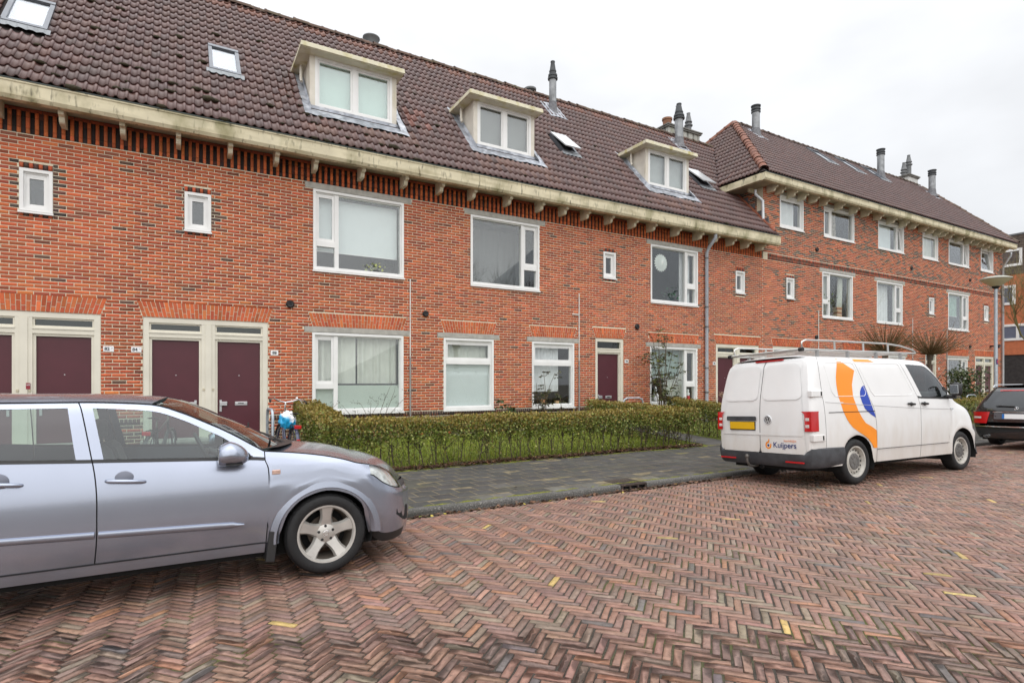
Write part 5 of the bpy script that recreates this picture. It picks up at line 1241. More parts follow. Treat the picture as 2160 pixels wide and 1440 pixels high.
    warch('a0', 0, 2.80, 1.40, .79); warch('a1', 30, 2.88, 1.315, .80); warch('a2', 60, 3.02, 1.205, .80); warch('a3', 90, 3.16, 1.155, .795); warch('a4', 125, 3.34, 1.095, .785, .995); warch('a5', 155, 3.47, 1.04, .77, .985)
    def nose(name, xl, xu, lo, hi, w, wt): nm[name] = len(keys); keys.append([(xl+(xu-xl)*min(1, i/3), lo+(hi-lo)*i/7, w+(wt-w)*(i/7)**1.4) for i in range(8)])
    nose('n0', 3.53, 3.56, .33, 1.005, .845, .75); nose('n1', 3.70, 3.66, .25, .965, .80, .68); nose('n2', 3.82, 3.76, .24, .91, .66, .56); nose('n3', 3.86, 3.80, .25, .87, .56, .47)
    return Loft(keys, [3]*(len(keys)-1), [2, 3, 3, 3, 1, 5, 3]), nm
VLf, vn = vankeys()
def vshift(b): b.v = [(x, y+VC, zz) for x, y, zz in b.v]; return b
def vpart(nm, a, c, vs, m=vwhite, out=0., parent=None, sides=(-1, 1), sm=40):
    for sg in sides:
        b = vshift(VLf.part(lambda u, v: vn[a] <= u < vn[c] and v in vs, sg, out))
        if b.f: o = b.build(nm, m, parent or van, world=False, smooth=sm)
    return o
def vside(x, zz):
    """flank position (right side) at a point of the side view"""
    G = VLf.G; i = np.argmin((G[..., 0]-x)**2+(G[..., 1]-zz)**2); u, v = divmod(i, G.shape[1])
    return VC-G[u, v, 2]
_c = VLf.G[int(np.argmin(abs(VLf.us-vn['m1'])))]
def vy(x, zz): return VC-max(np.interp(zz, _c[:, 1], _c[:, 2]), .8685 if zz < 1. else 0)
vpart('rear_corner', 'e0', 's0', range(1, 7)); vpart('panel_gap', 's0', 's1', range(1, 7), gap_m, -.003)
vpart('rear_side_panel', 's1', 'd0', range(0, 7)); vpart('panel_gap', 'd0', 'd1', range(0, 7), gap_m, -.003)
for sg in (-1, 1):
    d = vshift(VLf.part(lambda u, v: vn['d1'] <= u < vn['b0'] and v >= 1, sg)).build('sliding_door' if sg < 0 else 'side_panel', vwhite, van, world=False, smooth=40)
    vshift(VLf.part(lambda u, v: vn['d1'] <= u < vn['b0'] and v == 0, sg)).build('step', vwhite, van, world=False, smooth=40)
    f = vshift(VLf.part(lambda u, v: vn['b1'] <= u < vn['w5'] and v >= 1 and not (v == 5 and vn['w0'] <= u < vn['w5']), sg)).build('front_door', vwhite, van, world=False, smooth=40)
    vshift(VLf.part(lambda u, v: vn['b1'] <= u < vn['w5'] and v == 0, sg)).build('step', vwhite, van, world=False, smooth=40)
    vshift(VLf.part(lambda u, v: vn['w0'] <= u < vn['w5'] and v == 5, sg, -.006)).build('window_pane', car_glass, f, world=False, smooth=60)
    vshift(VLf.part(lambda u, v: vn['b1'] <= u < vn['w5'] and v == 4, sg, .003)).build('window_seal', blk, f, world=False, smooth=60)
    for x in ((1.44, 1.83) if sg < 0 else (1.83,)):
        y = vy(x, 1.19)-.004 if sg < 0 else 2*VC-vy(x, 1.19)+.004
        b = MB(); b.tube([(x, y+sg*.004, 1.195), (x+.02, y+sg*.03, 1.195), (x+.15, y+sg*.03, 1.185), (x+.19, y+sg*.006, 1.18)], [.016, .019, .017, .013], 8); b.lathe([(0, sg*.014), (.03, sg*.012), (.034, 0)], (x+.10, y, 1.188), 'y', 16)
        b.build('door_handle', blk, d if x < 1.6 and sg < 0 else f, world=False, smooth=60)
    # A-pillar, mirror
    y0 = VC+sg*.79
    b = MB(); b.prism([(2.55, 1.30), (2.74, 1.29), (2.76, 1.40), (2.66, 1.47)], min(y0-.03, y0+.05), max(y0-.03, y0+.05), 'y'); b.build('mirror_triangle', blk, f, world=False)
    b = MB(); yy = VC+sg*.99; b.rbox(2.62, 2.75, yy-.09, yy+.09, 1.305, 1.53, .062); mo = b.build('wing_mirror', blk, van, world=False, smooth=50)
    b = MB(); b.tube([(2.70, VC+sg*.80, 1.30), (2.72, VC+sg*.97, 1.285)], .035, 8); b.build('mirror_arm', blk, mo, world=False)
    b = MB(); b.rbox(2.612, 2.622, yy-.062, yy+.062, 1.345, 1.49, .003); b.build('mirror_glass', chrome, mo, world=False)
    for xc in (.07, 3.12): arch_fill(van, xc, VC+sg*.85, VC+sg*.4, .345, .42)
    wy = VC+sg*(VC-.115)
    wheel(van, 'wheel', .04, wy, .345, .345, .225, .215, sg, 'steel'); wheel(van, 'wheel', 3.05, wy, .345, .345, .225, .215, sg, 'steel', .4)
vpart('front_wing', 'w5', 'n0', range(0, 7)); vpart('front_bumper_side', 'n0', 'n3', range(0, 4), vgrey); vpart('headlight', 'n0', 'n3', range(4, 7), dark_glass)
b = MB(); P = [(2.72, 1.10), (2.80, 1.10), (2.83, 1.085), (2.80, 1.065), (2.74, 1.065)]; b.prism(P, VC-.873, VC-.855, 'y'); b.build('wing_badge', chrome, van, world=False)
def vtop(a, c, nm, m, cr, bw, n=18, pw=4.): b = VLf.top(vn[a], vn[c], crown=cr, bow=bw, n=n, pw=pw); vshift(b).build(nm, m, van, world=False, smooth=50)
vtop('e0', 'w1', 'roof', vwhite, lambda u: np.interp(u, [vn['e0'], vn['e2'], vn['w0'], vn['w1']], [.03, .055, .055, .045]), lambda u: np.interp(u, [vn['e0'], vn['e3'], vn['w0'], vn['w1']], [-.05, 0, 0, .08]))
vtop('w1', 'a0', 'windscreen', dark_glass, lambda u: np.interp(u, [vn['w1'], vn['a0']], [.045, .0]), lambda u: np.interp(u, [vn['w1'], vn['a0']], [.08, .30]))
vtop('a0', 'n3', 'bonnet', vwhite, lambda u: .02, lambda u: np.interp(u, [vn['a0'], vn['n3']], [.30, .10]))
vshift(VLf.end(-1, lambda v: .10, 0, 7)).build('front_face', vgrey, van, world=False, smooth=50)
# rear face
vx = lambda zz: np.interp(zz, [.31, .515, .85, 1.10, 1.285, 1.32, 1.845, 1.93], [-.985, -.985, -.975, -.965, -.945, -.94, -.815, -.74])
vb = lambda zz: -.035
eb = VLf.end(0, lambda v: -.035, 1, 7, pw=4.); vshift(eb); rear = eb.build('rear_door_frame', vwhite, van, world=False, smooth=50)
def rx(y, zz): 
    w = np.interp(zz, [.31, .515, .85, 1.10, 1.285, 1.32, 1.845, 1.93], [.835, .855, .868, .868, .856, .850, .765, .70])*.93; t = (y-VC)/w; return vx(zz)-.035*(1-abs(t)**4)
def rear_panel(nm, y0, y1, z0, z1, m, out, r=.06, n=10, k=10, parent=None, yb=None, rl=None, rr=None):
    """a plate that follows the rear face; rounded corners"""
    P = []
    for zz in np.linspace(z0, z1, k*2+1):
        d = min(zz-z0, z1-zz); ins = r-math.sqrt(max(0, r*r-max(0, r-d)**2)) if d < r else 0
        if rl: a, c = np.interp(zz, [z0, z1], rl)+ins, np.interp(zz, [z0, z1], rr)-ins
        else: a, c = y0+ins, y1-ins
        P.append([(rx(y, zz)-out, y, zz) for y in np.linspace(a, c, n+1)])
    b = MB(); b.grid(P); return b.build(nm, m, parent or van, world=False, smooth=60)
DG = .855
ld = rear_panel('rear_door', 0, 0, .50, 1.90, vwhite, .012, .02, rl=(DG+.005, DG+.005), rr=(1.60, 1.47)); rd_ = rear_panel('rear_door', 0, 0, .50, 1.90, vwhite, .012, .02, rl=(.09, .21), rr=(DG-.005, DG-.005))
rear_panel('panel_gap', DG-.005, DG+.005, .50, 1.90, gap_m, .0125, .001, n=2)
rear_panel('blank_window', 0, 0, 1.30, 1.85, vwhite, .021, .09, parent=ld, rl=(DG+.045, DG+.045), rr=(1.565, 1.44)); rear_panel('blank_window', 0, 0, 1.30, 1.85, vwhite, .021, .09, parent=rd_, rl=(.145, .245), rr=(DG-.045, DG-.045))
rear_panel('swage', .13, 1.60, .765, .80, vwhite, .022, .017)
b = rear_panel('plate_handle', .91, 1.50, .985, 1.055, vgrey, .032, .02, parent=ld)
def rplate(nm, y0, y1, z0, z1, m, o0, parent, ex=.01):
    x = rx((y0+y1)/2, (z0+z1)/2)-o0; b = MB(); b.rbox(x-ex, x+ex, y0, y1, z0, z1, .004); return b.build(nm, m, parent, world=False)
np_ = rplate('number_plate', .945, 1.42, .85, .965, mat('yellow_plate', (.72, .42, .012), .35, var=.03), .026, ld)
rplate('plate_holder', .935, 1.43, .835, .975, blk, .018, ld); rplate('plate_band', 1.375, 1.421, .851, .964, mat('blue_band', (.01, .09, .45), .4, var=0), .0265, np_)
text('NL', .028, (rx(1.40, .87)-.039, 1.398, .87), enamel, np_, rot=(PI/2, 0, -PI/2), world=False)
# round emblem with the two letters one above the other
ex_ = rx(.71, 1.0)-.014; ec = (.71, 1.0)
b = MB(); b.lathe([(0, -.004), (.062, -.004), (.062, .01)], (ex_, ec[0], ec[1]), 'x', 28); em = b.build('emblem', mat('emblem_black', (.01, .01, .012), .3, var=0), rd_, world=False)
b = MB(); b.lathe([(.054, -.008), (.066, -.011), (.072, -.004), (.072, .008)], (ex_, ec[0], ec[1]), 'x', 32)
def strokes(pts, w=.016):
    for p, q in zip(pts, pts[1:]):
        p, q = Vector((0, p[0], p[1])), Vector((0, q[0], q[1])); d = (q-p).normalized(); s = Vector((0, -d.z, d.y))*w/2; o = Vector((ex_-.0075, ec[0], ec[1]))
        b.quad(o+p-s, o+q-s, o+q+s, o+p+s)
k = -1
strokes([(.022, .054), (0, .008), (-.022, .054)]); strokes([(.046, .036), (.020, -.050), (0, .0), (-.020, -.050), (-.046, .036)])
b.build('emblem_ring', mat('bright_silver', (.62, .63, .65), .3, .4, var=0), em, world=False)
# lettering and ring mark on the right rear door
deco = mat('navy_letters', (.012, .03, .16), .4, var=0); orange = mat('orange_film', (.88, .27, .008), .35, var=.03); blue = mat('blue_film', (.008, .05, .40), .35, var=.03); orng2 = mat('orange_letters', (.75, .28, .12), .4, var=0)
tx = rx(.72, .62)-.0135
tilt = (PI/2, 0, -PI/2)
text('Kuijpers', .118, (tx-.001, .425, .622), deco, rd_, rot=tilt, world=False, bold=.0008); text('koninklijke', .048, (tx-.001, .33, .692), orng2, rd_, rot=tilt, world=False)
b = MB(); P = [[], []]
for t in np.linspace(math.radians(70), math.radians(70+318), 40):
    c, s = math.cos(t), math.sin(t); k = (t-math.radians(70))/math.radians(318)
    P[0].append((tx-.0012, .705-.030*c, .615+.034*s)); P[1].append((tx-.0012, .705-.053*c, .615+(.058+(.035 if k < .07 else 0))*s))
b.grid(P); b.build('ring_mark', orange, rd_, world=False); b = MB(); b.disc((tx-.0014, .705, .613), .018, 'x', 16); b.build('ring_dot', deco, rd_, world=False)
# rear lights
for sg in (-1, 1):
    b = MB(); P = []
    for zz in np.linspace(.835, 1.125, 9):
        top = (zz-.835)/.29; row = []
        inn = .105+.05*max(0, (top-.8)/.2)**2
        for y, x in ((inn, 0), (.05, 0), (.02, 0), (.0, .0), (-.012, .045), (-.008, .12), (-.004, .20), (-.001, .255-.0*top)):
            xb = rx(max(y, .068), zz)-.02 if x == 0 else -.985+x+.015; yy = y
            row.append((xb, yy if sg < 0 else 2*VC-yy, zz))
        P.append(row)
    b.grid(P); o = b.build('rear_light', red_lens, van, world=False, smooth=40)
    for zz in (.91, 1.01):
        b = MB(); y0, y1 = (.035, .095); x = rx(.068, zz)-.026; b.rbox(x, x+.02, *((y0, y1) if sg < 0 else (2*VC-y1, 2*VC-y0)), zz-.022, zz+.022, .004); b.build('clear_lens', mat('clear_lens', (.65, .60, .58), .2, var=.1), o, world=False)
b = MB(); x = rx(.85, 1.90)-.022; b.rbox(x, x+.03, .55, 1.05, 1.905, 1.93, .006); b.build('brake_light', red_lens, van, world=False)
# bumper with its step, tow bar
b = MB(); P = []
prof = [(.60, 0), (.60, .03), (.575, .075), (.50, .085), (.42, .075), (.34, .055), (.30, .02), (.30, -.05)]
def bpath(o, lift):
    r = []
    for y, x in ((-.012, -.29), (-.016, -.55), (-.012, -.86), (.03, -.97), (.12, -1.015), (.45, -1.03), (VC, -1.03), (2*VC-.45, -1.03), (2*VC-.12, -1.015), (2*VC-.03, -.97), (2*VC+.012, -.86), (2*VC+.016, -.55), (2*VC+.012, -.29)):
        r.append((x, y))
    return r
base = bpath(0, 0)
for zz, o in prof:
    row = []
    for i, (x, y) in enumerate(base):
        mid = 2 <= i <= 10; cx, cy = (0, -1) if i < 3 else (0, 1) if i > 9 else (-1, 0)
        if i == 3: cx, cy = -.7, -.7
        if i == 9: cx, cy = -.7, .7
        z2 = zz if not (4 <= i <= 8) else min(zz, .49)
        row.append((x+cx*(o-.06), y+cy*(o-.062), z2))
    P.append(row)
b.grid(P); b.build('rear_bumper', vgrey, van, world=False, smooth=35)
b = MB(); b.box(-1.02, -.93, .10, 2*VC-.10, .44, .492); b.build('bumper_step', vgrey, van, world=False)
for y0, y1 in ((.10, .40), (2*VC-.40, 2*VC-.10)):
    b = MB(); b.rbox(-1.062, -1.04, y0, y1, .372, .395, .004); b.build('reflector', red_lens, van, world=False)
b = MB(); b.tube([(-.9, VC+.16, .28), (-1.0, VC+.16, .27), (-1.10, VC+.16, .29), (-1.14, VC+.16, .36), (-1.14, VC+.16, .41)], .02, 8); b.lathe([(.0, .395), (.026, .41), (.033, .435), (.026, .458), (0, .466)], (-1.14, VC+.16, 0), 'z', 14); b.build('tow_bar', mat('tow_iron', (.16, .15, .14), .5, .5, var=.3), van, world=False, smooth=50)
b = MB(); b.lathe([(.03, 0), (.038, .03), (.03, .05)], (-1.0, VC+.02, .275), 'x', 12); b.build('tow_socket', blk, van, world=False)
for y, z0, z1, x in ((-.0, 1.335, 1.425, -.93), (-.01, .69, .785, -.955)):
    b = MB(); b.rbox(x-.03, x+.23, vy(0, z0)-.016, vy(0, z0)+.05, z0, z1, .008); o = b.build('door_hinge', vwhite, van, world=False); b = MB(); b.box(x+.17, x+.20, vy(0, z0)-.018, vy(0, z0), z0+.015, z1-.015); b.build('hinge_gap', gap_m, o, world=False)
# flank: swage line, slide rail, recessed panel edges, graphics
def flank(P0, m, nm, out=.003):
    b = MB(); b.grid([[(x, vy(x, zz)-out, zz) for x, zz in row] for row in P0]); return b.build(nm, m, van, world=False, smooth=60)
def line(pts, w, m, nm, out=.001): b = MB(); b.tube([(x, vy(x, zz)-out, zz) for x, zz in pts], w, 5); return b.build(nm, m, van, world=False, smooth=60)
crease = mat('crease_shadow', (.45, .45, .45), .5, var=0)
line([(x, np.interp(x, [-.66, .5, 1.75, 2.75], [1.255, 1.185, 1.115, 1.085])) for x in np.linspace(-.66, 2.75, 24)], .004, crease, 'swage_line')
line([(x, 1.098-.004*x) for x in np.linspace(-.60, .52, 10)], .006, gap_m, 'slide_rail')
line([(.56, .51), (1.2, .51), (1.79, .51), (2.63, .51)], .0045, gap_m, 'panel_gap')
for x0, x1, xt0, xt1 in ((-.47, .36, -.53, .20), (.50, 1.62, .32, 1.42)):
    n = 8; pts = []
    bot, top = 1.335, 1.85
    pts = [(x0+.07, bot), (x1-.07, bot)]+[(x1-.07*(1-math.sin(t)), bot+.07*(1-math.cos(t))) for t in np.linspace(.2, PI/2, 6)]+[(xt1, top-.07)]+[(xt1-.07*(1-math.cos(t)), top-.07+.07*math.sin(t)) for t in np.linspace(.2, PI/2, 6)]+[(xt0+.07, top)]+[(xt0+.07*(1-math.sin(t)), top-.07*(1-math.cos(t))) for t in np.linspace(.2, PI/2, 6)]+[(x0, bot+.07), (x0+.07, bot)]
    line(pts, .0055, vwhite, 'panel_bead', .001)
zsO = [1.92, 1.85, 1.73, 1.63, 1.51, 1.35, 1.31, 1.11, .99, .92, .86, .80, .74, .68, .60, .53]
lO = [-.15, -.20, -.262, -.305, -.33, -.33, -.325, -.26, -.18, -.115, -.04, .08, .215, .322, .41, .455]; rO = [-.145, -.06, .18, .115, .05, .028, .03, .11, .205, .28, .43, .548, .548, .547, .545, .545]
flank([[(l_+(r_-l_)*t, zz) for t in np.linspace(0, 1, 7)] for zz, l_, r_ in zip(zsO, lO, rO)], orange, 'orange_graphic')
zsB = [1.50, 1.47, 1.41, 1.33, 1.24, 1.14, 1.05, 1.0]; lB = [.345, .275, .225, .20, .225, .28, .42, .535]; rB = [.352, .365, .385, .41, .44, .48, .525, .54]
flank([[(l_+(r_-l_)*t, zz) for t in np.linspace(0, 1, 5)] for zz, l_, r_ in zip(zsB, lB, rB)], blue, 'blue_graphic')
b = MB(); b.grid([[(.26+.28*t, VC-np.interp(zz, [.93, .99], [.735, .60]), 1.845+zz-.845+.0) for t in np.linspace(0, 1, 6)] for zz in (.885, .93)])
flank([[(.255+(.42+.10*k)*t, zz) for t in np.linspace(0, 1, 6)] for k, zz in ((1, 1.872), (0, 1.915))], orange, 'orange_graphic', .004)
# cab
b = MB(); b.prism([(2.45, .8), (2.40, 1.18), (2.62, 1.28), (2.95, 1.24), (2.95, .8)], .10, 2*VC-.10, 'y'); b.build('dashboard', interior_m, van, world=False)
b = MB(); b.box(1.42, 1.46, .13, 2*VC-.13, .5, 1.80); b.build('bulkhead', mat('bulkhead', (.25, .25, .25), .8), van, world=False)
b = MB(); M = Matrix.Translation((2.28, 2*VC-.42, 1.20)) @ Matrix.Rotation(-.75, 4, 'Y'); b.tube([M @ Vector((0, .19*math.cos(t), .19*math.sin(t))) for t in np.linspace(0, 2*PI, 23)[:-1]], .017, 8, closed=True); b.tube([M @ Vector((0, -.18, 0)), M @ Vector((0, .18, 0))], .02, 6); b.build('steering_wheel', blk, van, world=False)
for y in (.43, 2*VC-.43):
    b = MB(); b.rbox(1.50, 2.05, y-.25, y+.25, .85, 1.0, .05); o = b.build('seat', blk, van, world=False, smooth=50); b = MB(); b.prism([(1.58, .95), (1.66, 1.0), (1.55, 1.55), (1.46, 1.55), (1.48, .95)], y-.24, y+.24, 'y'); b.build('backrest', blk, o, world=False)
b = MB(); b.box(-.85, 3.6, .22, 2*VC-.22, .24, .45); b.build('floor_pan', under, van, world=False)
for xc in (.04, 3.05):
    b = MB(); b.tube([(xc, .2, .345), (xc, 2*VC-.2, .345)], .05, 8); b.build('axle', under, van, world=False)
# roof rack
rk = thing('roof_rack', 'aluminium ladder roof rack with a raised side rail on the white van', 'roof rack', (0, 0, 0)); rk.matrix_basis = WM[van.name].copy(); WM[rk.name] = WM[van.name].copy()
al = mat('rack_aluminium', (.62, .62, .60), .3, .85, var=.1)
for sg in (-1, 1):
    yy = VC-sg*(-.60); y = VC+sg*.625
    b = MB(); b.tube([(-.86, y, 2.045), (-.70, y, 2.05), (2.20, y, 2.055)], .017, 8)
    b.build('side_beam', al, rk, world=False, smooth=60)
    b = MB(); b.tube([(-.74, y, 2.06), (-.80, y, 2.09), (-.80, y, 2.16), (-.70, y, 2.195), (.3, y, 2.20), (1.35, y, 2.20), (1.75, y, 2.175), (2.08, y, 2.12), (2.19, y, 2.09), (2.20, y, 2.055)], .014, 8); b.build('side_rail', al, rk, world=False, smooth=60)
    b = MB()
    for x in (-.02, .72, 1.40): 
        b = MB(); b.box(x-.02, x+.02, y-.006, y+.006, 2.05, 2.20); b.build('upright', al, rk, world=False)
    for x in (-.45, .30, 1.05, 1.75):
        b = MB(); b.box(x-.02, x+.02, y-.02, y+.02, 1.90, 2.05); b.build('foot', mat('rack_foot', (.35, .35, .35), .5, .5), rk, world=False)
for x in (-.45, -.05, .30, .68, 1.05, 1.42, 1.75):
    b = MB(); b.box(x-.022, x+.022, VC-.62, VC+.62, 2.035, 2.062); b.build('cross_bar', al, rk, world=False)
b = MB(); b.tube([(-.86, VC-.64, 2.045), (-.86, VC+.64, 2.045)], .02, 10); b.build('rear_roller', al, rk, world=False, smooth=60)
for sg in (-1, 1):
    b = MB(); b.lathe([(0, -.03), (.032, -.03), (.032, .03), (0, .03)], (-.86, VC+sg*.655, 2.045), 'y', 12); b.build('roller_cap', blk, rk, world=False)

# ---- black estate car, seen from behind
black_p = mat('black_paint', (.012, .012, .014), .16, var=.05, coat=1.)
est = thing('parked_car', 'black estate car seen from behind at the right edge of the photo', 'car', (16.55, 5.43, 0.), (Matrix.Rotation(math.radians(-1), 4, 'Z') @ Matrix.Rotation(-math.radians(1.6), 4, 'X')).to_3x3())
def estkeys():
    keys = []; nm = {}
    def col(name, x, zs, ws): nm[name] = len(keys); keys.append([((x[i] if hasattr(x, '__len__') else x), zs[i], ws[i]) for i in range(7)])
    zb = [.24, .40, .62, .86, .955, 1.34, 1.41]; ws = [.80, .86, .885, .872, .85, .66, .60]
    bk = [.04, .0, .02, .05, .09, .36, .43]
    col('e0', bk, zb, [w*.80 for w in ws]); col('e1', [v+.035 for v in bk], zb, [w*.91 for w in ws]); col('e2', [v+.12 for v in bk], zb, [w*.975 for w in ws]); col('e3', [v+.30 for v in bk], zb, ws)
    def arch(name, xc, ang):
        nm[name] = len(keys); a = math.radians(ang); c, s = -math.cos(a), math.sin(a); R = .36
        keys.append([(xc+c*(R+(.0, .03, .07, .07, .05, .05, .05)[i]), (max(.24, .31+s*R), max(.40, .31+s*(R+.03)), max(.60, .31+s*(R+.08)), .87, .965, 1.37, 1.44)[i], (.86, .885, .885, .875, .85, .67, .61)[i]) for i in range(7)])
    for a in (0, 45, 90, 135, 180): arch('r%d' % a, 1.08, a)
    col('m', 2.4, [.22, .32, .55, .86, .955, 1.38, 1.455], [.80, .85, .885, .875, .85, .68, .62])
    for a in (0, 45, 90, 135, 180): 
        arch('f%d' % a, 3.84, a); x = keys[-1][4][0]; t = np.interp(x, [3.2, 3.5, 4.3], [1.18, 1.0, .86]); keys[-1] = keys[-1][:4]+[(x, min(.93, t-.04), .86), (x, t-.02, .80), (x, t, .76)]
    col('n', [4.5, 4.55, 4.56, 4.5, 4.45, 4.42, 4.40], [.22, .35, .5, .62, .68, .73, .75], [.74, .76, .75, .70, .66, .62, .58])
    return Loft(keys, [3]*(len(keys)-1), [2, 2, 2, 2, 4, 2]), nm
EL, en = estkeys()
for sg in (-1, 1):
    EL.part(lambda u, v: not (v == 4 and en['e2'] <= u < en['f0']), sg).build('body_side', black_p, est, world=False, smooth=40); EL.part(lambda u, v: v == 4 and en['e2'] <= u < en['f0'], sg).build('side_window', dark_glass, est, world=False, smooth=60)
    for xc in (1.08, 3.84): wheel(est, 'wheel', xc, sg*.78, .315, .315, .215, .21, sg, 'alloy'); arch_fill(est, xc, sg*.86, sg*.45, .31, .37)
EL.top(0, en['m'], crown=lambda u: .05, bow=lambda u: np.interp(u, [0, 3], [-.06, 0])).build('roof', black_p, est, world=False, smooth=60)
EL.top(en['m'], en['f90'], crown=lambda u: .05, bow=lambda u: .1).build('windscreen', dark_glass, est, world=False, smooth=60); EL.top(en['f90'], en['n'], crown=lambda u: .04, bow=lambda u: .12).build('bonnet', black_p, est, world=False, smooth=60)
EL.end(-1, lambda v: .1).build('front_face', black_p, est, world=False, smooth=50)
EL.end(0, lambda v: -.06, 0, 1.99).build('rear_bumper', black_p, est, world=False, smooth=50); tg = EL.end(0, lambda v: -.06, 2, 4).build('tailgate', black_p, est, world=False, smooth=50); EL.end(0, lambda v: -.06, 4, 5).build('rear_window', dark_glass, est, world=False, smooth=50); EL.end(0, lambda v: -.06, 5, 6).build('spoiler', black_p, est, world=False, smooth=50)
def ex2(y, zz): return np.interp(zz, [.24, .40, .62, .86, .955, 1.34, 1.41], [.04, .0, .02, .05, .09, .36, .43])-.06*(1-abs(y/.68)**3)
def strip(nm, y0, y1, z0, z1, m, out=.006, parent=None, n=10):
    b = MB(); b.grid([[(ex2(y, zz)-out, y, zz) for y in np.linspace(y0, y1, n)] for zz in (z0, z1)]); return b.build(nm, m, parent or est, world=False, smooth=60)
strip('bumper_trim', -.80, .80, .505, .525, chrome, .014); strip('tailgate_trim', -.44, .44, .848, .862, chrome, .012, tg); strip('brake_light', -.40, .40, 1.345, 1.365, red_lens, .01)
strip('plate_recess', -.42, .42, .69, .845, mat('grey_gloss', (.10, .10, .11), .3), .004, tg); pl = strip('number_plate', -.26, .26, .70, .81, enamel, .010, tg); strip('plate_band', .215, .26, .70, .81, mat('blue_plate_band', (.02, .16, .5), .4, var=0), .0115, pl)
b = MB(); c = (ex2(0, .94)-.02, 0., .935); b.tube([(c[0], .04*math.cos(t), c[2]+.04*math.sin(t)) for t in np.linspace(0, 2*PI, 21)[:-1]], .004, 6, closed=True)
for k in range(3):
    t = PI/2+k*2*PI/3; b.tube([c, (c[0], .038*math.cos(t), c[2]+.038*math.sin(t))], [.007, .002], 5)
b.build('star_emblem', chrome, tg, world=False)
text('C 350', .055, (ex2(.52, .90)-.012, .50, .895), chrome, tg, rot=(PI/2, 0, -PI/2), world=False, bold=.003)
for sg in (-1, 1):
    b = MB(); b.grid([[(x, sg*y, zz) for x, y in ((ex2(.56, zz)-.016, .56-.06*(zz-.6)/.26), (-.012, .66), (.004, .73), (.045, .82), (.13, .880), (.33, .900))] for zz in (.585, .65, .72, .79, .855)]); o = b.build('rear_light', red_lens, est, world=False, smooth=60)
    b = MB(); b.grid([[(x-.006, sg*(y+.004), zz) for x, y in ((-.014, .66), (.002, .73), (.043, .822))] for zz in (.70, .745)]); b.build('clear_lens', mat('clear_lens'), o, world=False)
    b = MB(); b.tube([(.5, sg*.60, 1.425), (.58, sg*.615, 1.475), (.8, sg*.63, 1.495), (2.2, sg*.65, 1.50), (2.6, sg*.63, 1.46)], .014, 8); b.build('roof_rail', chrome, est, world=False, smooth=60)
    b = MB(); b.lathe([(.055, -.06), (.058, -.065), (.05, -.065), (.05, .1)], (0, 0, 0), 'x', 20); o = b.build('exhaust', chrome, est, world=False, smooth=50); o.matrix_basis = Matrix.Translation((.02, sg*.56, .285)) @ Matrix.Diagonal((1, 1.1, .62, 1))
b = MB(); b.tube([(ex2(0, .99)-.02, .05, .985), (ex2(.3, 1.0)-.03, .40, 1.0)], [.022, .010], 6); b.build('rear_wiper', blk, est, world=False)
b = MB(); b.box(.1, 4.3, -.7, .7, .2, .4); b.build('floor_pan', under, est, world=False)
# ------------------------------------------------------------------ hedges, plants, trees
bark = mat('bark', (.085, .065, .045), .9, var=.35, vscale=14, bump=.5, bscale=90)
twig_m = mat('twigs', (.09, .062, .035), .9, var=.3, vscale=20)
def leaf_cloud(P, size, cols, flat=1.0, dirv=None, long=1.0):
    """(verts, faces, colours) of small leaves at points P"""
    n = len(P); s = size*rng.uniform(.55, 1.35, n); d = rng.normal(0, 1, (n, 3)); d[:, 2] *= flat
    if dirv is not None: d = dirv+d*.55
    d /= np.linalg.norm(d, axis=1)[:, None]; r = rng.normal(0, 1, (n, 3)); v = np.cross(d, r); v /= np.linalg.norm(v, axis=1)[:, None]
    u = d*s[:, None]*long; v = v*s[:, None]*.42; m = P+u*.5
    V = np.stack([P, m+v, P+u, m-v], 1).reshape(-1, 3); c = np.array(cols, float)
    return V, np.arange(4*n).reshape(n, 4), c
def cloud_obj(name, V, F, C, parent, rough=.5, mname='foliage'):
    o = bpy.data.objects.new(name, np_mesh(name, V, F, mat(mname, rough=rough, src='attr', var=0), fcols=C)); reg(o, parent); o['kind'] = 'stuff'; return o
BROWN = np.array([(.23, .165, .032), (.26, .185, .035), (.19, .135, .032), (.29, .23, .05), (.21, .19, .035)])
GREEN = np.array([(.13, .18, .024), (.15, .20, .03), (.20, .24, .04), (.09, .125, .022), (.30, .31, .09), (.21, .165, .04)])
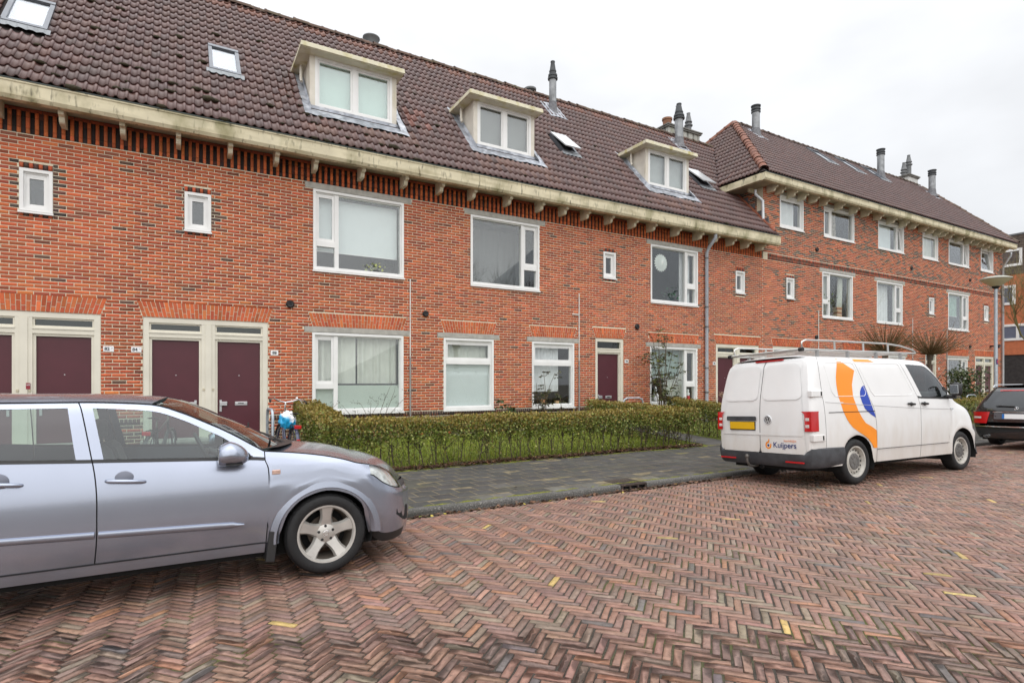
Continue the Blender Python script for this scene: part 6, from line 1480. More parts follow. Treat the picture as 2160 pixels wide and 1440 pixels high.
def hedge(label, path, w, h, n, gz, group='clipped garden hedges', solid=.0, stems=True):
    """path: points along the middle; gz: ground height; the top is dense and brown, the foot open"""
    path = [Vector((*p, 0)) for p in path]; seg = [(a, b) for a, b in zip(path, path[1:])]; ln = [(b-a).length for a, b in seg]; tot = sum(ln)
    hd = thing('hedge', label, 'hedge', (path[0].x, path[0].y, gz(path[0].y)), group=group)
    t = rng.uniform(0, tot, n); i = np.minimum(np.searchsorted(np.cumsum(ln), t), len(seg)-1); off = np.concatenate([[0], np.cumsum(ln)])[i]
    A = np.array([a for a, b in seg])[i]; D = np.array([(b-a).normalized() for a, b in seg])[i]; Nn = np.stack([-D[:, 1], D[:, 0], 0*t], 1)
    lobes = .5+.5*np.sin(t*9+np.sin(t*3.3)*2)
    k = rng.uniform(0, 1, n); zz = np.where(k < .56, rng.beta(5, 1.35, n), rng.uniform(.06, 1, n))
    keep = (zz > .66-.27*lobes*(1-solid)) | (rng.uniform(0, 1, n) < .11+.6*solid); 
    q = rng.beta(.55, .55, n)*2-1; wid = w/2*np.where(zz > .93, .93, 1)*(1+.06*np.sin(t*5.1))
    P = A+D*(t-off)[:, None]+Nn*(q*wid)[:, None]; hh = h*(1+.018*np.sin(t*2.3)+.012*np.sin(t*7.7))
    P[:, 2] = np.interp(P[:, 1], [9.44, 10.4, 11.6, 13], [.03, .07, .15, .24])+zz*hh
    P += rng.normal(0, .012, P.shape); P = P[keep]; zz = zz[keep]; t = t[keep]
    patch = .5+.5*np.sin(t*2.1+1)*np.sin(t*.9+2)
    br = rng.uniform(0, 1, len(P)) < np.clip((zz-.62)*2.6, .06, .94)-.25*patch*(zz < .9)
    C = np.where(br[:, None], BROWN[rng.integers(0, 5, len(P))], GREEN[rng.integers(0, 6, len(P))])*rng.uniform(.65, 1.3, (len(P), 1))
    up = np.zeros((len(P), 3)); up[:, 2] = np.where(zz > .85, 1.1, .1)
    V, F, C = leaf_cloud(P, .040, C, dirv=up+rng.normal(0, .8, up.shape)); cloud_obj('foliage', V, F, C, hd)
    b = MB(); ns = int(tot/.085)
    for j in range(ns):
        tt = (j+rng.uniform(.1, .9))*tot/ns; k2 = 0; o2 = 0
        while k2 < len(seg)-1 and tt > o2+ln[k2]: o2 += ln[k2]; k2 += 1
        a, c = seg[k2]; d = (c-a).normalized(); nn = Vector((-d.y, d.x, 0)); p = a+d*(tt-o2)+nn*rng.normal(0, w*.10); p.z = np.interp(p.y, [9.44, 10.4, 11.6, 13], [.03, .07, .15, .24])-.02
        big = j % 3 == 0; r = .013 if big else .006
        top = p+d*rng.normal(0, .06)+nn*rng.normal(0, .06)+Vector((0, 0, h*.55)); b.tube([p, p.lerp(top, .5)+d*rng.normal(0, .03), top], [r, r*.8, r*.6], 5)
        for m in range(6 if big else 3):
            q0 = p.lerp(top, rng.uniform(.35, 1)); q1 = q0+d*rng.normal(0, .12)+nn*rng.normal(0, .12)+Vector((0, 0, rng.uniform(.12, .42)*h)); q1.z = min(q1.z, p.z+h*.97)
            b.tube([q0, q1], [r*.5, r*.2], 4)
    b.build('stems', bark, hd, kind='stuff')
    return hd
gz0 = lambda y: np.interp(y, [9.44, 10.4, 11.6, 13], [.03, .07, .15, .24])
hedge('long low hedge along the pavement, brown on top and see-through below', [(1.95, 9.68), (10.75, 9.70)], .46, .87, 52000, gz0)
hedge('hedge beside the leaning bicycle, running back from the corner of the long hedge', [(2.18, 9.95), (2.32, 12.7)], .50, .93, 21000, gz0, solid=.5)
hedge('hedge running back to the single front door at the far end of the long hedge', [(10.50, 9.98), (9.75, 12.5)], .46, .86, 15000, gz0, solid=.5)
hedge('hedge just left of the white van, on the far side of the garden path', [(12.20, 9.75), (12.75, 12.4)], .5, .90, 17000, gz0, solid=.45)
hedge('hedge behind the white van along the next front garden', [(12.5, 9.70), (21.5, 9.72)], .46, .88, 16000, gz0, solid=.6)
hedge('far hedge showing between the white van and the black estate car, lower of the two', [(22.6, 9.7), (33, 9.75)], .6, .90, 15000, gz0, solid=.9)
hedge('far hedge in front of the last doors, higher and behind the other one', [(26.0, 11.6), (36, 11.7)], .6, .86, 9000, gz0, solid=.9)
def stalk(b, p, q, r0, r1, bend=.1, n=4, sides=5):
    p, q = Vector(p), Vector(q); mid = Vector(rng.normal(0, bend, 3)); mid.z = abs(mid.z)*.3
    pts = [p.lerp(q, i/n)+mid*math.sin(PI*i/n) for i in range(n+1)]; b.tube(pts, list(np.linspace(r0, r1, n+1)), sides); return pts
def pinnate(P, D, tip, L=.16, k=7, size=.05, cols=GREEN, out=None):
    """leaflets on both sides of a leaf stalk"""
    V0, N0 = [], []
    d = Vector(tip).normalized(); s = d.cross((0, 0, 1)); s = s.normalized() if s.length > .01 else Vector((1, 0, 0))
    for i in range(1, k+1):
        for sg in (-1, 1): out.append((Vector(P)+d*L*i/k+Vector((0, 0, -.02*(i/k)**2)), (s*sg+d*.5-Vector((0, 0, .35))).normalized()))
def feathery(label, base, tall, stems, spread, nleaf, cols, leaf=.075, group=None, low=.35, cat='shrub', name='shrub', lsize=.05):
    t = thing(name, label, cat, base, group=group); b = MB(); L = []
    for i in range(stems):
        a = 2*PI*i/stems+rng.uniform(-.4, .4); top = Vector(base)+Vector((math.cos(a)*spread*rng.uniform(.2, 1), math.sin(a)*spread*.6*rng.uniform(.2, 1), tall*rng.uniform(.55, 1)))
        pts = stalk(b, base, top, .014, .005, .10, 5); 
        for k in range(nleaf):
            j = rng.uniform(low, 1); p = Vector(pts[0]).lerp(pts[-1], j); p = pts[min(4, int(j*5))].lerp(pts[min(5, int(j*5)+1)], j*5 % 1)
            d = Vector((rng.normal(0, 1), rng.normal(0, .8), rng.uniform(-.3, .5))).normalized(); b.tube([p, p+d*leaf*2.2], [.003, .0015], 3); pinnate(p, None, d, leaf*2.2, 5, out=L)
    b.build('stems', twig_m, t); P = np.array([p for p, d in L]); D = np.array([d for p, d in L]); C = np.array(cols)[rng.integers(0, len(cols), len(P))]*rng.uniform(.6, 1.3, (len(P), 1))
    V, F, C = leaf_cloud(P, lsize, C, dirv=D*2, long=1.5); cloud_obj('foliage', V, F, C, t); return t
feathery('tall feathery shrub with bare brown stems before the window right of the single door', (12.35, 12.35, .2), 2.95, 12, 1.0, 12, [(.05, .075, .015), (.09, .11, .025), (.035, .03, .015), (.05, .035, .02), (.14, .15, .03)], .10)
feathery('slender half-bare shrub before the window with the white net curtain', (8.25, 12.5, .2), 1.75, 6, .75, 6, [(.05, .06, .018), (.035, .03, .018), (.08, .085, .025)], .09)
t = feathery('low mahonia-like plant with dark drooping leaves left of the net-curtain window', (7.35, 12.55, .22), .95, 5, .45, 5, [(.03, .06, .015), (.045, .08, .02)], .09, cat='plant', name='plant', lsize=.07)
def twiggy(label, base, tall, n, spread, berries=0):
    t = thing('plant', label, 'plant', base); b = MB(); bb = MB()
    for i in range(n):
        a = rng.uniform(0, PI) if i % 2 else rng.uniform(-.3, .3)+PI*(i % 4 > 1); top = Vector(base)+Vector((math.cos(a)*spread*rng.uniform(.3, 1), rng.normal(0, .12), tall*rng.uniform(.45, 1)))
        pts = stalk(b, base, top, .009, .003, .08, 5)
        for k in range(5):
            p = pts[rng.integers(2, 6)]; q = p+Vector((rng.normal(0, .1), rng.normal(0, .05), rng.uniform(.02, .16))); b.tube([p, q], [.0035, .002], 3)
            if berries:
                for m in range(berries): c = q+Vector(rng.normal(0, .03, 3)); bb.add([c+Vector(v)*.009 for v in ((1,0,0),(-1,0,0),(0,1,0),(0,-1,0),(0,0,1),(0,0,-1))], [(0,2,4),(2,1,4),(1,3,4),(3,0,4),(2,0,5),(1,2,5),(3,1,5),(0,3,5)])
    b.build('stems', twig_m, t)
    if berries: bb.build('seed_heads', mat('dry_seed', (.05, .045, .035), .9, var=.2), t, kind='stuff')
twiggy('bare twiggy plant with seed heads in front of the large curtained window', (3.75, 12.6, .22), 1.15, 12, .95, 5)
b = MB(); hy = thing('plant', 'faded pinkish hydrangea heads at the foot of the grey drainpipe', 'plant', (15.2, 12.4, .22))
P = []
for i in range(9):
    q = (15.2+rng.normal(0, .35), 12.35+rng.normal(0, .1), .22+rng.uniform(.6, .95)); stalk(b, (15.2, 12.4, .2), q, .006, .004, .05)
    P += [np.array(q)+rng.normal(0, .045, 3) for k in range(130)]
b.build('stems', twig_m, hy); P = np.array(P); V, F, C = leaf_cloud(P, .022, np.array([(.42, .27, .19), (.36, .24, .15), (.48, .34, .24)])[rng.integers(0, 3, len(P))]); cloud_obj('flower_heads', V, F, C, hy)
bl = thing('shrub', 'dark green glossy bush in front of the far window, right of the van mirror', 'shrub', (29.6, 11.4, .2)); b = MB(); P = []
for i in range(26):
    q = Vector((29.6+rng.normal(0, .34), 11.4+rng.normal(0, .3), .2+abs(rng.uniform(.4, 1.75)))); stalk(b, (29.6, 11.4, .2), q, .016, .005, .1); P += [np.array(q)+rng.normal(0, .17, 3) for k in range(110)]
b.build('stems', twig_m, bl); P = np.array(P); V, F, C = leaf_cloud(P, .085, np.array([(.03, .055, .014), (.05, .08, .02), (.11, .14, .05), (.022, .038, .012)])[rng.integers(0, 4, len(P))]); cloud_obj('foliage', V, F, C, bl)
# trees
def branch(b, p, d, ln, r, depth, droop=0., kids=3, ang=.6, up=.12):
    n = 4; pts = [Vector(p)]; d = Vector(d).normalized()
    for i in range(n):
        d = (d+Vector(rng.normal(0, .10, 3))+Vector((0, 0, up-droop))).normalized(); pts.append(pts[-1]+d*ln/n)
    b.tube(pts, list(np.linspace(r, r*.55, n+1)), 7 if depth > 2 else 4 if depth > 0 else 3, caps=False)
    if depth <= 0: return
    for k in range(kids):
        j = rng.uniform(.35, 1); i = min(n-1, int(j*n)); q = pts[i].lerp(pts[i+1], j*n % 1); a = rng.uniform(0, 2*PI); s = d.orthogonal().normalized(); s = (Matrix.Rotation(a, 3, d) @ s)
        branch(b, q, (d*math.cos(ang)+s*math.sin(ang)*rng.uniform(.7, 1.3)), ln*rng.uniform(.55, .8), r*.55, depth-1, droop, kids, ang, up)
    branch(b, pts[-1], d+Vector(rng.normal(0, .2, 3)), ln*.75, r*.55, depth-1, droop, kids, ang, up)
def bare_tree(label, base, hgt, r, depth, ln, lean=(0, 0, 1), droop=0., m=None, group=None, kids=3, limbs=5, cat='tree', fork=.35):
    t = thing('bare_tree', label, cat, base, group=group); b = MB(); p = Vector(base); top = p+Vector(lean).normalized()*hgt*fork
    b.tube([p-Vector((0, 0, .1)), p.lerp(top, .1), p.lerp(top, .6)+Vector(rng.normal(0, .05, 3)), top], [r*1.4, r*1.05, r*.9, r*.75], 10); b.build('trunk', m or bark, t, smooth=60)
    b = MB()
    for i in range(limbs):
        a = 2*PI*i/limbs+rng.uniform(-.3, .3); branch(b, p.lerp(top, rng.uniform(.8, 1)), (math.cos(a)*.75, math.sin(a)*.75, 1), ln*rng.uniform(.8, 1.2), r*.5, depth, droop, kids)
    b.build('crown', m or bark, t); return t
for x, y, lb in ((21.0, 10.5, 'umbrella-shaped bare tree behind the roof rack, left of the pair'), (23.9, 10.4, 'umbrella-shaped bare tree with its dark trunk showing above the van cab, right of the pair')):
    t = thing('pollard_tree', lb, 'tree', (x, y, .1), group='pair of pollarded trees'); b = MB(); top = Vector((x+.05, y, 2.55)); b.tube([(x, y, 0), (x+.02, y, .2), (x, y+.02, 1.4), (x-.02, y, 2.3), top], [.085, .07, .06, .065, .11], 10); b.build('trunk', bark, t, smooth=60); b = MB()
    for i in range(210):
        a = rng.uniform(0, 2*PI); e = rng.uniform(.02, .95); L = rng.uniform(.7, 1.2)*(1.3 if e < .5 else .95); d0 = Vector((math.cos(a)*math.cos(e), math.sin(a)*math.cos(e), math.sin(e)))
        pts = [top+d0*.05]; d = d0.copy()
        for k in range(5): d = (d+Vector((0, 0, .10))+Vector(rng.normal(0, .06, 3))).normalized(); pts.append(pts[-1]+d*L/5)
        b.tube(pts, [.012, .010, .008, .006, .005, .003], 4, caps=False)
    b.build('crown', mat('brown_twigs', (.14, .085, .035), .9, var=.25), t)
yel = mat('lichen_bark', (.16, .14, .055), .9, var=.35, vscale=12)
bare_tree('bare lichen-yellow tree reaching in from the right edge, in front of the orange building', (29.7, 8.6, 0), 8.5, .09, 4, 1.6, m=yel, limbs=7, fork=.3)
bare_tree('far leafless tree above the dark top of the orange building', (62, 26, 0), 16, .22, 4, 2.6, limbs=6)
for i, (x, y) in enumerate(((17, -11), (22, -13.5), (27, -10.5))):
    bare_tree(['nearest','middle','farthest'][i]+' of the leafless trees across the road, mirrored in the upstairs windows', (x, y, 0), 12, .2, 4, 2.4, m=bark, group='trees across the road', limbs=6)
# ------------------------------------------------------------------ street furniture and far buildings
lp = thing('street_lamp', 'slim grey lamp post with a cream bowl lamp at the right of the photo', 'street lamp', (25.1, 8.85, 0))
galv = mat('galvanised_steel', (.42, .46, .50), .5, .5, var=.15, vscale=12); b = MB(); b.lathe([(.075, 0), (.075, 1.1), (.06, 1.25), (.052, 4.85), (.048, 4.9)], (25.1, 8.85, 0), 'z', 18); pole = b.build('pole', galv, lp, smooth=40)
b = MB(); b.lathe([(.05, 4.85), (.09, 4.88), (.12, 4.93), (.10, 4.96)], (25.1, 8.85, 0), 'z', 24); b.build('lamp_base', blk, lp, smooth=40)
b = MB(); b.lathe([(.12, 4.95), (.22, 5.02), (.36, 5.11), (.44, 5.19)], (25.1, 8.85, 0), 'z', 32); b.build('lamp_bowl', mat('cream_bowl', (.58, .54, .36), .35, var=.05), lp, smooth=60)
b = MB(); b.lathe([(.445, 5.185), (.465, 5.20), (.46, 5.23), (.30, 5.285), (.1, 5.31), (0, 5.315)], (25.1, 8.85, 0), 'z', 32); b.build('lamp_lid', mat('lamp_lid', (.42, .42, .36), .5, var=.1), lp, smooth=60)
b = MB(); b.grid([[(25.1+.0615*math.cos(a), 8.85+.0615*math.sin(a), zz) for a in np.linspace(3.6, 5.0, 8)] for zz in (2.17, 2.36)]); st = b.build('sticker', mat('navy_sticker', (.04, .03, .12), .5, var=0), lp); b = MB(); b.grid([[(25.1+.062*math.cos(a), 8.85+.062*math.sin(a), zz) for a in np.linspace(4.05, 4.55, 5)] for zz in (2.22, 2.32)]); b.build('red_mark', mat('red_mark', (.5, .03, .10), .5, var=0), st)
def hoop(x, y, label, w=.72, h=.82, ang=0., zb=.1):
    t = thing('bicycle_stand', label, 'bicycle stand', (x, y, zb), group='steel hoop bicycle stands'); c, s = math.cos(ang), math.sin(ang); b = MB(); pts = [(-w/2, -.1), (-w/2, h-.14), (-w/2+.04, h-.04), (-w/2+.14, h), (w/2-.14, h), (w/2-.04, h-.04), (w/2, h-.14), (w/2, -.1)]
    b.tube([(x+c*u, y+s*u, zb+v) for u, v in pts], .024, 10); b.build('hoop', galv, t, smooth=60); return t
hoop(10.62, 11.7, 'steel hoop behind the hedge, in front of the single maroon door', .72, .93, 0, .18); hoop(27.0, 10.3, 'steel hoop by the far hedge right of the van mirror', .8, .93); hoop(1.33, 10.6, 'steel hoop the dark blue bicycle leans against', .7, .98, PI/2)
bld = thing('apartment_building', 'orange brick building with dark cladding on top at the right edge, beyond the terrace', 'building', (50, 16, 0)); ob = mat('orange_brick', (.50, .155, .07), .85, var=.12, vscale=6); dkb = mat('dark_brick', (.035, .03, .03), .85, var=.3, vscale=6); tim = mat('grey_timber', (.11, .085, .07), .85, var=.3, vscale=5)
BX = 48.0
b = MB(); b.box(BX, 62, 13.2, 34, 3.35, 8.7); b.build('wall', ob, bld); b = MB(); b.box(BX+.05, 62, 13.25, 34, 0, 3.345); b.build('plinth', dkb, bld)
for i in range(11): b = MB(); b.box(BX-.03+.006*(i % 2), 62, 13.2, 34, 8.705+i*.235, 8.925+i*.235); b.build('cladding_board', tim, bld)
b = MB(); b.box(BX-.08, 62.1, 13.1, 34.1, 11.29, 11.4); b.build('roof_edge', mat('zinc_dull'), bld)
def bwin(y0, y1, z0, z1, parts=1):
    b = MB()
    for k in range(parts+1): yy = y0+(y1-y0-.16)*k/parts; b.box(BX-.06, BX+.1, yy, yy+.16, z0+.162, z1-.162)
    b.box(BX-.06, BX+.1, y0, y1, z0, z0+.16); b.box(BX-.06, BX+.1, y0, y1, z1-.16, z1); w = b.build('window', white, bld)
    b = MB(); b.box(BX-.02, BX-.005, y0+.1, y1-.1, z0+.1, z1-.1); b.build('pane', mat('blue_grey_pane', (.14, .16, .22), .1, var=.05), w)
for y0, y1, z0, z1, k in ((15.5, 16.75, 9.25, 10.4, 1), (15.85, 16.75, 6.7, 8.0, 1), (13.6, 16.85, 4.3, 5.4, 3), (18.5, 21, 6.7, 8.0, 2), (18.5, 21, 4.3, 5.4, 2), (13.7, 15.0, 6.7, 8.0, 1)): bwin(y0, y1, z0, z1, k)
# ------------------------------------------------------------------ bicycles
def bicycle(label, loc, ang, lean, fr_m, seat_m=None, group='parked bicycles', light=True):
    M = Matrix.Translation(loc) @ Matrix.Rotation(ang, 4, 'Z') @ Matrix.Rotation(lean, 4, 'X')     # rides along its own +x
    t = thing('bicycle', label, 'bicycle', group=group); t.matrix_basis = M; WM[t.name] = M.copy()
    R = .345; wb = 1.08
    for x in (0, wb):
        b = MB(); b.tube([(x+R*math.cos(a), 0, R+R*math.sin(a)) for a in np.linspace(0, 2*PI, 37)[:-1]], .019, 8, closed=True); w = b.build('wheel', rubber, t, world=False, smooth=60)
        b = MB(); b.tube([(x+(R-.026)*math.cos(a), 0, R+(R-.026)*math.sin(a)) for a in np.linspace(0, 2*PI, 37)[:-1]], .010, 6, closed=True); b.build('rim', chrome, w, world=False, smooth=60)
        b = MB()
        for k in range(28): a = 2*PI*k/28; b.tube([(x+.02*math.cos(a+.8*(-1)**k), .028*(-1)**(k//2), R+.02*math.sin(a+.8*(-1)**k)), (x+(R-.03)*math.cos(a), 0, R+(R-.03)*math.sin(a))], .0013, 3, caps=False)
        b.tube([(x, -.05, R), (x, .05, R)], .016, 8); b.build('spokes', chrome, w, world=False)
        b = MB(); A = np.linspace(math.radians(20 if x else -15), math.radians(165 if x else 185), 18); b.grid([[(x+(R+.03)*math.cos(a), yy, R+(R+.03)*math.sin(a)+zz) for a in A] for yy, zz in ((-.028, -.012), (-.016, .004), (.016, .004), (.028, -.012))]); b.build('mudguard', fr_m, t, world=False, smooth=60)
    b = MB(); bb = (.44, 0, .29); st_ = (.27, 0, .78); hd0, hd1 = (.86, 0, .86), (.90, 0, .70)
    for p, q, r in ((bb, st_, .016), (bb, hd1, .019), ((.30, 0, .70), hd0, .016), (hd0, hd1, .02)): b.tube([p, q], r, 10)
    for s in (-1, 1): b.tube([(0, s*.055, R), bb], .010, 8); b.tube([(0, s*.055, R), (.275, s*.02, .74)], .008, 8); b.tube([(.905, s*.03, .68), (.94, s*.05, .60), (wb, s*.05, R)], .012, 8)
    b.build('frame', fr_m, t, world=False, smooth=60)
    b = MB(); b.tube([(.255, 0, .78), (.235, 0, .90)], .013, 8); b.build('seat_post', chrome, t, world=False)
    b = MB(); b.grid([[(x, w*q, zz-.02*q*q) for q in np.linspace(-1, 1, 7)] for x, w, zz in ((.05, .075, .945), (.10, .095, .95), (.18, .085, .935), (.28, .035, .93), (.36, .02, .925))]); b.grid([[(x, w*q, zz-.05) for q in np.linspace(-1, 1, 5)] for x, w, zz in ((.06, .06, .945), (.18, .06, .935), (.34, .02, .93))]); b.build('saddle', seat_m or blk, t, world=False, smooth=60)
    b = MB(); b.tube([(.855, 0, .86), (.835, 0, 1.02), (.84, 0, 1.10)], .013, 8); b.tube([(.60, -.30, 1.11), (.70, -.29, 1.15), (.80, -.22, 1.165), (.85, -.10, 1.12), (.86, 0, 1.10), (.85, .10, 1.12), (.80, .22, 1.165), (.70, .29, 1.15), (.60, .30, 1.11)], .0125, 8); b.build('handlebar', chrome, t, world=False, smooth=60)
    for s in (-1, 1):
        b = MB(); b.tube([(.58, s*.302, 1.105), (.68, s*.292, 1.14)], .017, 8); b.build('grip', blk, t, world=False); b = MB(); b.tube([(.77, s*.24, 1.145), (.72, s*.27, 1.10), (.65, s*.29, 1.09)], .006, 6); b.build('brake_lever', chrome, t, world=False)
        b = MB(); b.tube([(.77, s*.22, 1.08), (.93, s*.12, 1.06), (.92, s*.03, .95), (.88, 0, .85)], .003, 5); b.build('brake_cable', blk, t, world=False)
    b = MB(); bm_ = (.80, -.18, 1.18); b.lathe([(0, .025), (.02, .02), (.027, 0), (.02, -.006)], bm_, 'z', 14); b.build('bell', chrome, t, world=False, smooth=60)
    b = MB(); 
    for s in (-1, 1): b.tube([(.22, s*.065, .75), (-.22, s*.065, .745)], .006, 6); b.tube([(-.16, s*.065, .745), (0, s*.062, R)], .005, 6); b.tube([(.0, s*.065, .745), (0, s*.062, R)], .005, 6)
    for x in (-.22, -.1, .02, .14, .22): b.tube([(x, -.065, .747), (x, .065, .747)], .005, 6)
    b.build('carrier', blk, t, world=False)
    b = MB(); b.rbox(-.255, -.225, -.055, .055, .70, .76, .008); b.build('rear_light', red_lens, t, world=False); b = MB(); b.rbox(-.352, -.340, -.028, .028, .46, .54, .003); b.build('reflector', red_lens, t, world=False); b = MB(); b.rbox(-.358, -.345, -.025, .025, .33, .44, .003); b.build('guard_patch', enamel, t, world=False)
    b = MB(); b.prism([(-.04, R-.05), (-.04, R+.05), (.40, .35), (.52, .34), (.54, .27), (.42, .22)], -.085, -.06, 'y'); b.build('chain_guard', blk, t, world=False)
    b = MB(); b.tube([(.44, -.07, .29), (.44, .09, .29)], .012, 6); b.tube([(.44, .09, .29), (.56, .09, .18)], .009, 6); b.tube([(.44, -.09, .29), (.32, -.09, .40)], .009, 6); b.rbox(.52, .60, .10, .18, .165, .195, .006); b.rbox(.28, .36, -.18, -.10, .385, .415, .006); b.build('crank', chrome, t, world=False)
    return t
bluem = mat('dark_blue_paint', (.012, .018, .06), .3, var=.05, coat=.6); blackm = mat('black_bike_paint', (.015, .016, .018), .35, var=.05, coat=.5)
bike = bicycle('dark blue city bicycle with a plastic bag on it, leaning by the hedge', (1.58, 9.98, .085), PI/2+.05, .07, bluem)
bicycle('black city bicycle behind the silver car, its handlebar above the car roof', (-.42, 9.95, .075), PI/2-.22, .06, blackm)
bicycle('bicycle with a beige saddle, behind the black estate car', (18.3, 7.45, 0), .6, .06, blackm, mat('beige_saddle', (.5, .43, .25), .6))
bag = thing('plastic_bag', 'crumpled blue and white plastic bag on the rear of the dark blue bicycle', 'bag', (1.55, 10.16, .95)); bm = bmesh.new(); bmesh.ops.create_icosphere(bm, subdivisions=4, radius=1)
from mathutils import noise
for v in bm.verts:
    n = noise.noise(v.co*2.2)*.28+noise.noise(v.co*5)*.16+abs(noise.noise(v.co*9))*.08; v.co = Vector((1.545+v.co.x*.125*(1+n)*(1-.12*v.co.z), 10.14+v.co.y*.14*(1+n), .915+v.co.z*.145*(1+n)))
me = bpy.data.meshes.new('bag_film'); bm.to_mesh(me); bm.free(); shade(me, 40)
def bagx(n, l, c, b):
    g = n.new('ShaderNodeNewGeometry'); s2 = n.new('ShaderNodeSeparateXYZ'); l.new(g.outputs['Position'], s2.inputs[0]); a = n.new('ShaderNodeMath'); a.operation = 'MULTIPLY_ADD'; a.inputs[1].default_value = 1.0; l.new(s2.outputs[2], a.inputs[0])
    q = n.new('ShaderNodeMath'); q.operation = 'MULTIPLY'; q.inputs[1].default_value = .55; l.new(s2.outputs[0], q.inputs[0]); l.new(q.outputs[0], a.inputs[2]); t = n.new('ShaderNodeTexNoise'); t.inputs['Scale'].default_value = 9; l.new(g.outputs['Position'], t.inputs['Vector'])
    w = n.new('ShaderNodeMath'); w.operation = 'MULTIPLY_ADD'; w.inputs[1].default_value = .22; l.new(t.outputs[0], w.inputs[0]); l.new(a.outputs[0], w.inputs[2]); r = n.new('ShaderNodeMapRange'); r.inputs['From Min'].default_value = 1.865; r.inputs['From Max'].default_value = 1.92; l.new(w.outputs[0], r.inputs[0])
    x = n.new('ShaderNodeMix'); x.data_type = 'RGBA'; l.new(r.outputs[0], x.inputs['Factor']); l.new(c, x.inputs['A']); x.inputs['B'].default_value = (.78, .80, .82, 1); return x.outputs['Result']
me.materials.append(mat('bag_film', (.02, .36, .66), .3, var=.15, vscale=12, extra=bagx)); o = bpy.data.objects.new('film', me); reg(o, bag)
# ------------------------------------------------------------------ curtains, blinds and things on the sills
cur_m = mat('curtain_cloth', (.66, .67, .61), .9, var=.06); net_m = mat('net_cloth', (.80, .80, .82), .9, var=.05); bl_m = mat('roller_blind', (.70, .74, .76), .7, var=.02)
def curtain(label, x0, x1, z0, z1, y, folds, m=None, amp=.035, group=None, cat='curtain', slant=0., rail=True):
    t = thing('curtain', label, cat, ((x0+x1)/2, y, z0), group=group); n = max(8, folds*8); P = []
    for zz, k in ((z1, .75), ((z0+z1)/2, 1), (z0, 1.1)):
        P.append([(x0+(x1-x0)*i/n+slant*(z1-zz), y+amp*k*math.sin(2*PI*folds*i/n+.7*math.sin(i*.35))+amp*.4*math.sin(i*.9), zz) for i in range(n+1)])
    b = MB(); b.grid(P); b.build('cloth', m or cur_m, t, smooth=60)
    if rail: b = MB(); b.tube([(min(x0, x1), y, z1+.01), (max(x0, x1), y, z1+.01)], .01, 6); b.build('rail', blk, t)
    return t
def blind(label, x0, x1, z0, z1, y, m=None):
    t = thing('roller_blind', label, 'blind', ((x0+x1)/2, y, z1)); b = MB(); b.box(x0, x1, y, y+.004, z0, z1-.03); b.build('fabric', m or bl_m, t); b = MB(); b.tube([(x0, y+.02, z1-.01), (x1, y+.02, z1-.01)], .02, 8); b.build('roller', blk, t); b = MB(); b.box(x0, x1, y-.006, y+.010, z0-.02, z0); b.build('bottom_bar', enamel, t); return t
CYI = WY+.26
curtain('pale curtain drawn across the left part of the large ground-floor window', 2.62, 3.50, .98, 2.58, CYI, 4); curtain('pale curtain drawn across the right part of the large ground-floor window', 3.55, 4.50, .98, 2.58, CYI+.02, 5, group=None)
blind('frosted film across the lower half of the large ground-floor window', 2.56, 4.50, .93, 1.50, CYI-.13, frost)
curtain('pale curtain in the top light of the white-screened ground-floor window', 5.68, 6.95, 2.0, 2.58, CYI, 5); blind('white screen filling the lower pane of the ground-floor window right of the large one', 5.66, 6.96, .92, 2.02, CYI-.1, mat('white_screen', (.70, .75, .76), .5, var=.02))
curtain('white net curtain with a scalloped foot in the ground-floor window by the drooping shrub', 8.28, 9.20, 1.28, 2.58, CYI, 6, net_m, .04)
blind('white blind pulled three-quarters down in the upstairs window above the large one', 2.60, 4.50, 4.50, 5.72, CYI)
curtain('grey blind-like curtain behind the second upstairs window', 6.42, 8.35, 4.08, 5.72, CYI+.55, 7, mat('grey_cloth', (.16, .165, .17), .9, var=.05), .03)
blind('green half-lowered blind behind the feathery shrub', 12.56, 14.0, 1.72, 2.58, CYI, mat('green_blind', (.25, .33, .30), .7)); curtain('striped pale curtain at the right of the window behind the feathery shrub', 13.45, 14.48, .95, 2.58, CYI+.15, 6, cur_m, .03)
curtain('pale lace curtain at the right side of the window with the paper star', 14.0, 14.50, 4.1, 5.72, CYI, 3, net_m, .03)
for x0, x1, lb in ((21.9, 22.3, 'white curtain tied back in the first-floor window left of centre on the taller terrace'), (22.95, 23.3, 'green-white curtain at the right of the first-floor window with books')): curtain(lb, x0, x1, 4.15, 5.75, CYI, 3, cur_m, .03, slant=-.05)
blind('green patterned blind in the last large first-floor window', 31.72, 33.0, 4.75, 5.75, CYI-.06, mat('green_pattern', (.22, .36, .29), .7, var=.3, vscale=9))
blind('white sheet in the third top-floor window', 25.55, 26.85, 7.26, 8.3, CYI-.06); curtain('white sheets hung in the first top-floor window', 18.95, 20.1, 7.26, 8.3, CYI, 3, net_m, .05); curtain('patterned drape in the second top-floor window', 22.2, 22.8, 7.26, 8.3, CYI, 3, mat('pattern_cloth', (.36, .31, .25), .9, var=.5, vscale=9), .05); curtain('pale drawn curtain in the fourth top-floor window', 29.3, 30.6, 7.26, 8.3, CYI, 4, cur_m, .03)
for x0, x1, lb in ((25.45, 26.9, 'light net curtain in the middle first-floor window of the taller terrace'),): curtain(lb, x0, x1, 4.15, 5.75, CYI+.1, 7, net_m, .03)
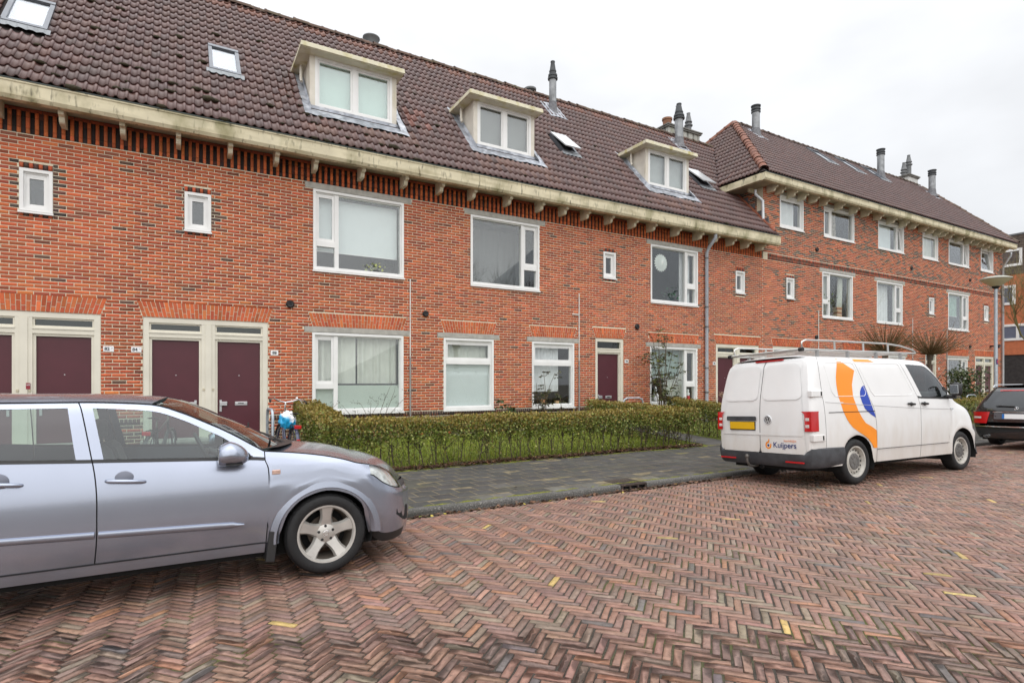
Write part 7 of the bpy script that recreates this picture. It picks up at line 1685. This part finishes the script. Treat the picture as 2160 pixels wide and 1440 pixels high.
def star(label, x, zz, r):
    t = thing('paper_star', label, 'decoration', (x, CYI-.1, zz)); b = MB(); n = 20
    for k, (rr, yy) in enumerate(((r, 0), (r*.8, -.02), (r*.6, -.04), (r*.38, -.06))):
        c = (x, CYI-.10+yy, zz); pts = [(x+(rr if j % 2 else rr*.84)*math.cos(PI*j/n), CYI-.10+yy+(.012 if j % 2 else -.004), zz+(rr if j % 2 else rr*.84)*math.sin(PI*j/n)) for j in range(2*n)]
        b.add([(c[0], c[1]-.02, c[2])]+pts, [(0, 1+j, 1+(j+1) % (2*n)) for j in range(2*n)])
    b.build('paper_fan', mat('white_paper', (.82, .84, .82), .8, var=.03), t); b = MB(); b.tube([(x, CYI-.1, zz+r), (x, CYI-.1, 5.75)], .002, 4); b.build('thread', blk, t)
star('round white paper star hanging in the upstairs window left of the drainpipe', 13.10, 5.30, .29)
def pot(label, x, zz, r, h, col, leafc, n, lh, kind='potted plant'):
    t = thing('potted_plant', label, kind, (x, CYI-.12, zz)); b = MB(); b.lathe([(0, zz), (r*.75, zz), (r, zz+h), (r*1.08, zz+h), (r*1.08, zz+h*.85), (r*.9, zz+h*.8)], (x, CYI-.12, 0), 'z', 14); b.build('pot', mat('pot_%s' % '_'.join(str(int(c*100)) for c in col), col, .7), t, smooth=40)
    P = np.array([(x, CYI-.12, zz+h)]) + rng.normal(0, 1, (n, 3))*np.array((r*1.1, r*.7, lh*.4))+np.array((0, 0, lh*.5)); V, F, C = leaf_cloud(P, .07, np.array(leafc)[rng.integers(0, len(leafc), n)]); cloud_obj('leaves', V, F, C, t)
GL = [(.05, .09, .02), (.08, .12, .03), (.03, .06, .02)]
pot('left terracotta pot on the sill under the net curtain', 8.62, .93, .075, .14, (.42, .20, .10), [(.12, .09, .03), (.08, .1, .03)], 30, .16); pot('small buff pot on the sill, right under the net curtain', 9.10, .93, .07, .09, (.50, .33, .18), GL, 8, .1); pot('black pot with an orchid on the sill behind the feathery shrub', 13.75, .95, .09, .16, (.03, .03, .03), GL, 14, .22)
pot('pale green succulents on the sill under the white upstairs blind', 3.95, 4.10, .10, .05, (.1, .1, .1), [(.40, .42, .14), (.3, .34, .1)], 40, .14); pot('leafy plant low in the first-floor window with books', 22.15, 4.16, .14, .12, (.2, .2, .22), [(.05, .08, .03), (.09, .10, .09), (.14, .2, .03)], 120, .55); pot('dark plants low in the upstairs window with the paper star', 13.5, 4.12, .12, .1, (.05, .07, .08), [(.04, .14, .07), (.03, .08, .05)], 60, .25)
bk = thing('book_stack', 'stack of old books in the first-floor window of the taller terrace', 'books', (22.75, CYI-.1, 4.15))
for i in range(7): b = MB(); w = .14+rng.uniform(-.03, .03); b.box(22.75-w, 22.75+w, CYI-.2, CYI, 4.15+i*.055, 4.20+i*.055); b.build('book', mat('book_%d' % (i % 3), [(.35, .22, .12), (.5, .42, .3), (.25, .12, .08)][i % 3], .8), bk)
fg = thing('garden_figure', 'white bird-like ornament on the sill behind the feathery shrub', 'ornament', (12.85, CYI-.12, .95)); b = MB(); b.lathe([(0, .95), (.09, .97), (.12, 1.08), (.07, 1.2), (.03, 1.26), (.05, 1.32), (.03, 1.38), (0, 1.4)], (12.85, CYI-.12, 0), 'z', 14); b.build('body', enamel, fg, smooth=60)
fg = thing('doll', 'small red and white figurine in the lower side pane behind the feathery shrub', 'figurine', (14.28, CYI-.12, .95)); b = MB(); b.lathe([(0, .95), (.075, .95), (.06, 1.08), (.05, 1.1)], (14.28, CYI-.12, 0), 'z', 12); b.build('skirt', mat('red_cloth', (.4, .03, .03), .8), fg, smooth=60); b = MB(); b.lathe([(.05, 1.1), (.06, 1.17), (.03, 1.22), (.045, 1.26), (.03, 1.31), (0, 1.32)], (14.28, CYI-.12, 0), 'z', 12); b.build('body', enamel, fg, smooth=60)
